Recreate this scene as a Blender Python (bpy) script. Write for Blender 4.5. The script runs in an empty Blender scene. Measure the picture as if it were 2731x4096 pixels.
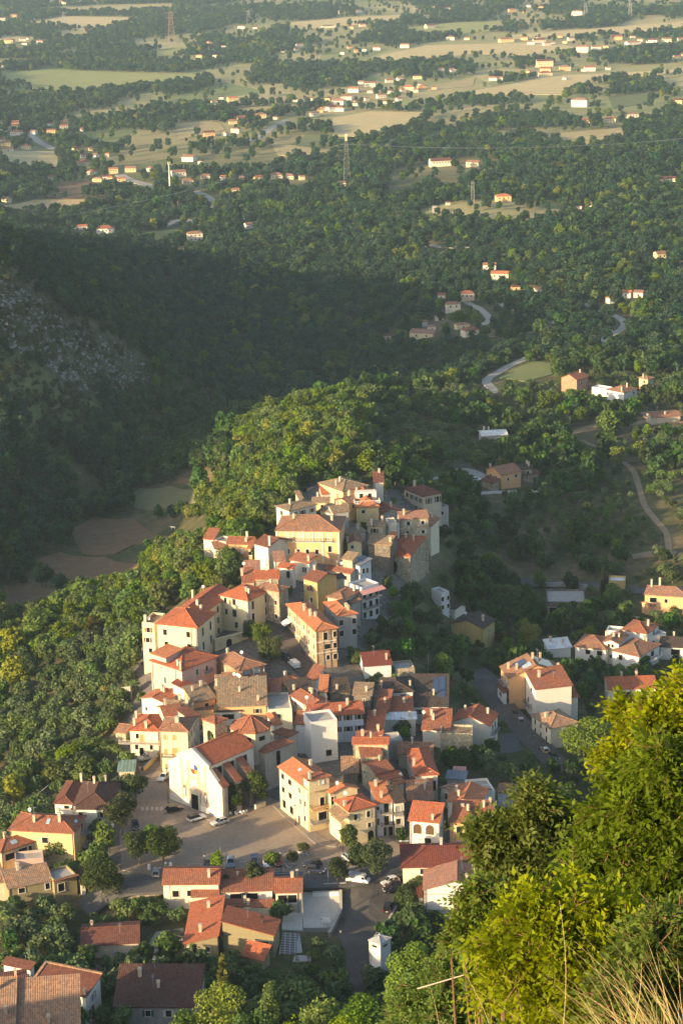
import bpy, bmesh, math, random
import numpy as np
from mathutils import Vector, Matrix
random.seed(7); RNG = np.random.default_rng(11)
SC = bpy.context.scene
COL = SC.collection
R = math.radians

# ------------------------------------------------------------------ camera
CAMH = 216.0; PITCH = R(17.0); ROLL = 0.025; FPX = 8533.0
_f = np.array([0, math.cos(PITCH), -math.sin(PITCH)])
_r0 = np.array([1.0, 0, 0]); _u0 = np.array([0, math.sin(PITCH), math.cos(PITCH)])
_r = math.cos(ROLL)*_r0 - math.sin(ROLL)*_u0
_u = math.cos(ROLL)*_u0 + math.sin(ROLL)*_r0
CAM = np.array([0, 0, CAMH])
cd = bpy.data.cameras.new('camera'); co = bpy.data.objects.new('camera', cd); COL.objects.link(co)
cd.sensor_fit = 'VERTICAL'; cd.sensor_height = 36; cd.lens = 75; cd.clip_start = 0.5; cd.clip_end = 20000
M = Matrix(((_r[0], _u[0], -_f[0], 0), (_r[1], _u[1], -_f[1], 0), (_r[2], _u[2], -_f[2], CAMH), (0, 0, 0, 1)))
co.matrix_world = M
SC.camera = co
def ray(u, v):
    d = _f + (u-1365.5)/FPX*_r + (2048-v)/FPX*_u
    return d
def onz(u, v, z):
    d = ray(u, v); t = (z-CAMH)/d[2]
    return CAM + d*t
def proj(P):
    P = np.asarray(P, float) - CAM
    z = P @ _f
    return 1365.5 + FPX*(P @ _r)/z, 2048 - FPX*(P @ _u)/z, z

# zoom frames the survey was read in: origin and scale
def _zf(ox, oy, k): return lambda x, y: (ox+x*k, oy+y*k)
A = _zf(1050, 1850, .5); B = _zf(500, 2100, .5); C = _zf(460, 2600, .5); D = _zf(1100, 2550, .5)
E = _zf(1750, 2250, 981/1568); F = _zf(0, 3000, .5); G = _zf(600, 3200, .5); H = _zf(1300, 3000, .5); I = _zf(0, 3500, .5)
J = _zf(1500, 1550, 1231/1568); K = _zf(1331, 1000, 1400/1568)

# ------------------------------------------------------------------ terrain
ctl = [  # (u, v, z)
 (1000,3330,0),(700,3250,0),(1300,3350,0),(1000,3450,-.3),(850,3300,0),(1000,3520,-.8),(600,3500,-.6),(1500,3400,-.6),(1480,3550,-2),(1420,3750,-5),(1250,3650,-4),(900,3700,-4),
 (640,3080,1),(1200,2900,3),(1000,2900,4),(1500,3000,1.5),(800,2750,7),(1250,2650,8),(1700,2850,0),(1350,2650,7),(1130,2600,9),
 (900,2560,10),(1100,2430,13),(1300,2250,16),(1100,2150,16),(1400,2050,18),(1350,1950,18),(1500,2010,16),(1700,2050,11),(1660,2330,7),(1500,2500,7),
 (560,2720,0),(400,2700,-8),(200,2700,-16),(0,2700,-26),(300,2900,-9),(0,3000,-18),(150,3150,-9),(0,3250,-7),(400,3050,-2.5),(300,3300,-1),(0,3600,-4),(300,3650,-5),(600,3750,-5),(150,3850,-3),(500,3950,-3),
 (870,2260,8),(700,2280,-8),(600,2400,-14),(300,2450,-33),(0,2450,-42),(700,2100,-40),(500,2200,-43),(250,2260,-46),(0,2370,-47),(750,1950,-38),(820,1850,-34),(900,1750,-32),
 (1200,1850,8),(1000,1950,-8),(1000,1750,-14),(1300,1650,-8),(1500,1620,-12),(1650,1700,-13),(1500,1750,-5),(1550,1850,5),
 (1900,1950,-8),(2050,1900,-9),(1850,2100,-6),(2000,2330,-14),(2250,2400,-17),(2100,2150,-12),(2500,2000,-10),(2731,2000,-6),(2500,1750,-20),(2731,1800,-17),(2300,1800,-18),(1950,1720,-22),
 (2450,2600,-14),(2731,2600,-14),(2500,2750,-12),(2150,2950,-8),(2150,2650,-10),(1900,2600,-9),(1850,2450,-12),(1700,2450,-3),(1900,2950,-4),(2000,3050,-5),(2200,3100,-8),(2731,2950,-9),(2731,3300,-6),(2200,3400,-4),(1850,3400,-2),(1800,3700,-6),(1600,3800,-7),
 (2430,1570,-25),(2731,1500,-28),(2200,1450,-32),(1950,1500,-37),(1700,1480,-50),(2000,1250,-48),(1800,1200,-56),(2400,1200,-45),(2731,1200,-45),(1500,1350,-62),(1200,1500,-66),(1000,1500,-60),
 (0,2000,-28),(0,1500,6),(0,1200,32),(0,1110,40),(300,1240,12),(600,1420,-18),(400,1600,-20),(300,1900,-38),(600,1700,-42),(700,1900,-43),(850,1650,-50),
 (0,960,4),(300,1050,-26),(700,1250,-50),(1000,1400,-60),(1300,1480,-66),
 (780,940,-70),(300,880,-72),(0,800,-74),(1300,900,-66),(1900,850,-50),(1900,1000,-58),(2731,900,-52),(2500,650,-58),(2731,600,-58),(2000,650,-68),(1400,700,-72),(700,700,-75),(0,500,-76),(700,500,-78),(1400,400,-78),(2731,350,-74),(0,250,-76),(1365,250,-78),(2731,200,-74),(0,50,-70),(1365,50,-70),(2731,50,-66),(0,-80,-60),(1365,-80,-60),(2731,-80,-60),
]
P = [tuple(onz(u, v, z)) for u, v, z in ctl]
P += [(-300,650,38),(-320,760,52),(-380,950,58),(-520,1200,15),(-520,1650,-20),(-800,1400,60),(-800,2000,-40),(-560,2500,-20),(-900,3000,-40),(-1500,4500,-40),(1500,4500,-50),(700,2500,-40),(500,1500,-20),(400,1000,0),(330,700,0),(300,500,10),  # unseen hills left of frame, heights shaped for the shadows they throw
      (-175,600,-40),(-150,480,-25),(-300,480,-20),(-330,400,10),(-110,420,-8),(-160,300,26),(-240,310,27),(-120,330,8),(-330,300,50),(-330,240,75),(0,260,53),(-100,260,55),(100,260,53),(0,300,30),(50,300,31),(-60,300,29),(0,335,9),(-60,335,9),(60,335,10),(120,335,16),(220,300,40),(220,240,75)]
P = np.array(P, float)
def _q(x, y): return np.stack([x/y*6.0, np.log(y)*2.2], -1)
QP = _q(P[:,0], P[:,1])
def _phi(d2): return np.sqrt(d2+0.01)
_n = len(P)
_K = _phi(((QP[:,None]-QP[None])**2).sum(-1))
_A = np.zeros((_n+3, _n+3)); _A[:_n,:_n] = _K + np.eye(_n)*(-0.02); _A[:_n,_n] = 1; _A[:_n,_n+1:] = QP; _A[_n,:_n] = 1; _A[_n+1:,:_n] = QP.T
_w = np.linalg.solve(_A, np.concatenate([P[:,2], np.zeros(3)]))
def rbf(x, y):
    q = _q(np.asarray(x, float), np.asarray(y, float)); s = q.shape[:-1]; q = q.reshape(-1, 2); out = np.empty(len(q))
    for i in range(0, len(q), 20000):
        k = _phi(((q[i:i+20000,None]-QP[None])**2).sum(-1))
        out[i:i+20000] = k @ _w[:_n] + _w[_n] + q[i:i+20000] @ _w[_n+1:]
    return out.reshape(s)
def inpoly(x, y, poly):
    poly = np.asarray(poly, float); x = np.asarray(x, float); y = np.asarray(y, float); c = np.zeros(x.shape, bool); j = len(poly)-1
    for i in range(len(poly)):
        xi, yi = poly[i][:2]; xj, yj = poly[j][:2]
        c ^= ((yi > y) != (yj > y)) & (x < (xj-xi)*(y-yi)/(yj-yi+1e-12)+xi); j = i
    return c
def segdist(x, y, poly, closed=True):
    poly = np.asarray(poly, float); d = np.full(np.shape(x), 1e9); n = len(poly)
    for i in range(n if closed else n-1):
        ax, ay = poly[i][:2]; bx, by = poly[(i+1) % n][:2]; L2 = (bx-ax)**2+(by-ay)**2+1e-9
        t = np.clip(((x-ax)*(bx-ax)+(y-ay)*(by-ay))/L2, 0, 1)
        d = np.minimum(d, np.hypot(x-ax-t*(bx-ax), y-ay-t*(by-ay)))
    return d
TX = np.concatenate([np.linspace(-1.1,-.24,24,endpoint=False), np.linspace(-.24,.24,121), np.linspace(.24,.6,13)[1:]])
LY = np.arange(math.log(5.0), math.log(7000), .0075)
TY = np.exp(LY)
GX, GY = np.meshgrid(TX, TY, indexing='ij'); XX = GX*GY
GZ = rbf(XX, np.maximum(GY, 240))
def near_slope(x, y):
    z = np.interp(y, [5,8,14,30,60,100,200,260,300,335,360], [207,205,202,192,170,140,83,53,30,9,3])
    sm = lambda t: np.clip(t,0,1)**2*(3-2*np.clip(t,0,1))
    z = z*(1-.88*sm((-x-140)/100))  # unseen left flank cut down so the sun reaches the bottom trees
    return z+10*sm((-x-110)/60)*sm((330-y)/80)*sm((y-205)/40)*sm((x+240)/50)+5.5*sm((x/y-.02)/.16)*np.exp(-((y-11)/7)**2)  # unseen spur added at left to shade the lower village; grass bank right
_b = np.clip((GY-280)/70, 0, 1); _b = _b*_b*(3-2*_b)
GZ = near_slope(XX, GY)*(1-_b)+GZ*_b
# level ground of the church square and of the lots beside it
SQ_PX = [(640,3060),(560,3160),(470,3330),(480,3470),(640,3490),(800,3490),(1420,3500),(1560,3450),(1640,3420),(1560,3330),(1350,3330),(1230,3240),(1050,3150),(900,3180)]
SQ_W = [onz(u, v, 0) for u, v in SQ_PX]
def flatten(polyw, z, fall):
    global GZ
    ins = inpoly(XX, GY, polyw); d = segdist(XX, GY, polyw); w = np.where(ins, 1, np.clip(1-d/fall, 0, 1)); w = w*w*(3-2*w)
    GZ = GZ*(1-w)+z*w
flatten(SQ_W, 0.0, 14)
# small natural unevenness away from the village
nz = sum(np.sin(XX*a+p)*np.sin(GY*b+q)*c for a, b, c, p, q in [(.045,.037,.8,1,2),(.021,.026,1.6,.3,1.1),(.11,.09,.35,2,.4)])
GZ += nz*np.clip((GY-760)/200, 0, 1)*np.clip((3000-GY)/1500, .25, 1)
def hgt(x, y):
    x = np.asarray(x, float); y = np.maximum(np.asarray(y, float), 5.05); gx = x/y
    i = np.clip(np.searchsorted(TX, gx)-1, 0, len(TX)-2); j = np.clip(((np.log(y)-LY[0])/.0075).astype(int), 0, len(LY)-2)
    a = np.clip((gx-TX[i])/(TX[i+1]-TX[i]), 0, 1); b = np.clip((y-TY[j])/(TY[j+1]-TY[j]), 0, 1)
    return (GZ[i,j]*(1-a)*(1-b)+GZ[i+1,j]*a*(1-b)+GZ[i,j+1]*(1-a)*b+GZ[i+1,j+1]*a*b)
_ts = np.exp(np.linspace(math.log(60), math.log(6800), 2400))
def hit(u, v, h=0.0, tmin=330):
    d = ray(u, v); ts = _ts[_ts > tmin]; pts = CAM[None]+d[None]*ts[:,None]
    g = pts[:,2]-h-hgt(pts[:,0], pts[:,1]); k = np.argmax(g < 0)
    if g[k] >= 0: k = len(ts)-1
    lo, hi = ts[max(k-1, 0)], ts[k]
    for _ in range(24):
        m = (lo+hi)/2; p = CAM+d*m
        if p[2]-h-hgt(p[0], p[1]) < 0: hi = m
        else: lo = m
    return CAM+d*hi

# ------------------------------------------------------------------ mesh builder
class MB:
    def __init__(s): s.v = []; s.f = []; s.m = []
    def face(s, pts, mi=0):
        b = len(s.v); s.v += [tuple(p) for p in pts]; s.f.append(tuple(range(b, b+len(pts)))); s.m.append(mi)
    def add(s, vs, fs, mi=0):
        b = len(s.v); s.v += [tuple(p) for p in vs]
        for f in fs: s.f.append(tuple(b+i for i in f)); s.m.append(mi)
    def box(s, c, ax, sz, mi=0):
        c = np.asarray(c, float); a, b_, n = [np.asarray(k, float)*h/2 for k, h in zip(ax, sz)]
        vs = [c+i*a+j*b_+k*n for i in (-1,1) for j in (-1,1) for k in (-1,1)]
        s.add(vs, [(0,1,3,2),(4,6,7,5),(0,4,5,1),(2,3,7,6),(0,2,6,4),(1,5,7,3)], mi)
    def cube(s, x0, x1, y0, y1, z0, z1, mi=0):
        s.box(((x0+x1)/2,(y0+y1)/2,(z0+z1)/2), ((1,0,0),(0,1,0),(0,0,1)), (x1-x0,y1-y0,z1-z0), mi)
    def prism(s, poly, z0, z1, mi=0):
        n = len(poly); vs = [(p[0],p[1],z0) for p in poly]+[(p[0],p[1],z1) for p in poly]
        s.add(vs, [tuple(range(n))[::-1], tuple(range(n,2*n))]+[(i,(i+1)%n,(i+1)%n+n,i+n) for i in range(n)], mi)
    def tube(s, p0, p1, r0, r1, n=6, mi=0, cap=True):
        p0 = np.asarray(p0, float); p1 = np.asarray(p1, float); d = p1-p0; L = np.linalg.norm(d)
        if L < 1e-6: return
        d /= L; a = np.cross(d, (0,0,1) if abs(d[2]) < .9 else (1,0,0)); a /= np.linalg.norm(a); b = np.cross(d, a)
        vs = [p0+r0*(math.cos(t)*a+math.sin(t)*b) for t in np.arange(n)*2*math.pi/n]+[p1+r1*(math.cos(t)*a+math.sin(t)*b) for t in np.arange(n)*2*math.pi/n]
        fs = [(i,(i+1)%n,(i+1)%n+n,i+n) for i in range(n)]
        if cap: fs += [tuple(range(n))[::-1], tuple(range(n,2*n))]
        s.add(vs, fs, mi)
    def build(s, name, mats, parent=None, uv=False, smooth=False):
        me = bpy.data.meshes.new(name); me.from_pydata(s.v, [], s.f)
        mats = mats if isinstance(mats, (list, tuple)) else [mats]
        for m in mats: me.materials.append(m)
        if len(mats) > 1: me.polygons.foreach_set('material_index', s.m)
        if smooth: me.polygons.foreach_set('use_smooth', [True]*len(s.f))
        if uv: facet_uv(me)
        return link(name, me, parent)
def facet_uv(me):
    uvl = me.uv_layers.new(name='UVMap').data; Z = Vector((0,0,1))
    for p in me.polygons:
        n = p.normal; w = Z-n*n.dot(Z)
        if w.length < 1e-4: w = Vector((0,1,0))
        w.normalize(); h = w.cross(n); h.normalize()
        for li in p.loop_indices:
            c = me.vertices[me.loops[li].vertex_index].co; uvl[li].uv = (c.dot(h), c.dot(w))
def link(name, me, parent=None):
    o = bpy.data.objects.new(name, me); COL.objects.link(o)
    if parent is not None: o.parent = parent
    return o
def tag(o, label=None, cat=None, group=None, kind=None):
    if label: o['label'] = label
    if cat: o['category'] = cat
    if group: o['group'] = group
    if kind: o['kind'] = kind
    return o
def empty(name, loc, label, cat, group=None, rz=0):
    o = bpy.data.objects.new(name, None); COL.objects.link(o); o.location = loc; o.rotation_euler = (0,0,rz); o.empty_display_size = .2
    return tag(o, label, cat, group)
def bulk(name, verts, faces_idx, nper, mats, parent=None, midx=None, smooth=False):
    """fast mesh from numpy arrays; every face has nper corners"""
    me = bpy.data.meshes.new(name); nv = len(verts); nf = len(faces_idx)
    me.vertices.add(nv); me.vertices.foreach_set('co', np.asarray(verts, np.float32).ravel())
    me.loops.add(nf*nper); me.loops.foreach_set('vertex_index', np.asarray(faces_idx, np.int32).ravel())
    me.polygons.add(nf); me.polygons.foreach_set('loop_start', np.arange(nf, dtype=np.int32)*nper)
    for m in (mats if isinstance(mats, (list, tuple)) else [mats]): me.materials.append(m)
    if midx is not None: me.polygons.foreach_set('material_index', np.asarray(midx, np.int32))
    if smooth: me.polygons.foreach_set('use_smooth', np.ones(nf, bool))
    me.update(calc_edges=True)
    return me

# ------------------------------------------------------------------ materials
class NT:
    def __init__(s, name):
        s.m = bpy.data.materials.new(name); s.m.use_nodes = True; s.t = s.m.node_tree; s.t.nodes.clear()
        s.out = s.n('ShaderNodeOutputMaterial')
    def n(s, typ, **kw):
        nd = s.t.nodes.new(typ)
        for k, v in kw.items():
            if k.startswith('i_'):
                key = k[2:]; key = int(key) if key.isdigit() else key.replace('_', ' ')
                nd.inputs[key].default_value = v
            else: setattr(nd, k, v)
        return nd
    def l(s, a, b): s.t.links.new(a, b)
    def noise(s, vec, scale, detail=3, rough=.55):
        nd = s.n('ShaderNodeTexNoise', i_Scale=scale, i_Detail=detail, i_Roughness=rough)
        if vec is not None: s.l(vec, nd.inputs['Vector'])
        return nd.outputs['Fac']
    def ramp(s, fac, stops):
        nd = s.n('ShaderNodeValToRGB'); e = nd.color_ramp.elements
        while len(e) < len(stops): e.new(.5)
        for k, (p, c) in enumerate(stops):
            e[k].position = p; e[k].color = (*c, 1) if len(c) == 3 else c
        s.l(fac, nd.inputs['Fac']); return nd.outputs['Color']
    def mix(s, fac, a, b, mode='MIX'):
        nd = s.n('ShaderNodeMix', data_type='RGBA', blend_type=mode)
        for k, v in ((0, fac), (6, a), (7, b)):
            if isinstance(v, (int, float)): nd.inputs[k].default_value = v
            elif isinstance(v, tuple): nd.inputs[k].default_value = (*v, 1)[:4]
            else: s.l(v, nd.inputs[k])
        return nd.outputs[2]
    def math(s, op, a, b=0.0):
        nd = s.n('ShaderNodeMath', operation=op)
        for k, v in ((0, a), (1, b)):
            if isinstance(v, (int, float)): nd.inputs[k].default_value = v
            else: s.l(v, nd.inputs[k])
        return nd.outputs[0]
    def val(s, lo, hi, fac):
        nd = s.n('ShaderNodeMapRange', i_To_Min=lo, i_To_Max=hi); s.l(fac, nd.inputs[0]); return nd.outputs[0]
    def pos(s): return s.n('ShaderNodeNewGeometry').outputs['Position']
    def objc(s): return s.n('ShaderNodeTexCoord').outputs['Object']
    def scaled(s, vec, sc):
        nd = s.n('ShaderNodeMapping'); nd.inputs['Scale'].default_value = sc; s.l(vec, nd.inputs['Vector']); return nd.outputs[0]
    def rnd(s): return s.n('ShaderNodeObjectInfo').outputs['Random']
    def bump(s, h, st, dist):
        nd = s.n('ShaderNodeBump', i_Strength=st, i_Distance=dist); s.l(h, nd.inputs['Height']); return nd.outputs[0]
    def hsv(s, col, h=None, sat=None, v=None):
        nd = s.n('ShaderNodeHueSaturation'); s.l(col, nd.inputs['Color'])
        for k, x in (('Hue', h), ('Saturation', sat), ('Value', v)):
            if x is None: continue
            if isinstance(x, (int, float)): nd.inputs[k].default_value = x
            else: s.l(x, nd.inputs[k])
        return nd.outputs[0]
    def pbr(s, col, rough=.85, nrm=None, spec=.25, metal=0):
        nd = s.n('ShaderNodeBsdfPrincipled', i_Roughness=rough, i_Metallic=metal); nd.inputs['Specular IOR Level'].default_value = spec
        if isinstance(col, tuple): nd.inputs['Base Color'].default_value = (*col, 1)
        else: s.l(col, nd.inputs['Base Color'])
        if nrm is not None: s.l(nrm, nd.inputs['Normal'])
        s.l(nd.outputs[0], s.out.inputs['Surface']); return s.m
def mul(c, k): return tuple(min(1, x*k) for x in c)
_mc = {}
def cached(fn):
    def g(*a):
        k = (fn.__name__, a)
        if k not in _mc: _mc[k] = fn(*a)
        return _mc[k]
    return g
@cached
def plain(name, col, rough=.6, metal=0.0, spec=.4): return NT(name).pbr(col, rough, None, spec, metal)
@cached
def plaster(col, wear=.5):
    t = NT('plaster'); p = t.pos(); n1 = t.noise(p, .35, 5, .65); n2 = t.noise(t.scaled(p, (1.1,1.1,.12)), 1.0, 4, .6); n3 = t.noise(p, 3.5, 3)
    c = t.mix(t.math('MULTIPLY', t.ramp(n1, [(.42,(0,0,0)),(.72,(1,1,1))]), wear), col, tuple(x*k for x, k in zip(col, (.66,.62,.6))))
    c = t.mix(t.math('MULTIPLY', t.ramp(n2, [(.5,(0,0,0)),(.75,(1,1,1))]), wear*.9), c, tuple(x*k for x, k in zip(col, (.5,.47,.46))))
    c = t.mix(.25, c, t.ramp(n3, [(.3, mul(col,.75)),(.7, mul(col,1.1))]))
    return t.pbr(c, .92, t.bump(n3, .25, .03), .12)
@cached
def stone(col, sc=2.2):
    t = NT('stone'); p = t.pos(); v = t.n('ShaderNodeTexVoronoi', i_Scale=sc, feature='F1'); t.l(p, v.inputs['Vector'])
    v2 = t.n('ShaderNodeTexVoronoi', i_Scale=sc, feature='DISTANCE_TO_EDGE'); t.l(p, v2.inputs['Vector'])
    g = t.n('ShaderNodeRGBToBW'); t.l(v.outputs['Color'], g.inputs[0])
    c = t.ramp(g.outputs[0], [(.15, mul(col,.6)),(.5, col),(.85, mul(col,1.35))])
    c = t.mix(t.ramp(v2.outputs['Distance'], [(.0,(1,1,1)),(.1,(0,0,0))]), c, mul(col,.55))
    n1 = t.noise(p, .3, 5, .65); c = t.mix(t.ramp(n1, [(.4,(0,0,0)),(.75,(.7,.7,.7))]), c, mul(col,.55))
    return t.pbr(c, .95, t.bump(v2.outputs['Distance'], .5, .08), .1)
@cached
def brick(col):
    t = NT('brickwork'); uv = t.n('ShaderNodeTexCoord').outputs['UV']; b = t.n('ShaderNodeTexBrick', i_Scale=1.0); t.l(uv, b.inputs['Vector'])
    b.inputs['Color1'].default_value = (*mul(col,1.2),1); b.inputs['Color2'].default_value = (*mul(col,.75),1); b.inputs['Mortar'].default_value = (.5,.43,.34,1)
    b.inputs['Brick Width'].default_value = .6; b.inputs['Row Height'].default_value = .28; b.inputs['Mortar Size'].default_value = .02
    n1 = t.noise(t.pos(), .5, 5, .65); c = t.mix(t.ramp(n1, [(.4,(0,0,0)),(.7,(.6,.6,.6))]), b.outputs['Color'], mul(col,.6))
    return t.pbr(c, .95, None, .1)
@cached
def tiles(col, old=.3, alt=None):
    """curved clay tiles in courses; old mixes in lichen and replaced tiles"""
    t = NT('roof_tiles'); uv = t.n('ShaderNodeTexCoord').outputs['UV']; p = t.pos()
    sep = t.n('ShaderNodeSeparateXYZ'); t.l(uv, sep.inputs[0])
    cu = t.math('SINE', t.math('MULTIPLY', sep.outputs[0], 2*math.pi/.42)); cv = t.math('FRACT', t.math('MULTIPLY', sep.outputs[1], 1/.48))
    cell = t.n('ShaderNodeTexVoronoi', i_Scale=1.0, feature='F1'); t.l(t.scaled(uv, (2.4,2.0,1)), cell.inputs['Vector']); cell.inputs['Randomness'].default_value = .35
    g = t.n('ShaderNodeRGBToBW'); t.l(cell.outputs['Color'], g.inputs[0])
    alt = alt or (col[0]*.55+.05, col[1]*.75+.04, col[2]*.9+.035)
    k = .35+.65*old
    c = t.ramp(g.outputs[0], [(.1, tuple(x*(1-.45*k) for x in col)), (.5, col), (.9, tuple(min(1, x*(1+.45*k)) for x in col))])
    n1 = t.noise(p, .28, 6, .7); n2 = t.noise(p, 1.6, 4, .7)
    c = t.mix(t.math('MULTIPLY', t.ramp(n1, [(.38,(0,0,0)),(.68,(1,1,1))]), min(1, old*1.3)), c, alt)
    c = t.mix(t.math('MULTIPLY', t.ramp(n2, [(.5,(0,0,0)),(.7,(1,1,1))]), old*.75), c, mul(alt, .45))
    tr = t.math('MULTIPLY', t.ramp(cu, [(0,(.55,.55,.55)),(.5,(1,1,1))]), 1.0)
    c = t.mix(.45, c, t.mix(1.0, c, tr, 'MULTIPLY'))
    c = t.mix(t.math('MULTIPLY', t.math('GREATER_THAN', cv, .82), .4), c, mul(col, .4))
    hgt_ = t.math('ADD', t.math('MULTIPLY', cu, .5), t.math('MULTIPLY', g.outputs[0], .6+old))
    return t.pbr(c, .9, t.bump(hgt_, .6, .07), .15)
@cached
def metalroof(col):
    t = NT('sheet_roof'); uv = t.n('ShaderNodeTexCoord').outputs['UV']; sep = t.n('ShaderNodeSeparateXYZ'); t.l(uv, sep.inputs[0])
    w = t.math('SINE', t.math('MULTIPLY', sep.outputs[0], 2*math.pi/.9)); n = t.noise(t.pos(), .6, 5, .65)
    c = t.ramp(n, [(.3, mul(col,.7)),(.7, mul(col,1.2))]); c = t.mix(t.math('MULTIPLY', t.ramp(w, [(.4,(1,1,1)),(.5,(0,0,0))]), .25), c, mul(col,.5))
    return t.pbr(c, .55, t.bump(w, .4, .05), .4)
@cached
def ground(name, c1, c2, sc, rough=.95, c3=None):
    t = NT(name); p = t.pos(); n1 = t.noise(p, sc, 6, .65); n2 = t.noise(p, sc*7, 4, .6); c = t.ramp(n1, [(.32, c1),(.68, c2)])
    if c3: c = t.mix(t.ramp(t.noise(p, sc*.35, 4, .6), [(.48,(0,0,0)),(.62,(1,1,1))]), c, c3)
    c = t.mix(.35, c, t.ramp(n2, [(.3, mul(c1,.75)),(.7, mul(c2,1.2))]))
    return t.pbr(c, rough, t.bump(n2, .3, .06), .1)
@cached
def leaves(name, dark, light, hue=.03, trans=.25, autumn=None):
    t = NT(name); r = t.rnd(); p = t.pos(); n = t.noise(p, .5, 2); n2 = t.noise(p, 3.0, 2)
    c = t.ramp(t.math('ADD', t.math('MULTIPLY', n, .5), t.math('MULTIPLY', n2, .5)), [(.35, dark),(.65, light)])
    if autumn: c = t.mix(t.ramp(r, [(.9,(0,0,0)),(.98,(1,1,1))]), c, autumn)
    r2 = t.math('FRACT', t.math('MULTIPLY', r, 7.31)); r3 = t.math('FRACT', t.math('MULTIPLY', r, 13.7))
    c = t.hsv(c, t.val(.5-hue, .5+hue*.7, r2), t.val(.75, 1.15, r3), t.val(.62, 1.4, r))
    d = t.n('ShaderNodeBsdfPrincipled', i_Roughness=.65); d.inputs['Specular IOR Level'].default_value = .2; t.l(c, d.inputs['Base Color'])
    tr = t.n('ShaderNodeBsdfTranslucent'); t.l(t.mix(.35, c, (.35,.4,.05)), tr.inputs['Color'])
    mx = t.n('ShaderNodeMixShader', i_0=trans); t.l(d.outputs[0], mx.inputs[1]); t.l(tr.outputs[0], mx.inputs[2]); t.l(mx.outputs[0], t.out.inputs['Surface'])
    return t.m
BARK = ground('bark', (.09,.065,.045), (.16,.12,.085), 3.0)
GLASS = plain('window_glass', (.012,.014,.016), .12, 0.0, .5)
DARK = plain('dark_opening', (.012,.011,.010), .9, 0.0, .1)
IRON = plain('painted_iron', (.03,.03,.032), .5, 0.2, .4)
CONC = ground('concrete', (.30,.28,.25), (.42,.39,.35), .5)
WHITEP = plain('white_paint', (.78,.77,.74), .5, 0.0, .3)
GALV = plain('galvanised_steel', (.40,.41,.41), .5, .4, .4)
SOLAR = plain('solar_panel', (.05,.075,.13), .12, .1, .8)
# ------------------------------------------------------------------ terrain mesh, light, air
def pxmask(polys, fall=10):
    """0..1 mask on the terrain grid of regions outlined in the survey frame"""
    U, V, Zd = proj(np.stack([XX, GY, GZ], -1)); w = np.zeros(XX.shape)
    for poly in polys:
        ins = inpoly(U, V, poly); d = segdist(U, V, poly); w = np.maximum(w, np.where(ins, 1, np.clip(1-d/fall, 0, 1)))
    return w
VILLAGE = [(520,2960),(560,2560),(700,2440),(950,2390),(1100,2330),(1160,2150),(1200,1930),(1420,1900),(1620,1960),(1740,2050),(1710,2280),(1580,2480),(1460,2560),(1440,2740),(1640,2760),(1690,2900),(1650,3100),(1800,3400),(1600,3560),(1300,3500),(640,3500),(420,3520),(430,3300)]
ROCKY = [(0,1090),(60,1130),(300,1290),(560,1430),(640,1520),(520,1600),(300,1560),(120,1420),(0,1400)]
DRYSLOPE = [(0,1420),(150,1480),(350,1580),(420,1650),(300,1750),(120,1700),(0,1560)]
HILLTOP = [(1650,850),(1800,810),(1960,800),(2220,810),(2260,860),(2120,900),(1900,890),(1700,880)]
_cov = np.zeros(XX.shape+(4,), np.float32); _cov[...,3] = 1
_cov[...,0] = pxmask([VILLAGE], 18); _cov[...,1] = np.clip((GY-1750)/900, 0, 1); _cov[...,2] = pxmask([ROCKY], 25)
_cov[...,1] = np.maximum(_cov[...,1], np.maximum(pxmask([DRYSLOPE], 60)*.35, pxmask([HILLTOP], 20)*.9))
def terrain_mat():
    t = NT('hillside_ground'); p = t.pos(); at = t.n('ShaderNodeAttribute', attribute_name='cover'); sep = t.n('ShaderNodeSeparateColor'); t.l(at.outputs['Color'], sep.inputs[0])
    n1 = t.noise(p, .03, 6, .65); n2 = t.noise(p, .35, 5, .65); n3 = t.noise(p, .006, 4, .6)
    c = t.ramp(n2, [(.3,(.04,.05,.018)),(.55,(.075,.085,.03)),(.75,(.13,.10,.05))])
    c = t.mix(t.ramp(n1, [(.45,(0,0,0)),(.62,(1,1,1))]), c, t.ramp(n2, [(.3,(.10,.085,.045)),(.7,(.2,.155,.09))]))
    v = t.n('ShaderNodeTexVoronoi', i_Scale=.0095, feature='F1'); t.l(t.scaled(p, (1,.55,1)), v.inputs['Vector']); g = t.n('ShaderNodeRGBToBW'); t.l(v.outputs['Color'], g.inputs[0])
    fld = t.ramp(g.outputs[0], [(.2,(.16,.22,.07)),(.4,(.42,.35,.16)),(.5,(.24,.27,.10)),(.62,(.48,.40,.19)),(.75,(.32,.31,.13))])
    fld = t.mix(.3, fld, t.ramp(n2, [(.3,(.17,.15,.07)),(.7,(.36,.29,.16))]))
    c = t.mix(sep.outputs[1], c, fld)
    rk = t.n('ShaderNodeTexVoronoi', i_Scale=.5, feature='F1'); t.l(p, rk.inputs['Vector']); g2 = t.n('ShaderNodeRGBToBW'); t.l(rk.outputs['Color'], g2.inputs[0])
    rock = t.ramp(t.math('ADD', t.math('MULTIPLY', g2.outputs[0], .5), t.math('MULTIPLY', n2, .5)), [(.35,(.035,.036,.02)),(.55,(.075,.066,.042)),(.78,(.16,.145,.12))])
    c = t.mix(t.math('MULTIPLY', sep.outputs[2], t.ramp(n1, [(.35,(.3,.3,.3)),(.55,(1,1,1))])), c, rock)
    pv = t.ramp(t.noise(p, .8, 5, .65), [(.3,(.10,.09,.075)),(.7,(.22,.195,.165))])
    c = t.mix(sep.outputs[0], c, pv)
    return t.pbr(c, .95, t.bump(n2, .4, .3), .08)
_nx, _ny = XX.shape; _vid = np.arange(_nx*_ny).reshape(_nx, _ny)
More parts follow.
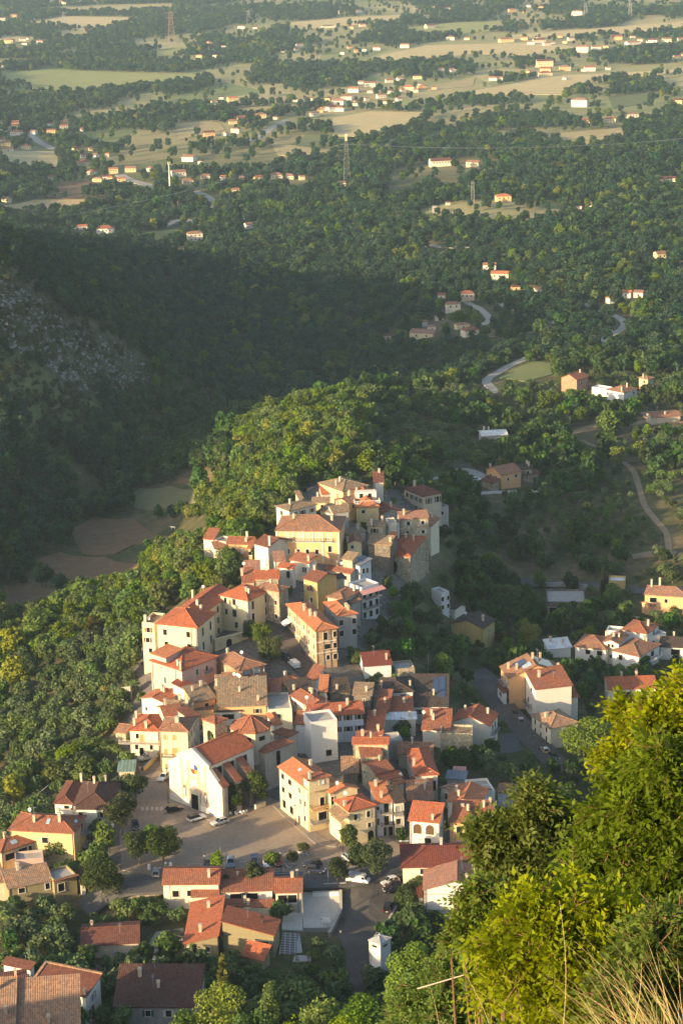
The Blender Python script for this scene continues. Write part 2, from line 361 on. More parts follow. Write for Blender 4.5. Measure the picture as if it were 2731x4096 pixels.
_q4 = np.stack([_vid[:-1,:-1], _vid[1:,:-1], _vid[1:,1:], _vid[:-1,1:]], -1).reshape(-1, 4)
_tv = np.stack([XX, GY, GZ], -1).reshape(-1, 3)
me = bulk('terrain', _tv, _q4, 4, terrain_mat(), smooth=True)
at_ = me.attributes.new('cover', 'FLOAT_COLOR', 'POINT'); at_.data.foreach_set('color', _cov.reshape(-1))
tag(link('terrain', me), kind='structure')

SUN_EL = R(14.0); SUN_DIR = np.array([-.80*math.cos(SUN_EL), -.60*math.cos(SUN_EL), math.sin(SUN_EL)])
sl = bpy.data.lights.new('sun', 'SUN'); sl.energy = 5.0; sl.angle = R(.55); sl.color = (1.0,.74,.43)
so = bpy.data.objects.new('sun', sl); COL.objects.link(so); so.rotation_euler = Vector(SUN_DIR).to_track_quat('Z', 'Y').to_euler(); so.location = (-300,-200,600)
W = bpy.data.worlds.new('World'); SC.world = W; W.use_nodes = True; wt = W.node_tree
bg = wt.nodes['Background']; sky = wt.nodes.new('ShaderNodeTexSky'); sky.sky_type = 'NISHITA'; sky.sun_disc = False
sky.sun_elevation = SUN_EL; sky.sun_rotation = math.atan2(SUN_DIR[0], SUN_DIR[1]); sky.air_density = 1.0; sky.dust_density = 2.0
wt.links.new(sky.outputs[0], bg.inputs[0]); bg.inputs[1].default_value = .145
SC.view_settings.view_transform = 'Standard'; SC.view_settings.look = 'None'; SC.view_settings.exposure = 1.05; SC.view_settings.gamma = 1
SC.render.engine = 'CYCLES'; SC.cycles.use_denoising = True; SC.cycles.max_bounces = 5; SC.cycles.diffuse_bounces = 2; SC.cycles.transparent_max_bounces = 8; SC.cycles.volume_bounces = 0
# the air of the valley: one closed box of pale haze
HAZE = True
if HAZE:
    t = NT('valley_air'); pv = t.n('ShaderNodeVolumePrincipled', i_Density=.000055, i_Anisotropy=.1); pv.inputs['Color'].default_value = (.58,.80,1.0,1)
    t.l(pv.outputs[0], t.out.inputs['Volume'])
    b = MB(); b.cube(-9000, 6000, -60, 9000, float(GZ.min())-1.5, 232)
    tag(b.build('haze', t.m), kind='stuff')

# ------------------------------------------------------------------ sheets and ribbons that lie on the ground
def drape(name, polyw, off, mat, maxlen=4.0, kind='structure', skirt=.3):
    bm = bmesh.new(); vs = [bm.verts.new((p[0], p[1], 0)) for p in polyw]; bm.faces.new(vs); bmesh.ops.triangulate(bm, faces=bm.faces[:])
    for _ in range(9):
        es = [e for e in bm.edges if e.calc_length() > maxlen*(1 if maxlen < 8 else 1)]
        if not es: break
        bmesh.ops.subdivide_edges(bm, edges=es, cuts=1, use_grid_fill=True); bmesh.ops.triangulate(bm, faces=[f for f in bm.faces if len(f.verts) > 3])
    xs = np.array([v.co[:2] for v in bm.verts]); zs = hgt(xs[:,0], xs[:,1])
    for v, z in zip(bm.verts, zs): v.co.z = z+off
    be = [e for e in bm.edges if e.is_boundary]; r = bmesh.ops.extrude_edge_only(bm, edges=be)
    for v in [g for g in r['geom'] if isinstance(g, bmesh.types.BMVert)]: v.co.z -= off+skirt
    me = bpy.data.meshes.new(name); bm.to_mesh(me); bm.free(); me.materials.append(mat)
    return tag(link(name, me), kind=kind)
def pxpoly(pts, z=None): return [hit(u, v) if z is None else onz(u, v, z) for u, v in pts]
def smooth_line(pts, step=2.5):
    pts = [np.asarray(p, float) for p in pts]; out = []
    for i in range(len(pts)-1):
        p0 = pts[max(i-1,0)]; p1 = pts[i]; p2 = pts[i+1]; p3 = pts[min(i+2,len(pts)-1)]; n = max(2, int(np.linalg.norm(p2-p1)/step))
        for k in range(n):
            t = k/n; out.append(.5*((2*p1)+(p2-p0)*t+(2*p0-5*p1+4*p2-p3)*t*t+(3*p1-p0-3*p2+p3)*t**3))
    out.append(pts[-1]); return np.array(out)
ROADS = []
def ribbon(name, pts, width, mat, off=.12, thick=.6, kind='structure', base=None):
    L = smooth_line([p[:2] for p in pts]); d = np.gradient(L, axis=0); d /= np.linalg.norm(d, axis=1)[:,None]+1e-9; nrm = np.stack([-d[:,1], d[:,0]], -1)
    ROADS.append((L, width)); b = MB(); a = L+nrm*width/2; c = L-nrm*width/2
    zc = hgt(L[:,0], L[:,1]) if base is None else np.full(len(L), base)
    zl = hgt(a[:,0], a[:,1]) if base is None else zc; zr = hgt(c[:,0], c[:,1]) if base is None else zc
    za = np.maximum(np.maximum(zl, zr), zc)+off if base is None else zc+off
    for i in range(len(L)-1):
        q = [(*a[i],za[i]),(*a[i+1],za[i+1]),(*c[i+1],za[i+1]),(*c[i],za[i])]
        b.face(q[::-1]); lo = lambda p: (p[0],p[1],p[2]-thick)
        b.face([q[0],q[1],lo(q[1]),lo(q[0])]); b.face([q[2],q[3],lo(q[3]),lo(q[2])])
        if i in (0, len(L)-2):
            e = (q[0], q[3]) if i == 0 else (q[1], q[2]); b.face([e[0], e[1], lo(e[1]), lo(e[0])])
    return tag(b.build(name, mat), kind=kind)
# ------------------------------------------------------------------ houses
# colours of walls and roofs (base colours)
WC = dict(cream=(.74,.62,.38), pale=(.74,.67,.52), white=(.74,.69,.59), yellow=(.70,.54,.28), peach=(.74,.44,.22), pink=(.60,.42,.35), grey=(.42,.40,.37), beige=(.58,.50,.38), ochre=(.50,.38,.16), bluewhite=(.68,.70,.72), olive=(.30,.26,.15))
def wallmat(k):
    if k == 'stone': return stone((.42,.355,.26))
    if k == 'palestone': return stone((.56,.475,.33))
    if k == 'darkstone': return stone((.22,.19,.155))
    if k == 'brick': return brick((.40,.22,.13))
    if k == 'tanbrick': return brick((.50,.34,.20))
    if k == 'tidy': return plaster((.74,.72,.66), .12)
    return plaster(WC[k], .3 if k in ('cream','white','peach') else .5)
RC = dict(orange=((.52,.195,.09),.2), red=((.44,.135,.065),.28), redold=((.36,.13,.07),.5), brown=((.19,.075,.05),.3), darkbrown=((.115,.055,.04),.45), tan=((.35,.225,.13),.85), tanred=((.38,.18,.10),.7), dark=((.085,.06,.045),.6), pinkish=((.40,.20,.13),.45), lit=((.42,.24,.14),.9), wine=((.20,.06,.042),.12))
def roofmat(k):
    if k == 'blue': return metalroof((.17,.19,.22))
    if k == 'sheet': return metalroof((.42,.42,.42))
    if k == 'whitesheet': return metalroof((.72,.72,.70))
    if k == 'rosesheet': return metalroof((.55,.25,.22))
    if k == 'greensheet': return metalroof((.16,.24,.20))
    if k == 'concrete': return CONC
    c, o = RC[k]; return tiles(c, o)
TRIM = plain('window_surround', (.66,.60,.50), .8, 0.0, .2)
SHC = dict(g=plain('green_shutter', (.045,.12,.085), .6), b=plain('brown_shutter', (.10,.055,.035), .6), o=plain('ochre_shutter', (.50,.27,.10), .6), w=plain('white_shutter', (.62,.60,.56), .6))
DOORB = plain('brown_door', (.10,.05,.03), .6)
HBOX = []
HOUSES = []
FOOT = []   # ground plans, kept clear of trees
def U3(v): v = np.asarray(v, float); return v/(np.linalg.norm(v)+1e-12)
class House:
    """roof-edge corners N (nearest), L, R are read in the survey frame; h is the eave height at N"""
    def __init__(s, name, label, cat, L, N, Rr, h, roof, wall, tile, pitch=.33, ov=.4, deep=4.0, group=None, parent_empty=True, rect=True, zb=None, root=None):
        n = hit(*N, h=h); ze = n[2]; s.ze = ze; s.gz = ze-h
        l = onz(*L, ze) if isinstance(L, tuple) else None; r = onz(*Rr, ze) if isinstance(Rr, tuple) else None
        if l is None:
            d = U3((r-n)[:2]); q = np.array([-d[1], d[0]]); l = n+np.array([*(q*L), 0]) if q[1] > 0 else n-np.array([*(q*L), 0])
        if r is None:
            d = U3((l-n)[:2]); q = np.array([-d[1], d[0]]); q = q if q[1] > 0 else -q; r = n+np.array([*(q*Rr), 0])
        a, b = np.linalg.norm(l-n), np.linalg.norm(r-n); el, er = (l-n)/a, (r-n)/b
        cr = el[0]*er[1]-el[1]*er[0]; ang = math.degrees(math.acos(np.clip(el@er, -1, 1)))
        s.ang = ang; s.dims = (a, b)
        if rect and isinstance(L, tuple) and isinstance(Rr, tuple):
            t = R(ang-90)/2*(1 if cr > 0 else -1); wl, wr = 1.0, 1.0
            if a < b*.5: wl, wr = 1.7, .3
            elif b < a*.5: wl, wr = .3, 1.7
            rot = lambda v, k: np.array([v[0]*math.cos(k)-v[1]*math.sin(k), v[0]*math.sin(k)+v[1]*math.cos(k), 0])
            el, er = rot(el, t*wl), rot(er, -t*wr)
            un, ul, ur = proj(n)[0], proj(l)[0], proj(r)[0]
            if abs(ul-un) > 14: a *= float(np.clip((ul-un)/(proj(n+el*a)[0]-un+1e-6), .65, 1.5))
            if abs(ur-un) > 14: b *= float(np.clip((ur-un)/(proj(n+er*b)[0]-un+1e-6), .65, 1.5))
        s.n, s.el, s.er, s.a, s.b, s.ov = n, el, er, a, b, ov
        cen = n+el*a/2+er*b/2
        corners = [s.p(0,0,0), s.p(a,0,0), s.p(a,b,0), s.p(0,b,0)]; FOOT.append([c[:2] for c in corners])
        _pp = np.array([proj(c+np.array([0,0,dz])) for c in corners for dz in (1.0,-h)]); HBOX.append((_pp[:,0].min(),_pp[:,0].max(),_pp[:,1].min(),_pp[:,1].max(),_pp[:,2].mean()))
        s.g0 = min(float(hgt(c[0], c[1])) for c in corners)
        s.zb = min(s.g0, s.gz)-1.0 if zb is None else zb
        s.root = root or empty(name, (cen[0], cen[1], s.gz), label, cat, group)
        s.kind, s.pitch, s.walln, s.tile = roof, pitch, wall, tile
        s.wm = wallmat(wall) if isinstance(wall, str) else wall; s.rm = roofmat(tile) if isinstance(tile, str) else tile
        s.nwin = s.nchim = 0; s.h = h; HOUSES.append(s)
        s.make()
    def p(s, u, v, z): return s.n+s.el*u+s.er*v+np.array([0,0,z])
    def w(s, u, v, z): return s.p(u, v, z)
    def out(s, b, name, mats, parent=None, uv=False, smooth=False):
        o = b.build(name, mats, parent or s.root, uv, smooth)
        if parent is None or parent is s.root: o.matrix_parent_inverse = Matrix.Translation(-s.root.location)
        return o
    def rz(s, u, v):
        k, pt, a, b = s.kind, s.pitch, s.a, s.b
        if k == 'gl': return pt*min(v, b-v)
        if k == 'gr': return pt*min(u, a-u)
        if k in ('hip','pyr'): return pt*min(u, a-u, v, b-v)
        if k == 'hl': return pt*min(v, b-v, u, a-u)
        if k == 'l+': return pt*u
        if k == 'l-': return pt*(a-u)
        if k == 'r+': return pt*v
        if k == 'r-': return pt*(b-v)
        return 0.0
    def planes(s):
        k, a, b = s.kind, s.a, s.b
        if k == 'gl': return [[(0,0),(a,0),(a,b/2),(0,b/2)], [(0,b/2),(a,b/2),(a,b),(0,b)]], [((0,b/2),(a,b/2))]
        if k == 'gr': return [[(0,0),(a/2,0),(a/2,b),(0,b)], [(a/2,0),(a,0),(a,b),(a/2,b)]], [((a/2,0),(a/2,b))]
        if k in ('hip','pyr','hl'):
            if abs(a-b) < .4: c = (a/2,b/2); return [[(0,0),(a,0),c],[(a,0),(a,b),c],[(a,b),(0,b),c],[(0,b),(0,0),c]], [(q,c) for q in ((0,0),(a,0),(a,b),(0,b))]
            if a > b: p, q = (b/2,b/2),(a-b/2,b/2); return [[(0,0),(a,0),q,p],[(a,0),(a,b),q],[(a,b),(0,b),p,q],[(0,b),(0,0),p]], [(p,q),((0,0),p),((0,b),p),((a,0),q),((a,b),q)]
            p, q = (a/2,a/2),(a/2,b-a/2); return [[(0,0),(a,0),p],[(a,0),(a,b),q,p],[(a,b),(0,b),q],[(0,b),(0,0),p,q]], [(p,q),((0,0),p),((a,0),p),((0,b),q),((a,b),q)]
        return [[(0,0),(a,0),(a,b),(0,b)]], []
    def make(s):
        a, b, ov = s.a, s.b, s.ov
        # walls: each side follows the roof above it
        mb = MB(); lo, A1, B1 = ov, a-ov, b-ov
        sides = [((lo,lo),(A1,lo)),((A1,lo),(A1,B1)),((A1,B1),(lo,B1)),((lo,B1),(lo,lo))]
        flat = s.kind == 'flat'
        s.par = .55 if flat else 0
        for (u0,v0),(u1,v1) in sides:
            ts = [0, 1]
            if s.kind == 'gl' and abs(v1-v0) > abs(u1-u0): ts = [0,.5,1]
            if s.kind == 'gr' and abs(u1-u0) > abs(v1-v0): ts = [0,.5,1]
            top = [(u0+(u1-u0)*t, v0+(v1-v0)*t) for t in ts]
            top = [s.p(u, v, s.rz(u, v)-.06+s.par) for u, v in top]
            bl = s.p(u0, v0, 0); br = s.p(u1, v1, 0); bl[2] = br[2] = s.zb
            mb.face([bl, br]+top[::-1])
        if flat:   # parapet inner face and rim
            i0, i1, j0, j1 = lo+.25, A1-.25, lo+.25, B1-.25
            o4 = [(lo,lo),(A1,lo),(A1,B1),(lo,B1)]; i4 = [(i0,j0),(i1,j0),(i1,j1),(i0,j1)]
            for q in range(4):
                w = (q+1) % 4
                mb.face([s.p(*o4[q],.55), s.p(*o4[w],.55), s.p(*i4[w],.55), s.p(*i4[q],.55)])
                mb.face([s.p(*i4[q],.55), s.p(*i4[w],.55), s.p(*i4[w],-.1), s.p(*i4[q],-.1)])
        s.wall = s.out(mb, 'wall', s.wm, uv=True)
        rb = MB(); pl, ridges = s.planes(); th = .2
        if flat:
            i0, i1, j0, j1 = lo+.25, A1-.25, lo+.25, B1-.25
            rb.face([s.p(i0,j0,0), s.p(i1,j0,0), s.p(i1,j1,0), s.p(i0,j1,0)])
        else:
            for poly in pl:
                top = [s.p(u, v, s.rz(u, v)) for u, v in poly]; rb.face(top); rb.face([q-np.array([0,0,th]) for q in top][::-1])
                n = len(poly)
                for i in range(n):
                    p0, p1 = poly[i], poly[(i+1) % n]
                    on = any(abs(p0[k]-e) < 1e-6 and abs(p1[k]-e) < 1e-6 for k, e in ((0,0),(0,a),(1,0),(1,b)))
                    if on:
                        t0, t1 = top[i], top[(i+1) % n]; d = np.array([0,0,th]); rb.face([t0-d, t1-d, t1, t0])
            for p0, p1 in ridges:
                q0 = s.p(*p0, s.rz(*p0)+.03); q1 = s.p(*p1, s.rz(*p1)+.03); rb.tube(q0, q1, .13, .13, 5)
        s.roof = s.out(rb, 'roof', s.rm, uv=True)
    # faces: 'A' is L-N, 'B' is N-R; f runs 0..1 from the left as seen from outside
    def face(s, k):
        ov = s.ov
        if k == 'A': o = s.p(s.a-ov, ov, 0); d = -s.el; n = -s.er; ln = s.a-2*ov
        elif k == 'B': o = s.p(ov, ov, 0); d = s.er; n = -s.el; ln = s.b-2*ov
        elif k == 'D': o = s.p(s.a-ov, s.b-ov, 0); d = -s.er; n = s.el; ln = s.b-2*ov
        if np.cross(d, (0,0,1)) @ n < 0: pass
        return o, d, n, ln
    def win(s, k, f, drop, w=1.0, h=1.4, sh=None, arch=False, pane=GLASS, trim=TRIM, sill=True):
        s.nwin += 1
        o, d, n, ln = s.face(k); c = o+d*(f*ln); c = c.copy(); c[2] = s.ze-drop; Z = np.array([0,0,1.0]); b = MB()
        fw = .12; ax = (d, Z, n)
        b.box(c+Z*(h/2+fw/2)+n*.04, ax, (w+2*fw, fw, .14)); b.box(c-d*(w/2+fw/2)+n*.04, ax, (fw, h, .14)); b.box(c+d*(w/2+fw/2)+n*.04, ax, (fw, h, .14))
        b.box(c-Z*(h/2+fw/2)+n*.06, ax, (w+.36, fw, .22))
        o1 = s.out(b, 'window', trim)
        g = MB(); g.box(c+n*.005, ax, (w, h, .03)); s.out(g, 'pane', pane, o1)
        if sh and sh != 'c':
            for sg in (-1, 1):
                m = MB(); m.box(c+d*sg*(w/2+w*.26+.06)+n*.07, ax, (w*.5, h, .06)); s.out(m, 'shutter', SHC[sh], o1)
        return o1
    def closed(s, k, f, drop, w, h, c):   # closed shutters
        o, d, n, ln = s.face(k); q = (o+d*(f*ln)).copy(); q[2] = s.ze-drop; Z = np.array([0,0,1.0]); b = MB(); ax = (d, Z, n); fw = .12
        b.box(q+Z*(h/2+fw/2)+n*.04, ax, (w+2*fw, fw, .14)); b.box(q-d*(w/2+fw/2)+n*.04, ax, (fw, h, .14)); b.box(q+d*(w/2+fw/2)+n*.04, ax, (fw, h, .14)); b.box(q-Z*(h/2+fw/2)+n*.06, ax, (w+.36, fw, .22))
        o1 = s.out(b, 'window', TRIM)
        for sg in (-1, 1): m = MB(); m.box(q+d*sg*w*.25+n*.03, ax, (w*.48, h, .06)); s.out(m, 'shutter', SHC[c], o1)
    def grid(s, k, cols, rows, w=1.0, h=1.4, top=1.7, step=3.1, sh=None, f0=.14, f1=.86, closed=None, skip=()):
        for r_ in range(rows):
            for c in range(cols):
                if (r_, c) in skip: continue
                f = f0+(f1-f0)*(c/(cols-1) if cols > 1 else .5)
                if closed and (c+r_*2) % 3 != 0: s.closed(k, f, top+r_*step, w, h, closed)
                else: s.win(k, f, top+r_*step, w, h, sh)
    def door(s, k, f, w=1.1, h=2.2, m=None, z=None):
        o, d, n, ln = s.face(k); c = (o+d*(f*ln)).copy(); c[2] = (float(hgt(c[0], c[1])) if z is None else z)+h/2; Z = np.array([0,0,1.0]); b = MB()
        b.box(c+n*.03, (d, Z, n), (w, h, .08)); o1 = s.out(b, 'door', m or DOORB)
        g = MB(); g.box(c+Z*(h/2+.08)+n*.05, (d, Z, n), (w+.3, .16, .16)); g.box(c-d*(w/2+.07)+n*.05, (d, Z, n), (.14, h, .14)); g.box(c+d*(w/2+.07)+n*.05, (d, Z, n), (.14, h, .14)); s.out(g, 'frame', TRIM, o1)
    def balcony(s, k, f, drop, w=3.0, dep=1.1, rail=IRON, slabm=None):
        o, d, n, ln = s.face(k); c = (o+d*(f*ln)).copy(); c[2] = s.ze-drop; Z = np.array([0,0,1.0]); b = MB()
        b.box(c+n*dep/2, (d, Z, n), (w, .18, dep)); o1 = s.out(b, 'balcony', slabm or CONC)
        g = MB(); q = c+n*(dep-.04)
        g.box(q+Z*1.0, (d, Z, n), (w, .06, .06))
        for t in np.linspace(-w/2+.03, w/2-.03, max(4, int(w/.28))): g.box(q+d*t+Z*.54, (d, Z, n), (.035, .9, .035))
        for sg in (-1, 1):
            g.box(c+d*sg*(w/2-.03)+n*dep/2+Z*1.0, (d, Z, n), (.06, .06, dep))
            for t in np.linspace(.1, dep-.1, 4): g.box(c+d*sg*(w/2-.03)+n*t+Z*.54, (d, Z, n), (.035, .9, .035))
        s.out(g, 'railing', rail, o1)
    def chimney(s, u, v, h=1.3, w=.6, m=None):
        s.nchim += 1
        u *= s.a; v *= s.b; z = s.rz(u, v); b = MB(); q = s.p(u, v, z+h/2-.3); ax = (s.el, s.er, (0,0,1)); b.box(q, ax, (w, w, h+.6))
        b.box(s.p(u, v, z+h+.12), ax, (w+.22, w+.22, .1)); b.box(s.p(u, v, z+h+.24), ax, (w*.6, w*.6, .2)); b.box(s.p(u, v, z+h+.38), ax, (w+.1, w+.1, .08))
        o = s.out(b, 'chimney', m or plaster((.60,.50,.38), .5), s.roof)
    def dish(s, u, v, h=1.2):
        u *= s.a; v *= s.b; z = s.rz(u, v); b = MB(); q = s.p(u, v, z); b.tube(q, q+np.array([0,0,h]), .03, .03, 5)
        n = U3((-.25,-.85,.45)); c = q+np.array([0,0,h]); prev = None; e1 = U3(np.cross(n, (0,0,1))); e2 = np.cross(e1, n)
        rings = [[c+n*(.18*(rr/.45)**2)+rr*(math.cos(t)*e1+math.sin(t)*e2) for t in np.arange(12)*math.pi/6] for rr in (.05,.25,.45)]
        for i in range(2):
            for j in range(12): b.face([rings[i][j], rings[i][(j+1)%12], rings[i+1][(j+1)%12], rings[i+1][j]])
        b.face(rings[0]); b.tube(c, c+n*.4, .015, .015, 4)
        s.out(b, 'satellite_dish', plain('dish_grey', (.62,.62,.62), .5), s.roof)
    def antenna(s, u, v, h=2.6):
        u *= s.a; v *= s.b; q = s.p(u, v, s.rz(u, v)); b = MB(); t = q+np.array([0,0,h]); b.tube(q, t, .03, .025, 5); b.tube(t-s.el*.8, t+s.el*.8, .02, .02, 4)
        for k in np.linspace(-.7,.7,7): b.tube(t+s.el*k-s.er*.35, t+s.el*k+s.er*.35, .012, .012, 3)
        s.out(b, 'antenna', GALV, s.roof)
    def panel(s, u0, u1, v0, v1, m=SOLAR, name='solar_panel'):
        u0, u1, v0, v1 = u0*s.a, u1*s.a, v0*s.b, v1*s.b; c = [s.p(u, v, s.rz(u, v)+.12) for u, v in ((u0,v0),(u1,v0),(u1,v1),(u0,v1))]; d = np.array([0,0,.1]); b = MB()
        b.add([q-d for q in c]+c, [(0,1,2,3),(4,5,6,7),(0,1,5,4),(1,2,6,5),(2,3,7,6),(3,0,4,7)]); s.out(b, name, m, s.roof)
    def pipe(s, k, f, drop0=.2, m=None):
        o, d, n, ln = s.face(k); c = o+d*(f*ln)+n*.08; b = MB(); t = c.copy(); t[2] = s.ze-drop0; e = c.copy(); e[2] = s.g0; b.tube(e, t, .07, .07, 5); s.out(b, 'drainpipe', m or plain('copper_pipe', (.16,.08,.05), .6))
    def aircon(s, k, f, drop):
        o, d, n, ln = s.face(k); c = (o+d*(f*ln)).copy(); c[2] = s.ze-drop; Z = np.array([0,0,1.0]); b = MB(); b.box(c+n*.22, (d, Z, n), (.85,.6,.36)); b.tube(c+n*.40-d*.12, c+n*.42-d*.12, .22, .22, 12); s.out(b, 'air_conditioner', WHITEP)
def PT(root, L, N, Rr, h, roof, wall, tile, **kw): return House('house', '', '', L, N, Rr, h, roof, wall, tile, root=root, **kw)   # one more volume of the same building
def HS(label, L, N, Rr, h, roof, wall, tile, cat='house', name=None, **kw):
    return House(name or cat.replace(' ', '_'), label, cat, L, N, Rr, h, roof, wall, tile, **kw)
# ------------------------------------------------------------------ the village, top of the spur first
h = HS('yellow-walled house under the broad tan hip roof at the top end of the village', A(447,105), A(640,232), A(850,150), 6.5, 'hip', 'yellow', 'tan'); h.win('A',.2,2.6,.9,1.3)
HS('white gabled house with brown roof at the top right corner of the village', A(805,112), A(885,158), A(974,166), 7.5, 'gr', 'white', 'brown')
h = HS('long low house with red roof just below the broad tan hip roof', 6.0, A(470,254), A(655,241), 4.2, 'l+', 'grey', 'red'); h.grid('B',3,1,.9,1.0,1.6)
HS('narrow house with weathered orange roof left of the roof terrace', A(620,262), A(690,330), A(745,268), 6.0, 'gr', 'yellow', 'tanred')
# orange house with roof terrace
h = HS('orange-roofed yellow house with a white roof terrace and two openings', A(675,270), A(750,362), A(940,360), 6.0, 'hip', 'yellow', 'orange', pitch=.5)
h.win('B',.27,1.5,1.1,1.1)
b = MB(); zz = 2.9
b.box(h.p(h.a*.42,h.b*.5,1.7), (h.er,h.el,(0,0,1)), (6.6,3.0,2.2)); dm = h.out(b,'dormer',plaster(WC['white'],.3),h.root)
g = MB()
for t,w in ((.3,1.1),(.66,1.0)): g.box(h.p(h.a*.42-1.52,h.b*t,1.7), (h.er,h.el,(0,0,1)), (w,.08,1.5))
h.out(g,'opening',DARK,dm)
b = MB(); b.box(h.p(h.a*.2,h.b*.5,.45), (h.er,h.el,(0,0,1)), (8.0,3.2,.25)); 
for t in (-1,1): b.box(h.p(h.a*.2,h.b*.5+t*3.95,.95), (h.er,h.el,(0,0,1)), (.12,3.2,.8))
for t in np.linspace(-3.9,3.9,16): b.box(h.p(h.a*.2-1.5,h.b*.5+t,.95), (h.er,h.el,(0,0,1)), (.12,.12,.8))
b.box(h.p(h.a*.2-1.5,h.b*.5,1.36), (h.er,h.el,(0,0,1)), (8.0,.14,.1)); h.out(b,'terrace',plaster(WC['white'],.3),h.root)
b = MB(); b.face([h.p(0,0,-.02),h.p(0,h.b,-.02),h.p(1.3,h.b,.55),h.p(1.3,0,.55)]); h.chimney(.75,.2,1.1)
h = HS('low house with tan roof and lit yellow end wall above the old town wall', A(340,262), A(392,320), A(540,331), 5.0, 'gr', 'yellow', 'tan'); h.chimney(.7,.3)
HS('little bright yellow house at the left end of the upper roofs', A(252,262), A(300,312), A(345,300), 4.2, 'l+', 'yellow', 'tan')
HS('tall plain cream building with low tan roof behind the orange palace', A(95,374), A(212,389), A(443,340), 10.5, 'hip', 'pale', 'tan', pitch=.16)
HS('small tan roof between the tall cream building and the grey house', 4.5, A(447,378), A(567,412), 6.5, 'l+', 'pale', 'tan')
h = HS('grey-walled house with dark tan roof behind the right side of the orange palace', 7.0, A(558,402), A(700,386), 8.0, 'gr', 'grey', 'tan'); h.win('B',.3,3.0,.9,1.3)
# the orange palace
h = HS('orange palace with white pilasters, five balcony windows and a tan tiled hip roof', 15.0, A(95,546), A(622,552), 10.8, 'hip', 'peach', 'tanred', cat='palace', pitch=.36)
WP = plaster(WC['pale'],.2)
for f in (.17,.355,.505,.655,.845):
    h.win('B',f,1.95,1.15,2.3,None,pane=plain('cream_blind',(.55,.45,.30),.7),trim=WHITEP)
for f in (.18,.345,.49,.64): h.win('B',f,6.5,1.0,1.5,None,trim=WHITEP)
h.win('B',.845,5.6,1.0,1.9); h.win('B',.845,8.2,.9,1.4,pane=plain('ochre_shutter',(.50,.27,.10),.6))
for f,w in ((.17,2.2),(.505,9.6),(.845,2.2)): h.balcony('B',f,3.2,w,1.0)
o,d,n,ln = h.face('B'); b = MB(); Z = np.array([0,0,1.0])
for f in (.01,.265,.43,.58,.735,.985): 
    q = o+d*(f*ln); b.box(np.array([q[0],q[1],h.ze-1.75])+n*.06,(d,Z,n),(.55,3.3,.16)); 
for f in (.01,.735,.985): q = o+d*(f*ln); b.box(np.array([q[0],q[1],h.ze-6.8])+n*.06,(d,Z,n),(.55,6.5,.16))
q = o+d*(.5*ln); b.box(np.array([q[0],q[1],h.ze-3.6])+n*.05,(d,Z,n),(ln,.35,.14)); b.box(np.array([q[0],q[1],h.ze-.15])+n*.08,(d,Z,n),(ln,.3,.3)); h.out(b,'pilasters',WP,h.root)
# row left of the palace
h = HS('tower-like cream house with red roof at the left end of the row below the palace', 6.0, B(620,111), B(713,118), 9.0, 'l+', 'pale', 'redold', ov=.3); h.win('B',.5,3.6,1.6,1.1,pane=plain('pale_grille',(.35,.33,.26),.7))
HS('flat concrete roof terrace between two red roofs left of the palace', 6.0, B(706,137), B(812,150), 6.0, 'flat', 'pale', 'concrete')
h = HS('peach house with red roof and green shutter left of the orange palace', 7.5, B(808,151), B(1022,157), 8.5, 'gr', 'peach', 'redold'); h.closed('B',.25,2.0,1.2,1.8,'g'); h.win('B',.6,2.3,.9,1.5,pane=WHITEP); h.chimney(.5,.7); h.chimney(.2,.72,.8)
h = HS('house with brown roof and tall cream chimney against the palace', B(1020,146), B(1145,180), 9.5, 8.5, 'gl', 'pale', 'brown'); h.chimney(.05,.12,2.4); h.win('A',.5,3.2,1.5,1.4,pane=plain('white_blind',(.5,.5,.47),.7))
HS('orange lean-to roof in front of the flat terrace left of the palace', 4.0, B(715,192), B(832,178), 4.5, 'l+', 'pale', 'tanred')
h = HS('cream oriel house with small brown roof below the peach house', 3.0, B(972,186), B(1022,190), 5.5, 'l+', 'peach', 'redold'); h.win('B',.5,1.6,1.0,1.2)
# right of the palace
h = HS('small cream gabled house with half orange, half dark roof right of the palace', 8.0, A(670,648), A(802,642), 5.0, 'gl', 'cream', 'tanred', pitch=.4); h.win('B',.33,1.3,.8,1.0); h.door('B',.25,1.2,2.0); h.chimney(.2,.1,1.0)
h = HS('stone block house with red hip roof and ivy on its wall', A(962,743), A(1186,753), A(1312,602), 10.0, 'hip', 'stone', 'red'); h.win('A',.72,.7,.7,.5,pane=DARK)
for f in (.25,.5,.75):
    h.win('B',f,2.3,.8,1.6); h.win('B',f+.05,6.0,.9,1.5)
IVY = leaves('ivy',(.02,.03,.012),(.05,.06,.02))
rg = np.random.default_rng(5); o,d,n,ln = h.face('A'); pts=[]
for _ in range(1500):
    x = rg.uniform(0,.5); y = rg.uniform(.4,9.0)
    if x > .43-.06*math.sin(y*1.3): continue
    pts.append((o+d*(x*ln)-np.array([0,0,y]))+n*rg.uniform(.05,.35))
pts=np.array(pts); k=len(pts); s1=rg.normal(size=(k,3))*.22; s2=rg.normal(size=(k,3))*.22
vv=np.concatenate([pts-s1,pts+s2,pts+s1,pts-s2]); ff=np.stack([np.arange(k),np.arange(k)+k,np.arange(k)+2*k,np.arange(k)+3*k],-1)
ob=link('ivy',bulk('ivy',vv,ff,4,IVY)); tag(ob,'dark ivy climbing the left half of the stone block house','ivy')
h = HS('large stone house with lit cream gable at the right edge of the upper village', A(1085,492), A(1350,513), 10.0, 10.5, 'gr', 'pale', 'tanred', pitch=.3); h.win('A',.3,3.2,.8,1.3); h.win('A',.75,4.6,.8,1.3)
HS('rear house with pinkish tan roof behind the large stone gable', 8.0, A(1095,456), A(1335,440), 10.0, 'gr', 'palestone', 'pinkish')
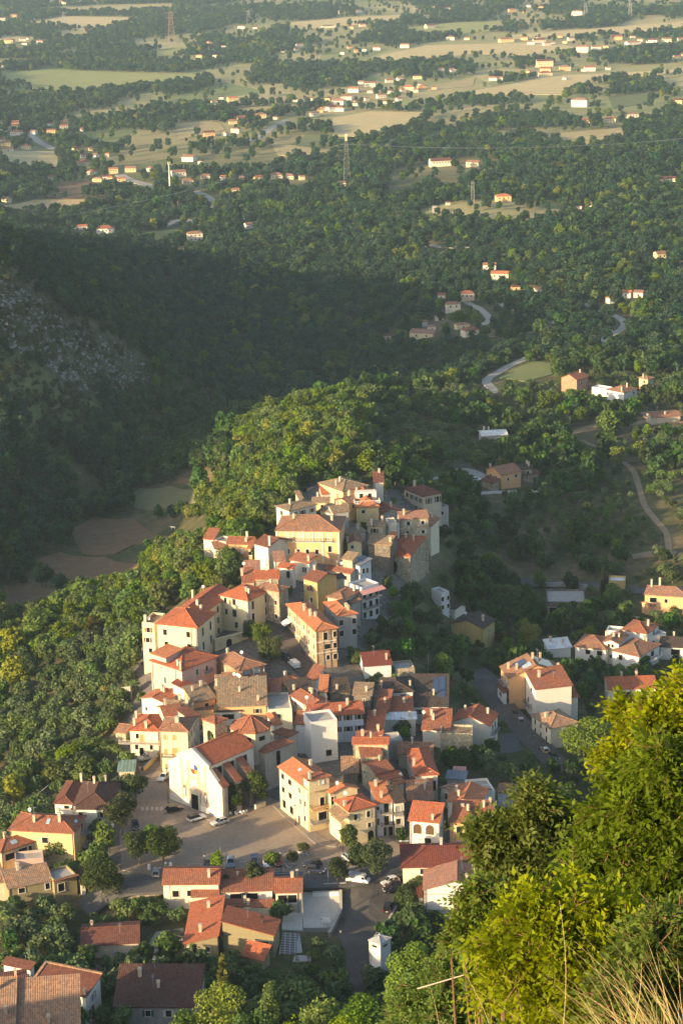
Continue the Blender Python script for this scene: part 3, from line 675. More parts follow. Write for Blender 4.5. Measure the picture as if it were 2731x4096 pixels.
HS('small flat grey roof left of the large stone gable', 6.0, A(1000,500), A(1086,494), 8.5, 'flat', 'pale', 'concrete')
h = HS('detached cream villa with brown hip roof and green shutters right of the upper village', A(1120,205), A(1280,273), A(1440,241), 7.0, 'pyr', 'beige', 'brown', cat='villa'); h.grid('A',4,1,.9,1.6,1.9,3,'g'); h.grid('A',4,1,.9,1.4,5,3,'g'); h.grid('B',2,1,1.1,2.0,2.0,3,'g',.3,.8); h.chimney(.75,.35,1.6)
h = HS('low flat-roofed annex with terrace below the villa with green shutters', A(1270,346), A(1345,386), A(1500,357), 3.8, 'flat', 'grey', 'concrete', cat='annex'); h.win('B',.55,1.6,2.0,1.2)
HS('low house with brown and red gable roof below the roof terrace house', 9.0, A(938,420), A(1140,392), 4.5, 'gl', 'grey', 'redold')
h = HS('small tan-roofed house above the narrow alley right of the palace', 6.0, A(697,590), A(835,547), 5.5, 'gr', 'beige', 'tan'); h.chimney(.3,.7)
h = HS('huddled tan roof with cream chimney in the middle of the upper village', 5.5, A(826,505), A(965,512), 6.5, 'gr', 'palestone', 'tan'); h.chimney(.1,.3,1.4); h.chimney(.6,.8,1.2)
HS('small grey house beside the huddled tan roof', 5.0, A(935,500), A(1005,525), 5.5, 'l+', 'bluewhite', 'tan')
h = HS('stone house with wide tan and orange roof in front of the stone block house', 9.0, A(832,650), A(1030,662), 6.0, 'gr', 'darkstone', 'tan'); h.chimney(.2,.9,1.0)
HS('narrow orange-roofed strip beside the stone block house', 7.0, A(975,664), A(1040,668), 6.3, 'l+', 'stone', 'orange')
h = HS('white-walled house with blue-grey sheet metal roof', A(690,772), A(775,828), A(882,770), 7.5, 'r+', 'bluewhite', 'blue', pitch=.2); h.win('B',.3,2.0,.9,1.4); h.win('B',.65,2.2,.9,1.4); h.win('B',.5,5.0,1.0,1.3)
h = HS('house with patched red roofs left of the blue-grey metal roof', A(495,836), A(705,892), A(770,842), 5.0, 'gl', 'grey', 'redold'); h.dish(.5,.5); h.chimney(.7,.6)
HS('small tan roof patch above the patched red roofs', 4.0, A(625,770), A(720,785), 7.0, 'l+', 'palestone', 'tan')
h = HS('small white house with striped red roof below the palace', A(112,823), A(243,852), A(273,815), 6.5, 'r+', 'white', 'red', pitch=.3); h.win('A',.7,2.0,1.1,2.0)
h = HS('white house with old red roof under the right corner of the palace', A(205,759), A(375,811), A(447,765), 6.5, 'r+', 'white', 'redold', pitch=.3); h.win('A',.7,2.3,.7,1.5); h.win('A',.8,2.3,.7,1.5); h.chimney(.15,.3)
HS('small pinkish roof left of the striped red roof', 5.0, A(92,793), A(190,786), 6.5, 'l+', 'white', 'pinkish')
h = HS('yellow house with brown gable roof in the middle of the lane', A(312,933), A(437,960), A(605,914), 9.5, 'gl', 'ochre', 'brown', pitch=.4); h.closed('A',.55,2.2,1.0,1.7,'b'); h.closed('A',.85,2.2,.9,1.7,'o'); h.win('A',.55,6.0,.9,1.6); h.balcony('A',.55,3.1,2.0,.7)
h = HS('house with dark tan roof behind the yellow house', A(540,880), A(600,932), A(668,905), 6.5, 'gr', 'beige', 'dark'); h.win('A',.5,1.5,.9,1.3,'b')
h = HS('white balcony house with flat roof terrace and pink awning', A(682,938), A(792,1018), A(937,946), 9.0, 'flat', 'bluewhite', 'concrete', ov=.2)
for dr in (3.0,6.0): h.balcony('B',.55,dr,6.0,1.3)
for dr in (2.0,5.0,8.0): h.grid('B',3,1,1.1,1.8,dr)
b = MB(); o,d,n,ln = h.face('B'); q = o+d*ln*.5; q = np.array([q[0],q[1],h.ze-.3]); b.add([q-d*4.2+n*.1,q+d*4.2+n*.1,q+d*4.2+n*2.0-np.array([0,0,.7]),q-d*4.2+n*2.0-np.array([0,0,.7])],[(0,1,2,3)]); b.add([q-d*4.2+n*.1-np.array([0,0,.06]),q+d*4.2+n*.1-np.array([0,0,.06]),q+d*4.2+n*2.0-np.array([0,0,.76]),q-d*4.2+n*2.0-np.array([0,0,.76])],[(0,1,2,3)]); h.out(b,'awning',plain('pink_awning',(.62,.30,.26),.8),h.root)
h = HS('house with broad orange-tan hip roof behind the big corner building', A(505,1082), A(645,1100), A(790,1046), 7.5, 'hip', 'beige', 'tanred'); h.chimney(.2,.8)
HS('low orange roof joining the big corner building to the balcony house', A(640,1076), A(705,1129), A(795,1120), 6.5, 'r+', 'grey', 'tanred', pitch=.2)
h = HS('four-storey cream corner building with big orange hip roof on the village street', A(183,1146), A(420,1350), A(608,1330), 11.0, 'hip', 'tanbrick', 'orange', name='apartment_building', cat='apartment block', pitch=.3)
h.grid('A',6,3,.9,1.5,2.2,3.0,None,.1,.92); h.win('B',.45,2.0,1.2,2.2,pane=DARK); h.win('B',.9,1.8,1.0,1.6); h.win('B',.55,5.0,2.0,1.4); h.win('B',.9,5.0,1.0,1.5); h.win('B',.55,8.2,1.0,1.4); h.win('B',.9,8.2,1.2,1.5)
for f in (.02,.35,.68,.98): h.pipe('B',f)
for f in (.35,.7): h.pipe('A',f)
h.chimney(.62,.35,1.6,.55); h.chimney(.42,.35,1.6,.55); h.chimney(.35,.48,1.0,.55)
for k,w in (('A',1),('B',1)):
    o,d,n,ln = h.face(k); b = MB()
    for dr in (3.5,6.6): q=o+d*ln*.5; b.box(np.array([q[0],q[1],h.ze-dr])+n*.04,(d,Z,n),(ln,.3,.12))
    h.out(b,'string_course',plaster(WC['pale'],.4),h.root)
b = MB(); o,d,n,ln = h.face('A'); q = o+d*ln*.06; q = np.array([q[0],q[1],float(hgt(q[0],q[1]))+3.0]); Dn=np.array([0,0,1.0])
b.add([q-d*1.8,q+d*1.8,q+d*1.8+n*2.2-Dn*.9,q-d*1.8+n*2.2-Dn*.9,q-d*1.8-Dn*.07,q+d*1.8-Dn*.07,q+d*1.8+n*2.2-Dn*.97,q-d*1.8+n*2.2-Dn*.97],[(0,1,2,3),(4,5,6,7),(3,2,6,7)]); h.out(b,'awning',WHITEP,h.root)
h = HS('brick-backed house with orange hip roof attached to the corner building', A(480,1122), A(600,1230), A(765,1211), 9.5, 'hip', 'grey', 'orange'); h.grid('B',2,2,1.2,1.6,2.2); h.win('A',.6,2.2)
# ------------------------------------------------------------------ the cream palace round its court
CQ = dict(name='palace', cat='palace')
h = HS('big cream palace with red roofs round an open court above the wooded slope', B(240,798), B(582,824), B(736,716), 12.0, 'hl', 'cream', 'red', pitch=.42, deep=10, zb=-12.0, **CQ)
PALROOT = h.root
h.win('A',.2,2.3,1.1,1.6); h.win('A',.78,2.3,1.1,1.6); h.win('A',.22,5.9,1.1,1.8); h.win('A',.79,5.9,1.1,1.8)
for f in (.3,.72): h.win('B',f,2.6,1.2,2.4); h.win('B',f,6.6,1.2,2.4)
h.pipe('A',.86); h.pipe('B',.97,m=plain('grey_stone_trim',(.33,.33,.34),.8)); h.chimney(.35,.95,1.2)
def quoins(h,k,fs,m=plain('grey_stone_trim',(.33,.33,.34),.8),bot=11.5):
    o,d,n,ln = h.face(k); b = MB()
    for f in fs:
        for i,zq in enumerate(np.arange(.6,bot,.6)): q=o+d*(f*ln); w=.75 if i%2 else .5; b.box(np.array([q[0],q[1],h.ze-zq])+n*.03,(d,Z,n),(w,.52,.1))
    h.out(b,'quoins',m,h.root)
quoins(h,'A',(.03,.975)); quoins(h,'B',(.03,))
h = PT(PALROOT, B(122,794), B(242,804), 9.0, 13.0, 'flat', 'cream', 'tanred', zb=-14.0); h.chimney(.75,.15,2.0,.7); h.dish(.55,.2); h.antenna(.85,.3,3)
h = PT(PALROOT, B(393,690), B(625,714), B(870,535), 11.0, 'gr', 'cream', 'red', pitch=.42); h.grid('B',3,3,1.1,1.9,2.0,3.2); h.chimney(.35,.15,1.2); h.chimney(.95,.55,2.0,.5); h.dish(.85,.8,1.4)
h = PT(PALROOT, B(748,572), B(985,609), B(1181,532), 9.8, 'hl', 'cream', 'red', pitch=.4)
h.win('A',.18,1.3,.9,1.6); h.win('A',.5,1.3,1.0,1.7,trim=plain('grey_stone_trim',(.33,.33,.34),.8)); h.win('A',.2,4.6,.9,1.7); h.win('A',.5,4.6,1.3,2.0,trim=plain('grey_stone_trim',(.33,.33,.34),.8)); h.win('A',.55,8.0,1.0,1.7); h.win('A',.85,8.6,1.0,1.2)
for f in (.2,.78): h.win('B',f,2.0,1.1,2.4); h.win('B',f,5.6,1.1,2.4)
h.win('B',.78,8.4,1.2,1.5,pane=plain('pale_grille',(.35,.33,.26),.7)); quoins(h,'A',(.97,),bot=9.5); quoins(h,'B',(.03,.97),bot=9.5); h.chimney(.3,.3,1.0,.5); h.chimney(.22,.3,1.0,.5)
# court wall with its arched gate
p0 = hit(*B(720,1015)); p1 = hit(*B(985,905)); d_ = U3(p1-p0); d_[2]=0; Lw=np.linalg.norm((p1-p0)[:2]); nn=np.array([d_[1],-d_[0],0]); gz=min(p0[2],p1[2])
rt = empty('courtyard_wall',tuple(p0),'cream courtyard wall with arched dark gate between the palace wings','wall')
b=MB(); b.box(p0+d_*Lw/2+Z*1.2,(d_,Z,nn),(Lw,4.6,.5)); b.box(p0+d_*Lw/2+Z*3.6,(d_,Z,nn),(Lw+.1,.25,.9)); w_=b.build('wall',plaster(WC['cream'],.6),rt); w_.matrix_parent_inverse=Matrix.Translation(-rt.location)
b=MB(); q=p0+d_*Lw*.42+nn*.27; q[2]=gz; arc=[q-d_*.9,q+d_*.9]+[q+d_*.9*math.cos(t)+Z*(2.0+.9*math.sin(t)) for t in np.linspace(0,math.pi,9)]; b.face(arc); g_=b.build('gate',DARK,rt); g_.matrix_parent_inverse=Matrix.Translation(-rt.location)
# roofs behind the cream palace
h = HS('dark red mono-pitch roof behind the street wing of the cream palace', 7.0, B(935,463), B(1045,456), 7.5, 'l+', 'beige', 'redold'); h.chimney(.5,.1,1.6); h.dish(.9,.3,1.6)
HS('pale pink roof strip at the back of the red roofs behind the palace', 5.0, B(950,366), B(1085,361), 7.0, 'l+', 'pale', 'pinkish')
h = HS('red gable roof with white chimney above the street wing', 8.0, B(1035,433), B(1238,426), 8.0, 'gr', 'stone', 'red'); h.chimney(.5,.5,1.4)
h = HS('old stone house with tan-red hip roof at the head of the lane', B(1042,472), B(1233,537), B(1320,468), 10.0, 'hip', 'stone', 'tanred'); h.win('A',.85,3.5,.8,1.3); h.win('A',.85,7.5,.8,1.3); h.win('B',.6,4,.8,1.2)
# ------------------------------------------------------------------ below the cream palace
h = HS('pink house with red hip roof, raised dormer and green shutter', B(190,1086), B(455,1167), B(752,1054), 9.0, 'hip', 'pink', 'red', pitch=.36)
h.win('A',.35,1.2,.7,.5,pane=SHC['g']); h.closed('A',.45,4.4,.9,1.8,'g'); h.win('A',.88,4.6,.7,1.2); h.closed('B',.42,2.2,1.0,1.6,'g'); h.win('B',.7,2.2,1.0,1.6); h.balcony('B',.72,3.4,2.4,.9); h.pipe('A',.05); h.pipe('A',.8); h.chimney(.22,.1,1.2,.5); h.chimney(.06,.03,1.8,.5)
b=MB(); b.box(h.p(h.a*.68,h.b*.22,1.6),(h.el,h.er,(0,0,1)),(5.6,6.0,1.6)); dm=h.out(b,'dormer',plaster(WC['grey'],.5),h.root)
b=MB(); c4=[h.p(h.a*.68-3.1,h.b*.22-3.4,2.35),h.p(h.a*.68+3.1,h.b*.22-3.4,2.35),h.p(h.a*.68+3.1,h.b*.22+3.3,3.1),h.p(h.a*.68-3.1,h.b*.22+3.3,3.1)]; b.add(c4+[q-Z*.18 for q in c4],[(0,1,2,3),(4,5,6,7),(0,1,5,4),(1,2,6,5),(2,3,7,6),(3,0,4,7)]); h.out(b,'roof',roofmat('orange'),dm,uv=True)
h = HS('house with broad brownish orange hip roof and white window panels', B(700,1042), B(910,1170), B(1132,1113), 6.0, 'hip', 'brick', 'tanred', pitch=.34)
for f in (.3,.68): h.win('B',f,1.7,1.7,2.2,pane=plain('white_blind',(.5,.5,.47),.7))
h.pipe('B',.97,m=WHITEP); h.dish(.4,.5,1.2); h.aircon('B',.88,2.6)
h = HS('small white house with bright orange roof beside the street trees', B(1187,1196), B(1290,1292), B(1452,1224), 4.8, 'hip', 'white', 'orange', pitch=.36); h.win('A',.45,1.2,.9,1.2); h.win('B',.5,1.4,1.2,.9); h.chimney(.85,.5,1.2)
h = HS('white annex with dark orange roof right of the small white house', 6.0, B(1440,1228), B(1535,1240), 3.8, 'l+', 'white', 'redold', cat='annex'); h.win('B',.2,1.1,1.0,.8)
h = HS('white lean-to house with striped red roof against the pink house', B(370,1302), B(528,1342), B(600,1270), 4.2, 'l+', 'white', 'red', pitch=.32); h.win('B',.4,1.4,.8,1.2)
h = HS('low white house with pink and red gable roof on the left edge of the village', B(118,1413), B(315,1424), B(440,1380), 5.0, 'gr', 'white', 'orange', pitch=.24); h.win('A',.2,2.8,.6,1.0)
# tan roofs in the centre
h = HS('broad tan roof of old curved tiles in the centre of the village', 13.0, B(735,1457), B(1140,1442), 5.2, 'l+', 'peach', 'tan', pitch=.24); h.dish(.85,.45,1.3)
h = HS('low dark strip roof over a white porch below the broad tan roof', 3.2, B(708,1496), B(940,1487), 4.0, 'l+', 'white', 'dark', cat='porch'); h.win('B',.5,1.6,3.0,1.4,pane=DARK)
HS('pinkish tan sloping roof left of the broad tan roof', 8.0, B(546,1422), B(738,1385), 5.2, 'l+', 'peach', 'tan', pitch=.22)
HS('peach roof terrace with parapet below the pinkish tan roof', 6.0, B(528,1512), B(738,1500), 3.8, 'flat', 'peach', 'tanred', cat='terrace')
HS('grey concrete roof deck right of the broad tan roof', 12.0, B(1130,1497), B(1350,1483), 5.0, 'flat', 'pale', 'concrete', cat='terrace')
h = HS('dark tiled gable roof behind the broad tan roof', 9.0, B(918,1303), B(1165,1277), 4.8, 'gr', 'beige', 'darkbrown'); h.chimney(.2,.6,1.2)
h = HS('tan-red gable with two dishes under the white-panelled house', 7.0, B(770,1253), B(945,1246), 5.4, 'gr', 'peach', 'tanred'); h.dish(.2,.6,1.0); h.dish(.15,.75,1.0); h.chimney(.6,.2,1.6)
h = HS('small old tan roof beside a white parapet above the tan roofs', 6.0, B(712,1318), B(905,1312), 4.4, 'l+', 'white', 'tan'); h.chimney(.3,.1)
h = HS('thin red roof strip beside the concrete deck', 5.0, B(1060,1332), B(1250,1326), 4.8, 'l+', 'grey', 'redold'); h.chimney(.4,.3,1.0)
# ------------------------------------------------------------------ houses round the church
h = HS('pale yellow house with orange hip roof and long balcony over the slope', 11.0, C(105,643), C(358,651), 7.4, 'hip', 'pale', 'red', pitch=.4); h.closed('B',.4,2.2,1.1,2.2,'o'); h.balcony('B',.5,3.4,13,1.2,rail=plaster(WC['beige'],.5)); h.door('B',.38,1.1,2.2,DARK); h.chimney(.2,.15,1.6,.55); h.chimney(.7,.05,1.6,.5); h.chimney(.1,.55,1.4,.55); h.pipe('B',.99)
h = HS('tall cream house with orange shutters beside the church front', C(340,650), C(590,656), C(653,555), 12.4, 'hl', 'cream', 'tanred', pitch=.4)
for dr in (1.7,5.6,9.6):
    h.closed('A',.2,dr,.9,1.5,'o'); h.closed('A',.52,dr+.1,1.0 if dr != 5.6 else 1.5,1.5 if dr != 5.6 else 2.4,'o')
h.balcony('A',.5,6.9,6.0,1.0); h.grid('B',3,3,.9,1.6,2.2,3.4); h.balcony('B',.55,7.0,5,.9); h.pipe('A',.02); h.chimney(.45,.35,1.0,.9)
HS('dark red roof behind the tall cream house', 9.0, C(397,547), C(562,522), 9.0, 'gr', 'beige', 'redold')
h = HS('old tan roof with stone chimney behind the dark red roof', 7.0, C(372,474), C(612,482), 7.5, 'gr', 'palestone', 'tan'); h.chimney(.6,.5,1.2,.6); h.chimney(.3,.8,1.6,.7)
HS('house with narrow dark roof beside the bell tower', 5.0, C(612,560), C(690,520), 9.0, 'l+', 'beige', 'redold')
# white block and roofs east of the church
h = HS('plain white block with flat roof and a single dark window', 7.0, D(283,697), D(500,667), 10.5, 'flat', 'tidy', 'concrete', ov=.1); h.win('B',.65,8.2,1.4,1.6,pane=DARK)
h = HS('long white house with red roof and rusty antennas behind the white block', 9.0, D(265,641), D(719,606), 7.6, 'gr', 'bluewhite', 'red', pitch=.36); h.grid('B',4,2,1.0,1.3,1.0,3.0,'b',.3,.92); h.antenna(.4,.35,3.2); h.antenna(.3,.1,3.0); h.dish(.1,.02,1.2)
h = HS('dark red gable roof with white gable behind the long red roof', 10.0, D(268,556), D(446,512), 7.0, 'gl', 'white', 'redold'); h.dish(.2,.1,1.6)
HS('white house with orange hip corner roof behind the church apse', 10.0, D(150,692), D(276,698), 8.0, 'gr', 'bluewhite', 'redold')
HS('house with bright orange roof between apse and white block', 8.0, D(-20,700), D(62,690), 8.5, 'hl', 'white', 'orange')
h = HS('square stone house with tan roof rising among the red roofs', D(615,463), D(776,464), D(803,392), 7.5, 'r+', 'darkstone', 'tan', pitch=.2); h.win('A',.6,1.4,.5,.5,pane=DARK)
HS('mossy dark roof left of the square stone house', 6.0, D(430,446), D(612,432), 5.4, 'l+', 'darkstone', 'dark')
HS('dark mossy roof below the small white house', 7.0, D(150,482), D(345,446), 5.0, 'l+', 'darkstone', 'dark')
h = HS('little house with bright orange striped roof among dark roofs', 7.0, D(345,432), D(422,432), 5.8, 'l+', 'cream', 'orange', pitch=.3)
h = HS('white house with dark brown hip roof and one black window', 11.0, D(845,443), D(1113,432), 5.8, 'hip', 'tidy', 'dark'); h.win('B',.68,1.6,1.4,1.6); h.chimney(.3,.05,1.6,.4); h.chimney(.3,.9,1.2,.4)
h = HS('white house with large dark roof carrying blue solar panels', 15.0, D(1075,552), D(1390,552), 4.6, 'l+', 'tidy', 'dark', pitch=.22); h.panel(.45,.85,.58,.72); h.panel(.28,.9,.73,.9); h.door('B',.4,2.0,2.1,DARK); h.chimney(.35,.6,1.2,.4)
HS('red mono-pitch roof beside the dark brown hip roof', 9.0, D(790,597), D(906,602), 4.2, 'l+', 'white', 'redold')
HS('low red roof in front of the dark solar roof', 6.5, D(900,607), D(1110,602), 3.6, 'l+', 'grey', 'redold')
HS('white shed with pale sheet canopy below the low red roof', 4.0, D(812,660), D(1135,652), 3.2, 'l+', 'white', 'whitesheet', cat='shed', pitch=.12)
h = HS('low house with long mossy brown roof beside the garden', 9.0, D(1165,738), D(1407,742), 4.0, 'l+', 'white', 'redold', pitch=.26); h.dish(.6,.05,1.2)
HS('narrow red roof sloping down beside the garden', 10.0, D(715,777), D(863,780), 4.2, 'l+', 'grey', 'red', pitch=.26)
HS('low grey concrete store with flat roof between red roofs', 6.0, D(868,852), D(1035,835), 4.4, 'flat', 'grey', 'concrete', cat='store')
h = HS('low stone house with mossy red roof above the stone wall block', 8.0, D(970,932), D(1262,938), 3.8, 'gr', 'beige', 'tanred'); h.chimney(.5,.4,1.2,.4)
# red roofs stepping down to the square
h = HS('high red roof over an old wall lit orange, top of the stepped roofs', D(557,758), D(612,852), D(912,887), 8.5, 'gr', 'palestone', 'red', pitch=.3); h.chimney(.5,.5,1.0,.4)
HS('second stepped red roof under the high red roof', D(640,862), D(682,957), D(862,950), 7.0, 'l+', 'palestone', 'redold', pitch=.2)
h = HS('old cream house with brown mossy roof, third of the stepped roofs', D(676,1004), D(800,1092), D(960,1058), 6.4, 'gr', 'palestone', 'redold', pitch=.26); h.win('A',.2,2.0,.7,.9,pane=DARK); h.chimney(.6,.7,1.0,.4)
HS('orange roof in the middle of the stepped roofs', D(785,1072), D(845,1150), D(1030,1090), 5.6, 'gr', 'pale', 'red')
h = HS('white gabled house with small bright orange roof at the foot of the stepped roofs', D(880,1123), D(967,1183), D(1046,1133), 4.8, 'gr', 'white', 'orange', pitch=.34); h.win('A',.35,1.5,1.0,1.6); h.dish(.4,.9,1.0)
h = HS('long white house with red roof right of the small orange gable', D(1035,1142), D(1092,1192), D(1266,1217), 4.4, 'gr', 'white', 'redold', pitch=.28); h.chimney(.6,.9,1.2,.5)
HS('little shed of loose pale tiles beside the stepped roofs', 6.0, D(530,1087), D(676,1082), 3.0, 'l+', 'darkstone', 'lit', cat='shed')
HS('roof with rows of brown old tiles above the loggia house', 8.0, D(1050,1305), D(1270,1300), 5.0, 'l+', 'darkstone', 'tanred', pitch=.22)
h = HS('white house with red hip roof and dark garage opening right of the stepped roofs', H(613,66), H(712,208), H(913,206), 6.2, 'hl', 'white', 'red', pitch=.38); h.win('B',.75,3.0,1.7,2.6,pane=DARK); h.win('B',.3,2.2,.9,1.0); h.chimney(.35,.12,1.4,.5)
# houses on the square
h = HS('cream three-storey house with orange roof and flowered balconies on the square', D(14,1058), D(262,1222), D(520,1168), 11.0, 'gl', 'cream', 'orange', pitch=.34)
for dr in (1.8,5.2): h.win('A',.13,dr,1.5,1.4,pane=DARK); h.win('A',.37,dr+.1,1.7,1.4,pane=DARK)
h.win('A',.15,8.8,1.7,2.0,pane=DARK); h.win('A',.40,8.9,1.8,2.0,pane=DARK)
for f,dr in ((.72,4.8),(.88,4.4),(.86,8.2),(.7,2.0)): h.win('A',f,dr,.8,1.4)
h.door('A',.66,1.1,2.3); h.win('B',.45,3.9,1.2,2.2,pane=DARK); h.win('B',.45,7.6,2.2,2.2,pane=DARK); h.balcony('B',.42,5.0,6.2,1.5,slabm=plaster(WC['peach'],.5)); h.balcony('B',.42,8.6,6.2,1.5); h.panel(.55,.62,.28,.38,m=plain('skylight',(.35,.45,.5),.15),name='skylight'); h.pipe('A',.98)
R1 = h.root
h = PT(R1, D(205,1108), D(262,1147), D(450,1111), 13.6, 'hip', 'cream', 'redold', pitch=.32, zb=10.3)
h.win('B',.62,1.2,1.0,1.1,pane=WHITEP); h.closed('A',.4,1.3,.8,1.2,'w'); h.chimney(.1,.12,1.5,.55)
h = PT(R1, D(408,1215), D(440,1252), D(675,1202), 10.0, 'gl', 'cream', 'orange', pitch=.34); h.win('B',.05,2.0,.7,2.0); h.dish(.4,.3,1.2)
h = HS('cream house with red hip roof and arched door at the corner of the square', D(462,1311), D(585,1396), D(815,1347), 8.8, 'hip', 'cream', 'red', pitch=.38); h.win('B',.25,1.9,.95,1.5); h.win('B',.75,1.9,.95,1.5); h.win('B',.78,4.7,.9,1.1); h.closed('A',.3,1.8,.9,1.5,'w'); h.win('A',.75,1.8,.9,1.5); h.chimney(.4,.1,.8,.6); h.dish(.75,.3,1.2)
o,d,n,ln = h.face('B'); q=o+d*ln*.82; q[2]=float(hgt(q[0],q[1])); b=MB(); arc=[q-d*.75+n*.03,q+d*.75+n*.03]+[q+d*.75*math.cos(t)+Z*(1.9+.75*math.sin(t))+n*.03 for t in np.linspace(0,math.pi,9)]; b.face(arc); h.out(b,'door',DARK,h.root)
o,d,n,ln = h.face('A'); q=o+d*ln*.62; b=MB(); q1=np.array([q[0],q[1],h.ze-3.6]); b.box(q1+n*1.1,(d,Z,n),(6.0,.25,2.4)); g=MB(); g.box(q1+n*2.25+Z*1.0,(d,Z,n),(6.0,.14,.2))
for t in np.linspace(-2.9,2.9,18): g.box(q1+n*2.25+d*t+Z*.5,(d,Z,n),(.13,.9,.13))
bo=h.out(b,'balcony',plaster(WC['cream'],.3),h.root); h.out(g,'balustrade',plaster(WC['pale'],.3),bo)
b=MB(); b.box(q1+n*1.1-Z*1.9,(d,Z,n),(5.6,3.6,2.2)); h.out(b,'porch_room',plaster(WC['cream'],.4),h.root)
b=MB(); c4=[q1+d*3.3+n*2.6+Z*2.1,q1-d*3.3+n*2.6+Z*2.1,q1-d*3.3+Z*2.9,q1+d*3.3+Z*2.9]; b.add(c4+[x-Z*.15 for x in c4],[(0,1,2,3),(4,5,6,7),(0,1,5,4),(1,2,6,5),(2,3,7,6),(3,0,4,7)]); h.out(b,'porch_roof',roofmat('tan'),h.root,uv=True)
h = HS('pale blue-white house with two iron balconies and orange roof near the square', 7.0, H(402,428), H(552,411), 8.6, 'l+', 'bluewhite', 'orange', pitch=.34); 
for dr in (1.6,4.7): h.win('B',.62,dr,1.2,2.3,pane=DARK); h.balcony('B',.62,dr+1.2,2.8,.9)
h.door('B',.55,1.0,2.2,DARK); h.door('B',.82,1.4,2.2,DARK); h.win('B',.06,1.5,.7,.9); h.win('B',.06,4.8,.6,1.6)
h = HS('narrow white house with dark mossy roof beside the blue-white house', 6.0, H(552,426), H(646,411), 8.6, 'l+', 'white', 'dark'); h.win('B',.3,2.1,1.3,2.2,pane=GALV); h.balcony('B',.35,3.3,2.2,.7); h.win('B',.3,4.9,1.2,1.4); h.win('B',.3,7.3,1.2,1.6)
# loggia house
h = HS('white house with two-arched loggia and bright red roof', H(658,570), H(919,585), H(960,520), 7.8, 'r+', 'white', 'red', pitch=.42)
o,d,n,ln = h.face('A')
for f in (.27,.70):
    b=MB(); q=o+d*(f*ln)+n*.02; q=np.array([q[0],q[1],h.ze-3.3]); r_=ln*.155
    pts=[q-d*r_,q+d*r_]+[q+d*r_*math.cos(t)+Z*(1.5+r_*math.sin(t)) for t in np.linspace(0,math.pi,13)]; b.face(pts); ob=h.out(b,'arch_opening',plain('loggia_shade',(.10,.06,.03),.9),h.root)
    g=MB(); 
    for a0,a1 in zip(pts[1:],pts[2:]+pts[:1]): g.tube(a0+n*.05,a1+n*.05,.1,.1,5)
    h.out(g,'frame',WHITEP,ob)
h.win('A',.62,5.3,1.5,2.2,pane=DARK); h.balcony('A',.62,6.5,4.2,.9,slabm=plaster(WC['beige'],.5)); h.win('B',.5,2.6,1.0,1.2); h.chimney(.25,.15,.9,.5); h.pipe('A',.03)
h = HS('peach house with dark red roof and black windows beside the loggia house', H(983,584), H(1116,590), H(1178,540), 7.6, 'r+', 'peach', 'redold', pitch=.3, ov=.25); h.win('A',.68,1.9,1.4,1.7,pane=DARK); h.win('A',.68,5.6,1.4,1.6,pane=DARK); h.chimney(.15,.8,1.0,.5)
h = HS('back house with orange roof strip and white chimneys behind the loggia house', 5.0, H(1012,510), H(1352,512), 7.5, 'l+', 'pale', 'redold', pitch=.26); h.chimney(.5,.75,1.2,.5); h.chimney(.7,.9,1.2,.5); h.chimney(.3,.25,1.0,.7)
HS('low white box-shaped store in front of the peach house', 4.0, H(1116,682), H(1256,680), 3.4, 'flat', 'tidy', 'concrete', cat='store', ov=.1)
HS('house with one lit orange and one shaded red roof slope above the loggia house', 9.5, H(963,416), H(1252,440), 5.2, 'gl', 'white', 'orange', pitch=.34)
HS('cream house with ragged lit tan roof behind the orange slope', H(905,285), H(1006,350), H(1118,306), 4.8, 'gr', 'pale', 'lit', pitch=.34)
HS('low flat grey roof right of the ragged tan roof', 6.0, H(1140,332), H(1348,314), 4.0, 'flat', 'white', 'concrete')
HS('white walled store right of the orange slope', 4.0, H(1257,352), H(1362,340), 4.6, 'flat', 'tidy', 'redold', cat='store', ov=.1)
HS('little tan-roofed hut at the right end of the lower houses', 6.0, H(1362,336), H(1490,352), 3.6, 'gr', 'bluewhite', 'tanred', cat='hut')
HS('shed with blue-grey sheet roof above the ragged tan roof', 4.0, H(958,228), H(1125,238), 3.0, 'l+', 'grey', 'blue', cat='shed', pitch=.15)
HS('shed with pink sheet roof above the ragged tan roof', 3.0, H(1014,190), H(1121,194), 3.4, 'l+', 'grey', 'rosesheet', cat='shed', pitch=.25)
HS('long house with wine red hip roof and cream walls behind the foreground branches', 12.0, H(608,942), H(1365,922), 5.8, 'hip', 'pale', 'wine', pitch=.36).win('B',.22,1.2,1.3,1.3)
h = HS('tall white house with worn pinkish roof behind the foreground branches', H(800,952), H(776,1118), H(1330,1110), 8.2, 'gl', 'tidy', 'pinkish', pitch=.3)
h.nwin = 1; o,d,n,ln = h.face('B'); b=MB()
for dr in (1.2,5.2): q=o+d*ln*.5; b.box(np.array([q[0],q[1],h.ze-dr])+n*.03,(d,Z,n),(ln,.25,.1))
q=o+d*.3; b.box(np.array([q[0],q[1],h.ze-4.1])+n*.03,(d,Z,n),(.5,8,.1)); h.out(b,'string_course',plain('grey_stone_trim',(.33,.33,.34),.8),h.root)
HS('red lean-to roof on the left flank of the tall white house', 7.5, H(740,1176), H(790,1172), 3.6, 'l+', 'grey', 'red', cat='lean-to', name='lean_to', ov=.2)
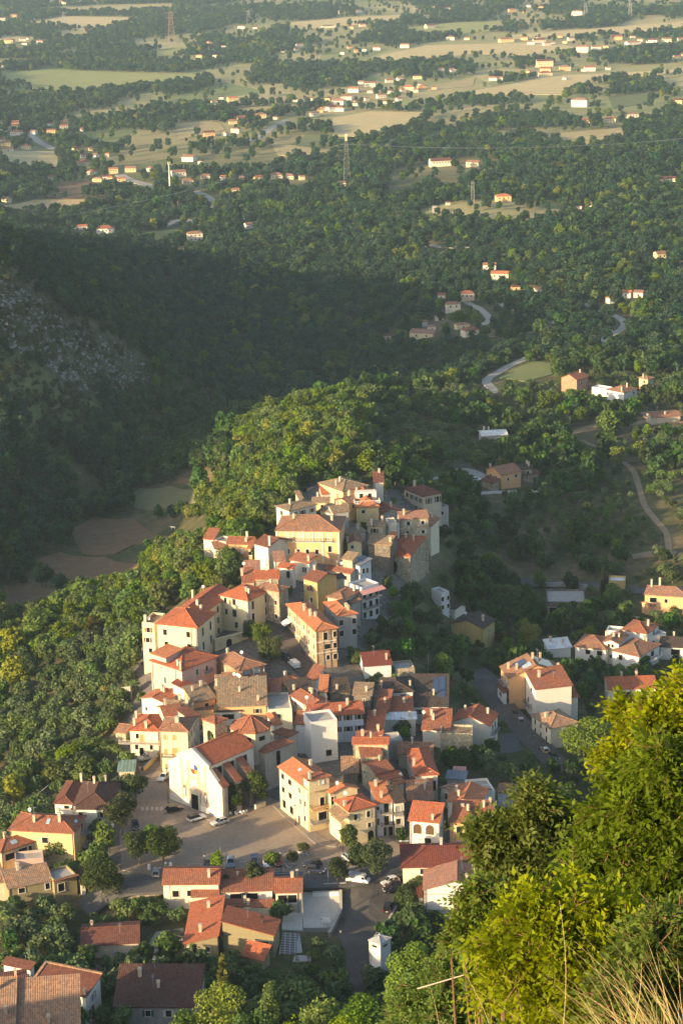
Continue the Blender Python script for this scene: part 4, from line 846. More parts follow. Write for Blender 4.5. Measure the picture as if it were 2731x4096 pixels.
# ------------------------------------------------------------------ left of the square
h = HS('white house with dark brown hip roof behind the square trees', 15.5, F(570,473), F(897,474), 7.4, 'hl', 'tidy', 'darkbrown', pitch=.42); h.pipe('B',.95)
R2 = h.root
h = PT(R2, 13.0, F(423,428), F(585,433), 7.4, 'hip', 'tidy', 'brown', pitch=.4); h.win('B',.7,1.0,1.2,.8); h.chimney(.9,.85,2.0,.5)
h = HS('long yellow house with red tiled roof, skylight and cream chimneys at the left edge', F(60,655), F(600,670), F(698,547), 7.6, 'hl', 'yellow', 'redold', pitch=.36)
h.chimney(.28,.35,1.8,.6); h.chimney(.33,.55,1.6,.6); h.chimney(.65,.3,1.2,.5); h.chimney(.15,.85,1.8,.5); h.panel(.42,.47,.25,.4,m=plain('skylight',(.35,.45,.5),.15),name='skylight'); h.panel(.06,.1,.5,.62,m=plain('skylight',(.35,.45,.5),.15),name='skylight'); h.dish(.75,.5,1.6); h.balcony('B',.75,2.8,4.0,1.4); h.balcony('B',.75,6.0,4.0,1.4); h.win('B',.7,1.6,1.2,2.0); h.win('A',.55,2.2,1.4,1.4)
R3 = h.root
h = PT(R3, F(-110,745), F(8,824), F(332,712), 7.4, 'hip', 'yellow', 'redold', pitch=.36); h.win('B',.22,1.8,2.6,1.6,pane=DARK); h.win('B',.56,1.8,2.2,2.0); h.win('B',.76,1.6,.8,1.5); h.panel(.18,.34,.36,.5,m=plain('skylight',(.35,.45,.5),.15),name='skylight')
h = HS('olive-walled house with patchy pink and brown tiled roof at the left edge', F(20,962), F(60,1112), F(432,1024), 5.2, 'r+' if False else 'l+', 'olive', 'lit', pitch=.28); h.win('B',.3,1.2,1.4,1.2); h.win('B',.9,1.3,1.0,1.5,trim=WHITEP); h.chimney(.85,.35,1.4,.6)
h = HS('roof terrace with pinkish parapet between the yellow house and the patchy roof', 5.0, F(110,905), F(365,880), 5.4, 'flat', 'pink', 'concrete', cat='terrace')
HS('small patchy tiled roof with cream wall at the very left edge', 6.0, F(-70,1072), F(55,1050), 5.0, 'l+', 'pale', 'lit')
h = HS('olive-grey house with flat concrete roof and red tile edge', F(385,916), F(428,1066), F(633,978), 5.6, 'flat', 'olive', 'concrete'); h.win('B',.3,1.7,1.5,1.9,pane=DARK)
b=MB(); b.box(h.p(-.05,h.b/2,.45),(h.er,h.el,(0,0,1)),(h.b,.7,.12)); h.out(b,'tile_edge',roofmat('redold'),h.root,uv=True)
HS('dark flat shed with brown roof against the yellow house', 4.0, F(640,1070), F(700,1060), 3.5, 'l+', 'pale', 'darkbrown', cat='shed')
# ------------------------------------------------------------------ below the road
h = HS('long cream house with brown-red tiled roof just below the road', 9.0, G(90,678), G(560,673), 6.2, 'gr', 'pale', 'redold', pitch=.34); h.win('B',.22,2.4,1.4,1.5,pane=DARK); h.win('B',.48,2.3,1.2,1.4,pane=DARK); h.pipe('B',.11,m=WHITEP)
R4 = h.root
h = PT(R4, 4.5, G(325,778), G(555,772), 4.4, 'l+', 'pale', 'redold', pitch=.34); h.door('B',.2,1.2,2.2,WHITEP)
h = HS('low white building with long window band and flat brown roof below the road', 9.0, G(540,739), G(990,723), 4.4, 'l+', 'tidy', 'redold', pitch=.12); h.win('B',.35,1.4,3.4,1.5,pane=DARK); h.win('B',.58,1.4,3.4,1.5,pane=DARK); h.chimney(.7,.35,.5,.4)
h = HS('grey-beige house with brown tiled roof and black windows beside the paved lot', 8.0, G(988,743), G(1222,738), 4.8, 'gr', 'beige', 'redold', pitch=.34); h.win('B',.27,1.7,2.0,1.9,pane=DARK,trim=WHITEP); h.win('B',.65,1.7,2.0,1.9,pane=DARK,trim=WHITEP); h.pipe('B',.88)
HS('thin red roof strip behind the ridge of the big red roof', 2.5, G(445,848), G(985,856), 3.2, 'l+', 'pale', 'redold', cat='lean-to', name='lean_to', pitch=.25)
h = HS('big house with two long red roof slopes and a porch in the olive garden', G(325,899), G(262,1150), G(556,1142), 4.6, 'r+', 'olive', 'red', pitch=.24)  # olive here is ochre with the deep eave shade put into it
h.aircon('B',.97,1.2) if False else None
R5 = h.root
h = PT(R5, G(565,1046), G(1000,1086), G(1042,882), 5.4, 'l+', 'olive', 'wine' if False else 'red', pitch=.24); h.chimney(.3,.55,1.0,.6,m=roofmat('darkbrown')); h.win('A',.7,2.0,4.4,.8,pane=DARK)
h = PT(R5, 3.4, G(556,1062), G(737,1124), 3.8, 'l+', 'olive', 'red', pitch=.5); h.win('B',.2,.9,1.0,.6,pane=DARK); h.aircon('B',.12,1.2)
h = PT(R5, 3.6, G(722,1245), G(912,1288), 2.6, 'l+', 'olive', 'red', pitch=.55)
h = HS('long low garage with brown two-tone roof among the olive trees', 10.0, I(640,570), I(1122,542), 3.0, 'gr', 'beige', 'brown', cat='garage', pitch=.3)
# ------------------------------------------------------------------ bottom left corner
h = HS('white house with smooth dark brown roof and green shutters in the lower left corner', I(232,852), I(692,978), I(826,822), 6.4, 'r+', 'tidy', 'brown', pitch=.26); h.aircon('A',.3,1.0); h.aircon('A',.68,1.0); h.closed('B',.55,1.4,1.0,1.6,'g'); h.closed('B',.4,4.0,1.0,1.6,'b'); h.chimney(.05,.1,.8,.4)
b=MB(); b.box(h.p(h.a*.5,h.b,h.rz(0,h.b)+.05),(h.el,h.er,(0,0,1)),(h.a,.5,.3)); b.box(h.p(h.a-.2,h.b*.5,h.pitch*h.b*.5+.1),(U3(h.er*h.b+Z*h.pitch*h.b),h.el,U3(np.cross(U3(h.er*h.b+Z*h.pitch*h.b),h.el))),(h.b,.6,.25)); h.out(b,'verge',roofmat('lit'),h.root,uv=True)
h = HS('small white house with brown roof and air conditioner in the lower left corner', I(10,702), I(248,760), I(268,715), 5.4, 'r+', 'tidy', 'brown', pitch=.3); h.aircon('A',.85,1.4)
HS('low flat brown roof between the two white houses in the lower left corner', 7.0, I(-40,950), I(245,910), 4.4, 'l+', 'tidy', 'brown', pitch=.1)
HS('terracotta tiled roof of flat tiles along the bottom edge', 13.0, I(128,1310), I(650,1270), 5.4, 'l+', 'tidy', RC and tiles((.44,.24,.14),.55), pitch=.4)
HS('terracotta tiled roof cut by the left bottom corner', 11.0, I(-90,1230), I(130,1215), 6.2, 'l+', 'tidy', tiles((.44,.24,.14),.55), pitch=.4)
h = HS('grey house with dark mossy tiled roof and antenna at the bottom', 11.0, I(900,1056), I(1600,1058), 4.6, 'l+', 'grey', 'darkbrown', pitch=.3); h.antenna(.9,.42,2.2)
# ------------------------------------------------------------------ right part of the village
h = HS('white house with orange-red gable roof by the right-hand street', E(75,1010), E(335,1047), E(392,926), 6.6, 'gr', 'white', 'red', pitch=.4); h.win('B',.4,2.0,1.0,1.8); h.win('B',.7,2.0,1.0,1.8); h.balcony('B',.5,3.2,6,1.2)
h = HS('roofless stone wall block in front of the white gable house', 6.0, E(15,1106), E(222,1108), 5.0, 'flat', 'palestone', 'tan', cat='ruin', name='stone_ruin', ov=.05); h.win('B',.3,4.2,.9,.7,pane=DARK)
h = HS('tall peach house with solar panels on a tan roof at the right-hand street', E(392,657), E(450,742), E(806,706), 8.8, 'gl', 'peach', 'tanred', pitch=.4)
h.panel(.35,.75,.2,.4); h.panel(.12,.4,.3,.45,m=plain('light_panel',(.35,.42,.45),.15)); h.panel(.2,.85,.58,.88); h.chimney(.6,.1,1.4,.5); h.chimney(.3,.2,1.4,.5); h.chimney(.5,.52,1.6,.5); h.chimney(.2,.93,1.6,.5); h.chimney(.75,.7,1.6,.5)
for dr in (2.2,5.2): h.balcony('A',.45,dr+1.0,6,1.2); h.grid('A',3,1,1.0,1.8,dr)
h = HS('small white annex with brown roof on the left side of the tall peach house', E(370,752), E(418,835), E(440,825), 4.5, 'r+', 'bluewhite', 'brown', cat='annex')
h = HS('tall white house with sloping brown-red roof between street and pine', E(548,742), E(620,812), E(866,788), 9.6, 'l+', 'white', 'redold', pitch=.25); h.win('A',.6,1.6,1.4,1.1); h.win('A',.3,5.5,.9,1.6); h.balcony('A',.4,6.8,4,1.1)
R6 = h.root; PT(R6, E(757,802), E(806,868), E(906,852), 6.6, 'l+', 'white', 'redold', pitch=.25)
h = HS('grey-cream street house with lit tan hip roof and six dark windows', E(615,912), E(715,1062), E(906,992), 5.8, 'hip', 'pale', 'lit', pitch=.36); h.grid('A',3,2,.8,1.4,1.3,2.5,None,.2,.8); h.chimney(.55,.25,.8,.7)
h = HS('long white house with smooth red roof among the right-hand olives', 9.5, E(1085,813), E(1403,803), 5.0, 'gr', 'tidy', 'red', pitch=.4); h.win('B',.17,1.0,1.2,1.0,pane=DARK); h.win('B',.4,1.9,1.7,1.8,pane=DARK); h.win('B',.62,1.9,1.5,1.8,pane=DARK); h.win('B',.8,1.9,1.3,1.8,pane=DARK)
h = HS('sprawling white villa with several orange-tan hip roofs', 11.0, E(866,534), E(1078,560), 4.6, 'hip', 'tidy', 'tanred', cat='villa', pitch=.36); h.win('B',.42,1.4,1.4,1.4,pane=DARK); h.win('B',.8,1.4,1.6,1.4,pane=DARK)
R7 = h.root
h = PT(R7, 9.0, E(1048,508), E(1160,524), 6.6, 'gl', 'tidy', 'tanred', pitch=.4); h.win('B',.35,.9,.7,1.0,pane=DARK); h.win('B',.6,.9,.7,1.0,pane=DARK); h.win('B',.5,4.2,.7,1.0,pane=DARK)
h = PT(R7, E(1105,562), E(1288,604), E(1427,522), 5.0, 'hip', 'tidy', 'tanred', pitch=.36); h.win('A',.3,1.6,1.2,1.6,pane=DARK); h.win('B',.3,1.6,1.8,1.6,pane=DARK); h.win('B',.65,1.6,1.8,1.6,pane=DARK); h.balcony('B',.5,2.9,9,2.0,rail=WHITEP)
h = PT(R7, E(1165,428), E(1338,458), E(1420,394), 7.4, 'hip', 'tidy', 'redold', pitch=.36); h.win('B',.6,1.6,1.0,1.6,pane=DARK)
PT(R7, 5.0, E(1065,446), E(1180,455), 6.4, 'flat', 'tidy', 'concrete')
PT(R7, 5.0, E(1345,492), E(1470,458), 5.4, 'flat', 'tidy', 'concrete')
h = HS('low white house with grey-brown tile roof right of the villa group', 9.0, E(1412,538), E(1592,546), 4.2, 'gr', 'tidy', 'dark', pitch=.36); h.win('B',.6,1.6,2.6,1.8,pane=DARK)
h = HS('orange two-storey villa with peach roof at the right edge', 9.0, E(1313,204), E(1602,223), 6.8, 'hip', 'peach', 'pinkish', cat='villa', pitch=.36); h.win('B',.2,1.7,2.2,1.5); h.win('B',.5,1.8,1.0,1.2); h.chimney(.7,.12,2.0,.5); h.chimney(.75,.3,2.4,.6)
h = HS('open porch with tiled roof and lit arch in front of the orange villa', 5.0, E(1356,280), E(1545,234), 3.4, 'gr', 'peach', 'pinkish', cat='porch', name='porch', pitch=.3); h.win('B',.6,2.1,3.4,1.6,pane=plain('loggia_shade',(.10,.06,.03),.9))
h = HS('yellow farmhouse with grey-brown roof under the trees east of the village', E(75,382), E(290,424), E(373,354), 6.4, 'gr', 'ochre', 'dark', pitch=.36); h.win('B',.5,2.2,.9,1.4,pane=plain('blue_shutter',(.06,.12,.22),.6)); h.chimney(.2,.5,1.4,.6); h.dish(.75,.6,1.0)
h = HS('small farm building with tan gable roof and white end wall under the trees', E(30,288), E(110,302), E(187,287), 3.8, 'gl', 'white', 'dark', cat='farm shed', name='farm_shed')
HS('white house corner with balconies half hidden below the stone block house', E(0,168), E(22,208), E(75,172), 6.0, 'flat', 'bluewhite', 'concrete').grid('B',2,2,.9,1.3,1.6,2.6)
h = HS('wide weathered concrete deck on pillars below the hillside road', 13.0, E(690,264), E(952,264), 3.8, 'flat', 'darkstone', 'concrete', cat='deck', name='concrete_deck'); h.grid('B',4,1,2.2,1.8,2.2,3)
HS('small cream flat-roofed house beside the cypress', 6.0, E(1083,128), E(1203,132), 3.6, 'flat', 'ochre', 'whitesheet')
HS('low white boat-shaped garden store beside the villa group', 5.0, E(700,556), E(860,540), 2.6, 'l+', 'tidy', 'whitesheet', cat='store', pitch=.3)
h = HS('farmhouse with orange gable roof on the terrace right of the village', J(558,413), J(640,447), J(748,424), 5.6, 'gr', 'peach', 'tanred', pitch=.4); h.win('A',.3,1.8,1.2,1.2); h.win('A',.65,1.8,1.2,1.2); h.win('B',.35,2.2,.9,1.2); h.win('B',.75,1.5,1.0,1.3); h.chimney(.8,.1,1.2,.5)
HS('brown porch roof in front of the orange farmhouse', J(533,455), J(600,490), J(638,470), 3.0, 'r+', 'stone', 'brown', cat='porch', name='porch', pitch=.3)
HS('stone annex with grey-tan roof behind the orange farmhouse', 7.0, J(690,420), J(806,414), 4.6, 'gr', 'stone', 'dark', cat='annex')
HS('small brown-roofed outbuilding right of the orange farmhouse', 6.0, J(750,446), J(838,436), 3.0, 'gr', 'stone', 'brown', cat='outbuilding')
HS('long agricultural shed with white sheet roof among the right-hand olives', 9.0, J(540,247), J(677,240), 3.6, 'gr', 'grey', 'whitesheet', cat='shed', pitch=.22)
h = HS('white farmhouse with tan hip roof and blue window on the right slope', K(1222,626), K(1302,640), K(1366,622), 4.6, 'hip', 'tidy', 'tanred', cat='farmhouse'); h.win('B',.75,1.6,1.2,1.2,pane=plain('blue_shutter',(.06,.12,.22),.6)); h.chimney(.3,.6,1.6,.6); h.chimney(.2,.1,1.6,.6)
HS('low flat-roofed white wing left of the white farmhouse', 6.0, K(1153,618), K(1225,630), 3.4, 'flat', 'tidy', 'whitesheet', cat='annex')
HS('bare brick house with red-brown roof at the edge of the meadow', K(1017,570), K(1092,584), K(1147,562), 6.4, 'gr', 'brick', 'redold', pitch=.5).win('B',.4,2.2,1.0,1.6)
HS('small stone tower house with pale roof above the white farmhouse', K(1363,566), K(1410,580), K(1440,566), 5.4, 'pyr', 'palestone', 'lit')
HS('low shed with orange tile roof at the right edge below the white farmhouse', 8.0, K(1425,752), K(1560,742), 3.2, 'gr', 'beige', 'tanred', cat='shed')
# old hut among the olives left of the church
h = HS('stone hut with tan roof in the olive grove left of the church', 6.5, C(-10,655), C(92,668), 3.6, 'gr', 'palestone', 'tanred', cat='hut')
h = HS('open shelter with green corrugated roof by the ramp', 4.5, F(938,172), F(1085,168), 2.6, 'l+', 'beige', 'greensheet', cat='shelter', pitch=.25)
h = HS('dark red-roofed pale shed on the terrace east of the street', D(655,152), D(706,231), D(941,220), 3.8, 'gr', 'bluewhite', 'wine', cat='shed', pitch=.3)
HS('small ruined stone enclosure behind the dark brown hip roof', 6.0, D(962,268), D(1118,255), 3.4, 'flat', 'stone', 'concrete', cat='ruin', name='stone_ruin', ov=.05)
# electricity tower
h = HS('slim pale electricity cabin tower with grey pyramid roof beside the lane', (1471,3763), (1521,3779), (1566,3754), 7.4, 'pyr', 'tidy', 'sheet', cat='electricity tower', name='electricity_tower', pitch=.4, ov=.15)
h.win('A',.5,.9,1.3,.5,pane=DARK); h.win('B',.45,.9,1.3,.5,pane=DARK); h.pipe('A',.12,m=GALV)
# ------------------------------------------------------------------ the church
h = HS('large white church with red roofs, round coloured window and stone bell tower', C(500,834), C(757,927), C(1118,772), 12.6, 'gr', 'white', 'red', cat='church', pitch=.5, ov=.25)
CH = h.root; o,d,n,ln = h.face('A'); WH = plaster((.62,.57,.47),.35); PEA = plain('peach_pilaster',(.62,.36,.21),.85)
g0 = float(hgt(*(o+d*ln/2)[:2]))
def onface(u, v, off=0.0):
    q = o+n*off; dr = ray(u, v); t = ((q-CAM)@n)/(dr@n); p = CAM+dr*t; return (p-o)@d, p[2]
def slab(pts, off, th, name, mat, parent=None):
    b = MB(); fr = [o+d*s+n*off+np.array([0,0,z-o[2]]) for s, z in pts]; bk = [q-n*th for q in fr]; k = len(pts); b.add(fr+bk, [tuple(range(k)), tuple(range(k,2*k))[::-1]]+[(i,(i+1)%k,(i+1)%k+k,i+k) for i in range(k)]); return h.out(b, name, mat, parent)
ze = h.ze; rise = h.pitch*h.a/2
sl0 = onface(*C(440,890))[0]; sr0 = onface(*C(866,1060))[0]
out_ = [(sl0,g0-1),(sr0,g0-1),(sr0,ze-4.6),(ln+.25,ze-.8),(ln+.2,ze+.1),(ln/2,ze+rise+.25),(-.2,ze+.1),(-.25,ze-.6),(sl0,ze-2.4)]
fac = slab(out_, .45, .9, 'facade', WH)
slab([(-.5,ze-.2),(ln/2,ze+rise-.1),(ln+.5,ze-.2),(ln+.5,ze+.15),(ln/2,ze+rise+.4),(-.5,ze+.15)], .75, .5, 'cornice', WH, fac)
b_ = MB()
for f in (.12,.34,.66,.88):
    s_ = f*ln; c_ = o+d*s_+n*.5; b_.box(np.array([c_[0],c_[1],(g0+ze-.6)/2]), (d,Z,n), (.5,ze-.6-g0,.14))
h.out(b_, 'pilasters', PEA, fac)
slab([(sl0,g0),(sr0,g0),(sr0,g0+1.7),(sl0,g0+1.7)], .62, .2, 'plinth', plaster((.70,.67,.60),.3), fac)
sc, zc_ = onface(*C(637,955),.5); rr = 1.35
ringp = lambda r, k=20: [(sc+r*math.cos(t), zc_+r*math.sin(t)) for t in np.arange(k)*2*math.pi/k]
rw = slab(ringp(rr+.25), .58, .15, 'rose_window', plaster((.70,.67,.60),.2), fac)
cols = [plain('blue_glass',(.05,.08,.22),.2),plain('white_glass',(.6,.58,.5),.3),plain('red_glass',(.42,.05,.04),.2),plain('amber_glass',(.45,.27,.06),.2)]
for q in range(4):
    a0 = q*math.pi/2; slab([(sc,zc_)]+[(sc+rr*math.cos(a0+t), zc_+rr*math.sin(a0+t)) for t in np.linspace(.03,math.pi/2-.03,6)], .62, .04, 'pane', cols[q], rw)
s0, z0 = onface(*C(648,1260),.5)
dw = 1.15; dh = 3.9
po = slab([(s0-dw-.7,g0),(s0+dw+.7,g0),(s0+dw+.7,g0+dh+.7),(s0-dw-.7,g0+dh+.7)], .72, .3, 'portal', plaster((.50,.45,.37),.3), fac)
slab([(s0-dw-1.1,g0+dh+.7),(s0+dw+1.1,g0+dh+.7),(s0+dw+1.1,g0+dh+1.0),(s0+.5,g0+dh+1.9),(s0,g0+dh+2.1),(s0-.5,g0+dh+1.9),(s0-dw-1.1,g0+dh+1.0)], .85, .4, 'pediment', plaster((.50,.45,.37),.3), po)
slab([(s0-dw,g0),(s0+dw,g0),(s0+dw,g0+dh),(s0-dw,g0+dh)], .76, .03, 'door', DARK, po)
for r0_,r1_ in ((2.7,3.1),): slab([(s0+r1_*math.cos(t),g0+dh+1.4+r1_*math.sin(t)) for t in np.linspace(0,math.pi,15)]+[(s0+r0_*math.cos(t),g0+dh+1.4+r0_*math.sin(t)) for t in np.linspace(math.pi,0,15)], .6, .2, 'arch_band', PEA, fac)
for px in (C(560,1115), C(728,1175)):
    s_, z_ = onface(*px, .5); w_ = .55; arch_ = lambda k, e: [(s_-k,z_-1.5-e),(s_+k,z_-1.5-e)]+[(s_+k*math.cos(t), z_+.8+k*math.sin(t)) for t in np.linspace(0,math.pi,9)]
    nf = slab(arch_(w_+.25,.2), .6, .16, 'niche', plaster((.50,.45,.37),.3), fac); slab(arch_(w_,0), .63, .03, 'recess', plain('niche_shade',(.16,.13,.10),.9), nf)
    slab([(s_-.2,z_-1.3),(s_+.2,z_-1.3),(s_+.25,z_+.1),(s_+.12,z_+.5),(s_-.12,z_+.5),(s_-.25,z_+.1)], .68, .1, 'statue', WHITEP, nf)
# nave side: windows and tile-capped buttresses
oB,dB,nB,lnB = h.face('B')
for f in (.2,.48,.78): h.win('B',f,2.3,1.7,2.0,pane=DARK,trim=plaster((.5,.45,.38),.4))
for f in (.06,.36,.66):
    q = oB+dB*(f*lnB); b_ = MB(); w_ = .75; lo_ = g0-1; top0 = ze-1.3; top1 = ze-4.4; L_ = 4.1
    A0 = [q-dB*w_, q+dB*w_]; P_ = lambda x, off, z: np.array([x[0]+nB[0]*off, x[1]+nB[1]*off, z])
    vs = [P_(A0[0],0,lo_),P_(A0[1],0,lo_),P_(A0[1],L_,lo_),P_(A0[0],L_,lo_),P_(A0[0],0,top0),P_(A0[1],0,top0),P_(A0[1],L_,top1),P_(A0[0],L_,top1)]
    b_.add(vs,[(0,1,5,4),(1,2,6,5),(2,3,7,6),(3,0,4,7),(4,5,6,7)]); bt = h.out(b_,'buttress',plaster((.42,.37,.31),.5))
    b_ = MB(); w2 = w_+.35; A1 = [q-dB*w2, q+dB*w2]; cap = [P_(A1[0],0,top0+.05),P_(A1[1],0,top0+.05),P_(A1[1],L_+.4,top1-.25),P_(A1[0],L_+.4,top1-.25)]; b_.add(cap+[x+Z*.2 for x in cap],[(0,1,2,3),(4,5,6,7),(0,1,5,4),(1,2,6,5),(2,3,7,6),(3,0,4,7)]); h.out(b_,'tile_cap',roofmat('redold'),bt,uv=True)
t_ = PT(CH, C(1107,797), C(1199,827), C(1431,737), 10.2, 'hip', plaster((.50,.44,.36),.5), 'redold', pitch=.45); t_.win('B',.48,3.0,1.3,4.2,pane=DARK,trim=plaster((.5,.45,.38),.4))
PT(CH, C(1250,642), C(1388,698), C(1472,644), 9.4, 'hip', plaster((.50,.44,.36),.5), 'redold', pitch=.4)
bt_ = PT(CH, C(691,552), C(798,592), C(906,547), 16.5, 'pyr', 'palestone', 'redold', pitch=.3, ov=.25)
of,df,nf_,lf = bt_.face('A'); b_ = MB(); q = of+df*lf*.52+nf_*.03; q[2] = bt_.ze-5.4; b_.face([q-df*.75,q+df*.75]+[q+df*.75*math.cos(t)+Z*(2.3+.75*math.sin(t)) for t in np.linspace(0,math.pi,9)]); bt_.out(b_,'belfry_opening',DARK)
# octagonal drum over the crossing
zd = ze+2.4; ctr = onz(*C(1087,603), zd); rad = 5.35; aa = [math.atan2(-1,-.15)+k*math.pi/4+math.pi/8 for k in range(8)]
oc = [ctr+rad*np.array([math.cos(a),math.sin(a),0]) for a in aa]; b_ = MB(); k=.93
b_.prism([ctr+(p-ctr)*k for p in oc], ze-6, zd-.05); dr_ = h.out(b_,'drum',plaster((.58,.50,.38),.5),uv=True)
b_ = MB(); ap = ctr+Z*2.7
for i in range(8): p_, q_ = oc[i], oc[(i+1)%8]; b_.face([p_,q_,ap]); b_.face([p_-Z*.2,q_-Z*.2,q_,p_]); b_.face([p_-Z*.2,q_-Z*.2,ctr-Z*.2]); b_.tube(p_+Z*.03,ap+Z*.03,.13,.13,5)
h.out(b_,'drum_roof',roofmat('redold'),dr_,uv=True)
fc = (oc[7]+oc[0])/2; 
for i in range(8):
    m_ = (oc[i]+oc[(i+1)%8])/2; nn_ = U3(m_-ctr)
    if nn_[1] < -.8:
        m_ = ctr+(m_-ctr)*k; t2 = np.array([-nn_[1],nn_[0],0]); b_ = MB(); c_ = m_+nn_*.03-Z*1.9; b_.box(c_,(t2,Z,nn_),(1.7,1.1,.06)); h.out(b_,'drum_window',DARK,dr_)
# ivy on the bell tower
rg = np.random.default_rng(8); qs = np.array([of+df*(lf*rg.uniform(.62,.85))+nf_*rg.uniform(.05,.4)+Z*rg.uniform(-8.5,-2.8) for _ in range(260)]); kk=len(qs); e1=rg.normal(size=(kk,3))*.2; e2=rg.normal(size=(kk,3))*.2
tag(link('climbing_plant',bulk('climbing_plant',np.concatenate([qs-e1,qs+e2,qs+e1,qs-e2]),np.stack([np.arange(kk)+i*kk for i in range(4)],-1),4,leaves('creeper',(.05,.10,.015),(.10,.17,.03)))),'bright green creeper hanging on the bell tower of the church','plant')
# plain sides get the openings and chimneys such houses have
_rg = np.random.default_rng(404)
for q_ in HOUSES:
    if q_.root is CH or q_.kind == 'flat' and q_.h < 4.2: continue
    if q_.nwin == 0 and q_.h >= 4 and q_.walln not in ('darkstone',):
        for fk in ('A','B'):
            ln_ = q_.face(fk)[3]; nc = int(ln_/3.4); nr = max(1, int((q_.h-.8)/3.1))
            if ln_ > 3.5 and nc > 0:
                for r_ in range(nr):
                    for c_ in range(nc):
                        if _rg.random() < .78: q_.win(fk, (c_+.5+_rg.uniform(-.12,.12))/nc, 1.6+r_*3.0, _rg.uniform(.8,1.1), _rg.uniform(1.1,1.5), _rg.choice(['b','g','w','c','c']))
    if q_.nchim == 0 and q_.kind != 'flat' and q_.a*q_.b > 30:
        for _ in range(int(_rg.integers(1,3))): q_.chimney(_rg.uniform(.15,.85), _rg.uniform(.15,.85), _rg.uniform(.8,1.5), _rg.uniform(.45,.65))
    if q_.a*q_.b > 50 and _rg.random() < .4 and q_.kind != 'flat': q_.antenna(_rg.uniform(.3,.7), _rg.uniform(.3,.7), _rg.uniform(1.8,2.8))
    if _rg.random() < .5 and q_.h > 4.5: q_.pipe(_rg.choice(['A','B']), _rg.choice([.02,.98]))
# ------------------------------------------------------------------ paving, roads, tracks
ASPH = ground('asphalt',(.085,.082,.08),(.13,.125,.12),.25); PAVE = ground('square_paving',(.235,.185,.14),(.33,.265,.20),.16,.9,(.28,.225,.17)); KERB = ground('kerb_stone',(.26,.235,.205),(.36,.33,.29),.6); DIRT = ground('dirt_track',(.20,.15,.09),(.30,.23,.15),.3); PALE = ground('pale_paving',(.30,.275,.235),(.40,.37,.32),.3)
LANE = ground('worn_asphalt',(.075,.066,.06),(.12,.108,.096),.22,.95,(.16,.145,.125))
def flatsheet(name, poly, z, mat, skirt=.25):
    b = MB(); b.prism([p[:2] for p in poly], z-skirt, z); return tag(b.build(name, mat), kind='structure')
flatsheet('square', [onz(u,v,0) for u,v in [(640,3062),(565,3160),(478,3330),(488,3480),(640,3508),(800,3500),(1080,3492),(1420,3486),(1560,3440),(1630,3400),(1540,3340),(1350,3340),(1240,3260),(1080,3190),(920,3230),(700,3180),(660,3120)]], .05, PAVE)
def band(name, pts, w, hgt_, mat, z=0.0):
    L = smooth_line([onz(u,v,z)[:2] for u,v in pts], 1.5); dd = np.gradient(L,axis=0); dd /= np.linalg.norm(dd,axis=1)[:,None]; nr = np.stack([-dd[:,1],dd[:,0]],-1); a=L+nr*w/2; c=L-nr*w/2; b=MB()
    for i in range(len(L)-1):
        q=[a[i],a[i+1],c[i+1],c[i]]; b.add([(x[0],x[1],z-.2) for x in q]+[(x[0],x[1],z+hgt_) for x in q],[(4,5,6,7),(0,1,5,4),(1,2,6,5),(2,3,7,6),(3,0,4,7)])
    return tag(b.build(name,mat),kind='structure')
band('kerb', [(672,3205),(730,3243),(800,3268),(865,3292),(905,3300)], .35, .16, KERB)
band('pavement', [(676,3190),(740,3228),(805,3254),(868,3280)], 2.6, .13, PAVE)
band('kerb', [(1095,3225),(1160,3290),(1230,3345),(1262,3375),(1340,3388),(1360,3390)], .35, .16, KERB)
band('pavement', [(1118,3222),(1180,3285),(1246,3340),(1290,3368),(1350,3378)], 3.0, .13, ground('pavement_stone',(.20,.165,.14),(.28,.235,.195),.4))
band('kerb', [(790,3505),(900,3500),(1000,3497),(1160,3494),(1168,3480)], .3, .16, KERB)
for k in range(6): u0 = 567+k*19; flatsheet('crossing_stripe', [onz(u0,3228,0),onz(u0+9,3228,0),onz(u0+8,3242,0),onz(u0-2,3242,0)], .056, plain('road_paint',(.42,.40,.36),.8), .02)
for k,(u0,v0,u1,v1) in enumerate([(755,3458,752,3475),(805,3456,800,3478),(900,3452,893,3492),(945,3448,943,3490),(996,3446,992,3488),(1038,3446,1036,3486),(1136,3440,1134,3480),(755,3457,1000,3447)]):
    p0,p1 = onz(u0,v0,0),onz(u1,v1,0); d2=U3(p1-p0); nn2=np.array([-d2[1],d2[0],0])*.08; flatsheet('parking_line',[p0-nn2,p1-nn2,p1+nn2,p0+nn2],.056,plain('road_paint',(.42,.40,.36),.8),.02)
ribbon('road', [hit(u,v) for u,v in [(330,3640),(470,3572),(640,3548),(900,3535),(1100,3528),(1300,3520),(1450,3500),(1600,3462),(1750,3420)]], 8.0, ASPH, .1)
drape('lane', pxpoly([(1385,3545),(1610,3520),(1600,3600),(1575,3680),(1530,3760),(1475,3800),(1462,3990),(1375,3990),(1385,3810),(1335,3730),(1368,3640)]), .14, LANE, 4)
drape('parking_lot', pxpoly([(1205,3572),(1362,3578),(1362,3655),(1330,3722),(1215,3727),(1128,3722),(1128,3640),(1205,3632)]), .3, ground('pale_concrete',(.44,.41,.35),(.56,.52,.45),.3), 5)
FS = NT('fan_paving'); uv_=FS.pos(); vo=FS.n('ShaderNodeTexVoronoi',i_Scale=.95,feature='DISTANCE_TO_EDGE'); vo.inputs['Randomness'].default_value=.0; FS.l(uv_,vo.inputs['Vector']); FS.pbr(FS.ramp(vo.outputs['Distance'],[(.07,(.42,.40,.36)),(.12,(.17,.13,.12))]),.9)
drape('terrace', pxpoly([(1130,3733),(1198,3738),(1210,3815),(1115,3822)]), .32, FS.m, 5)
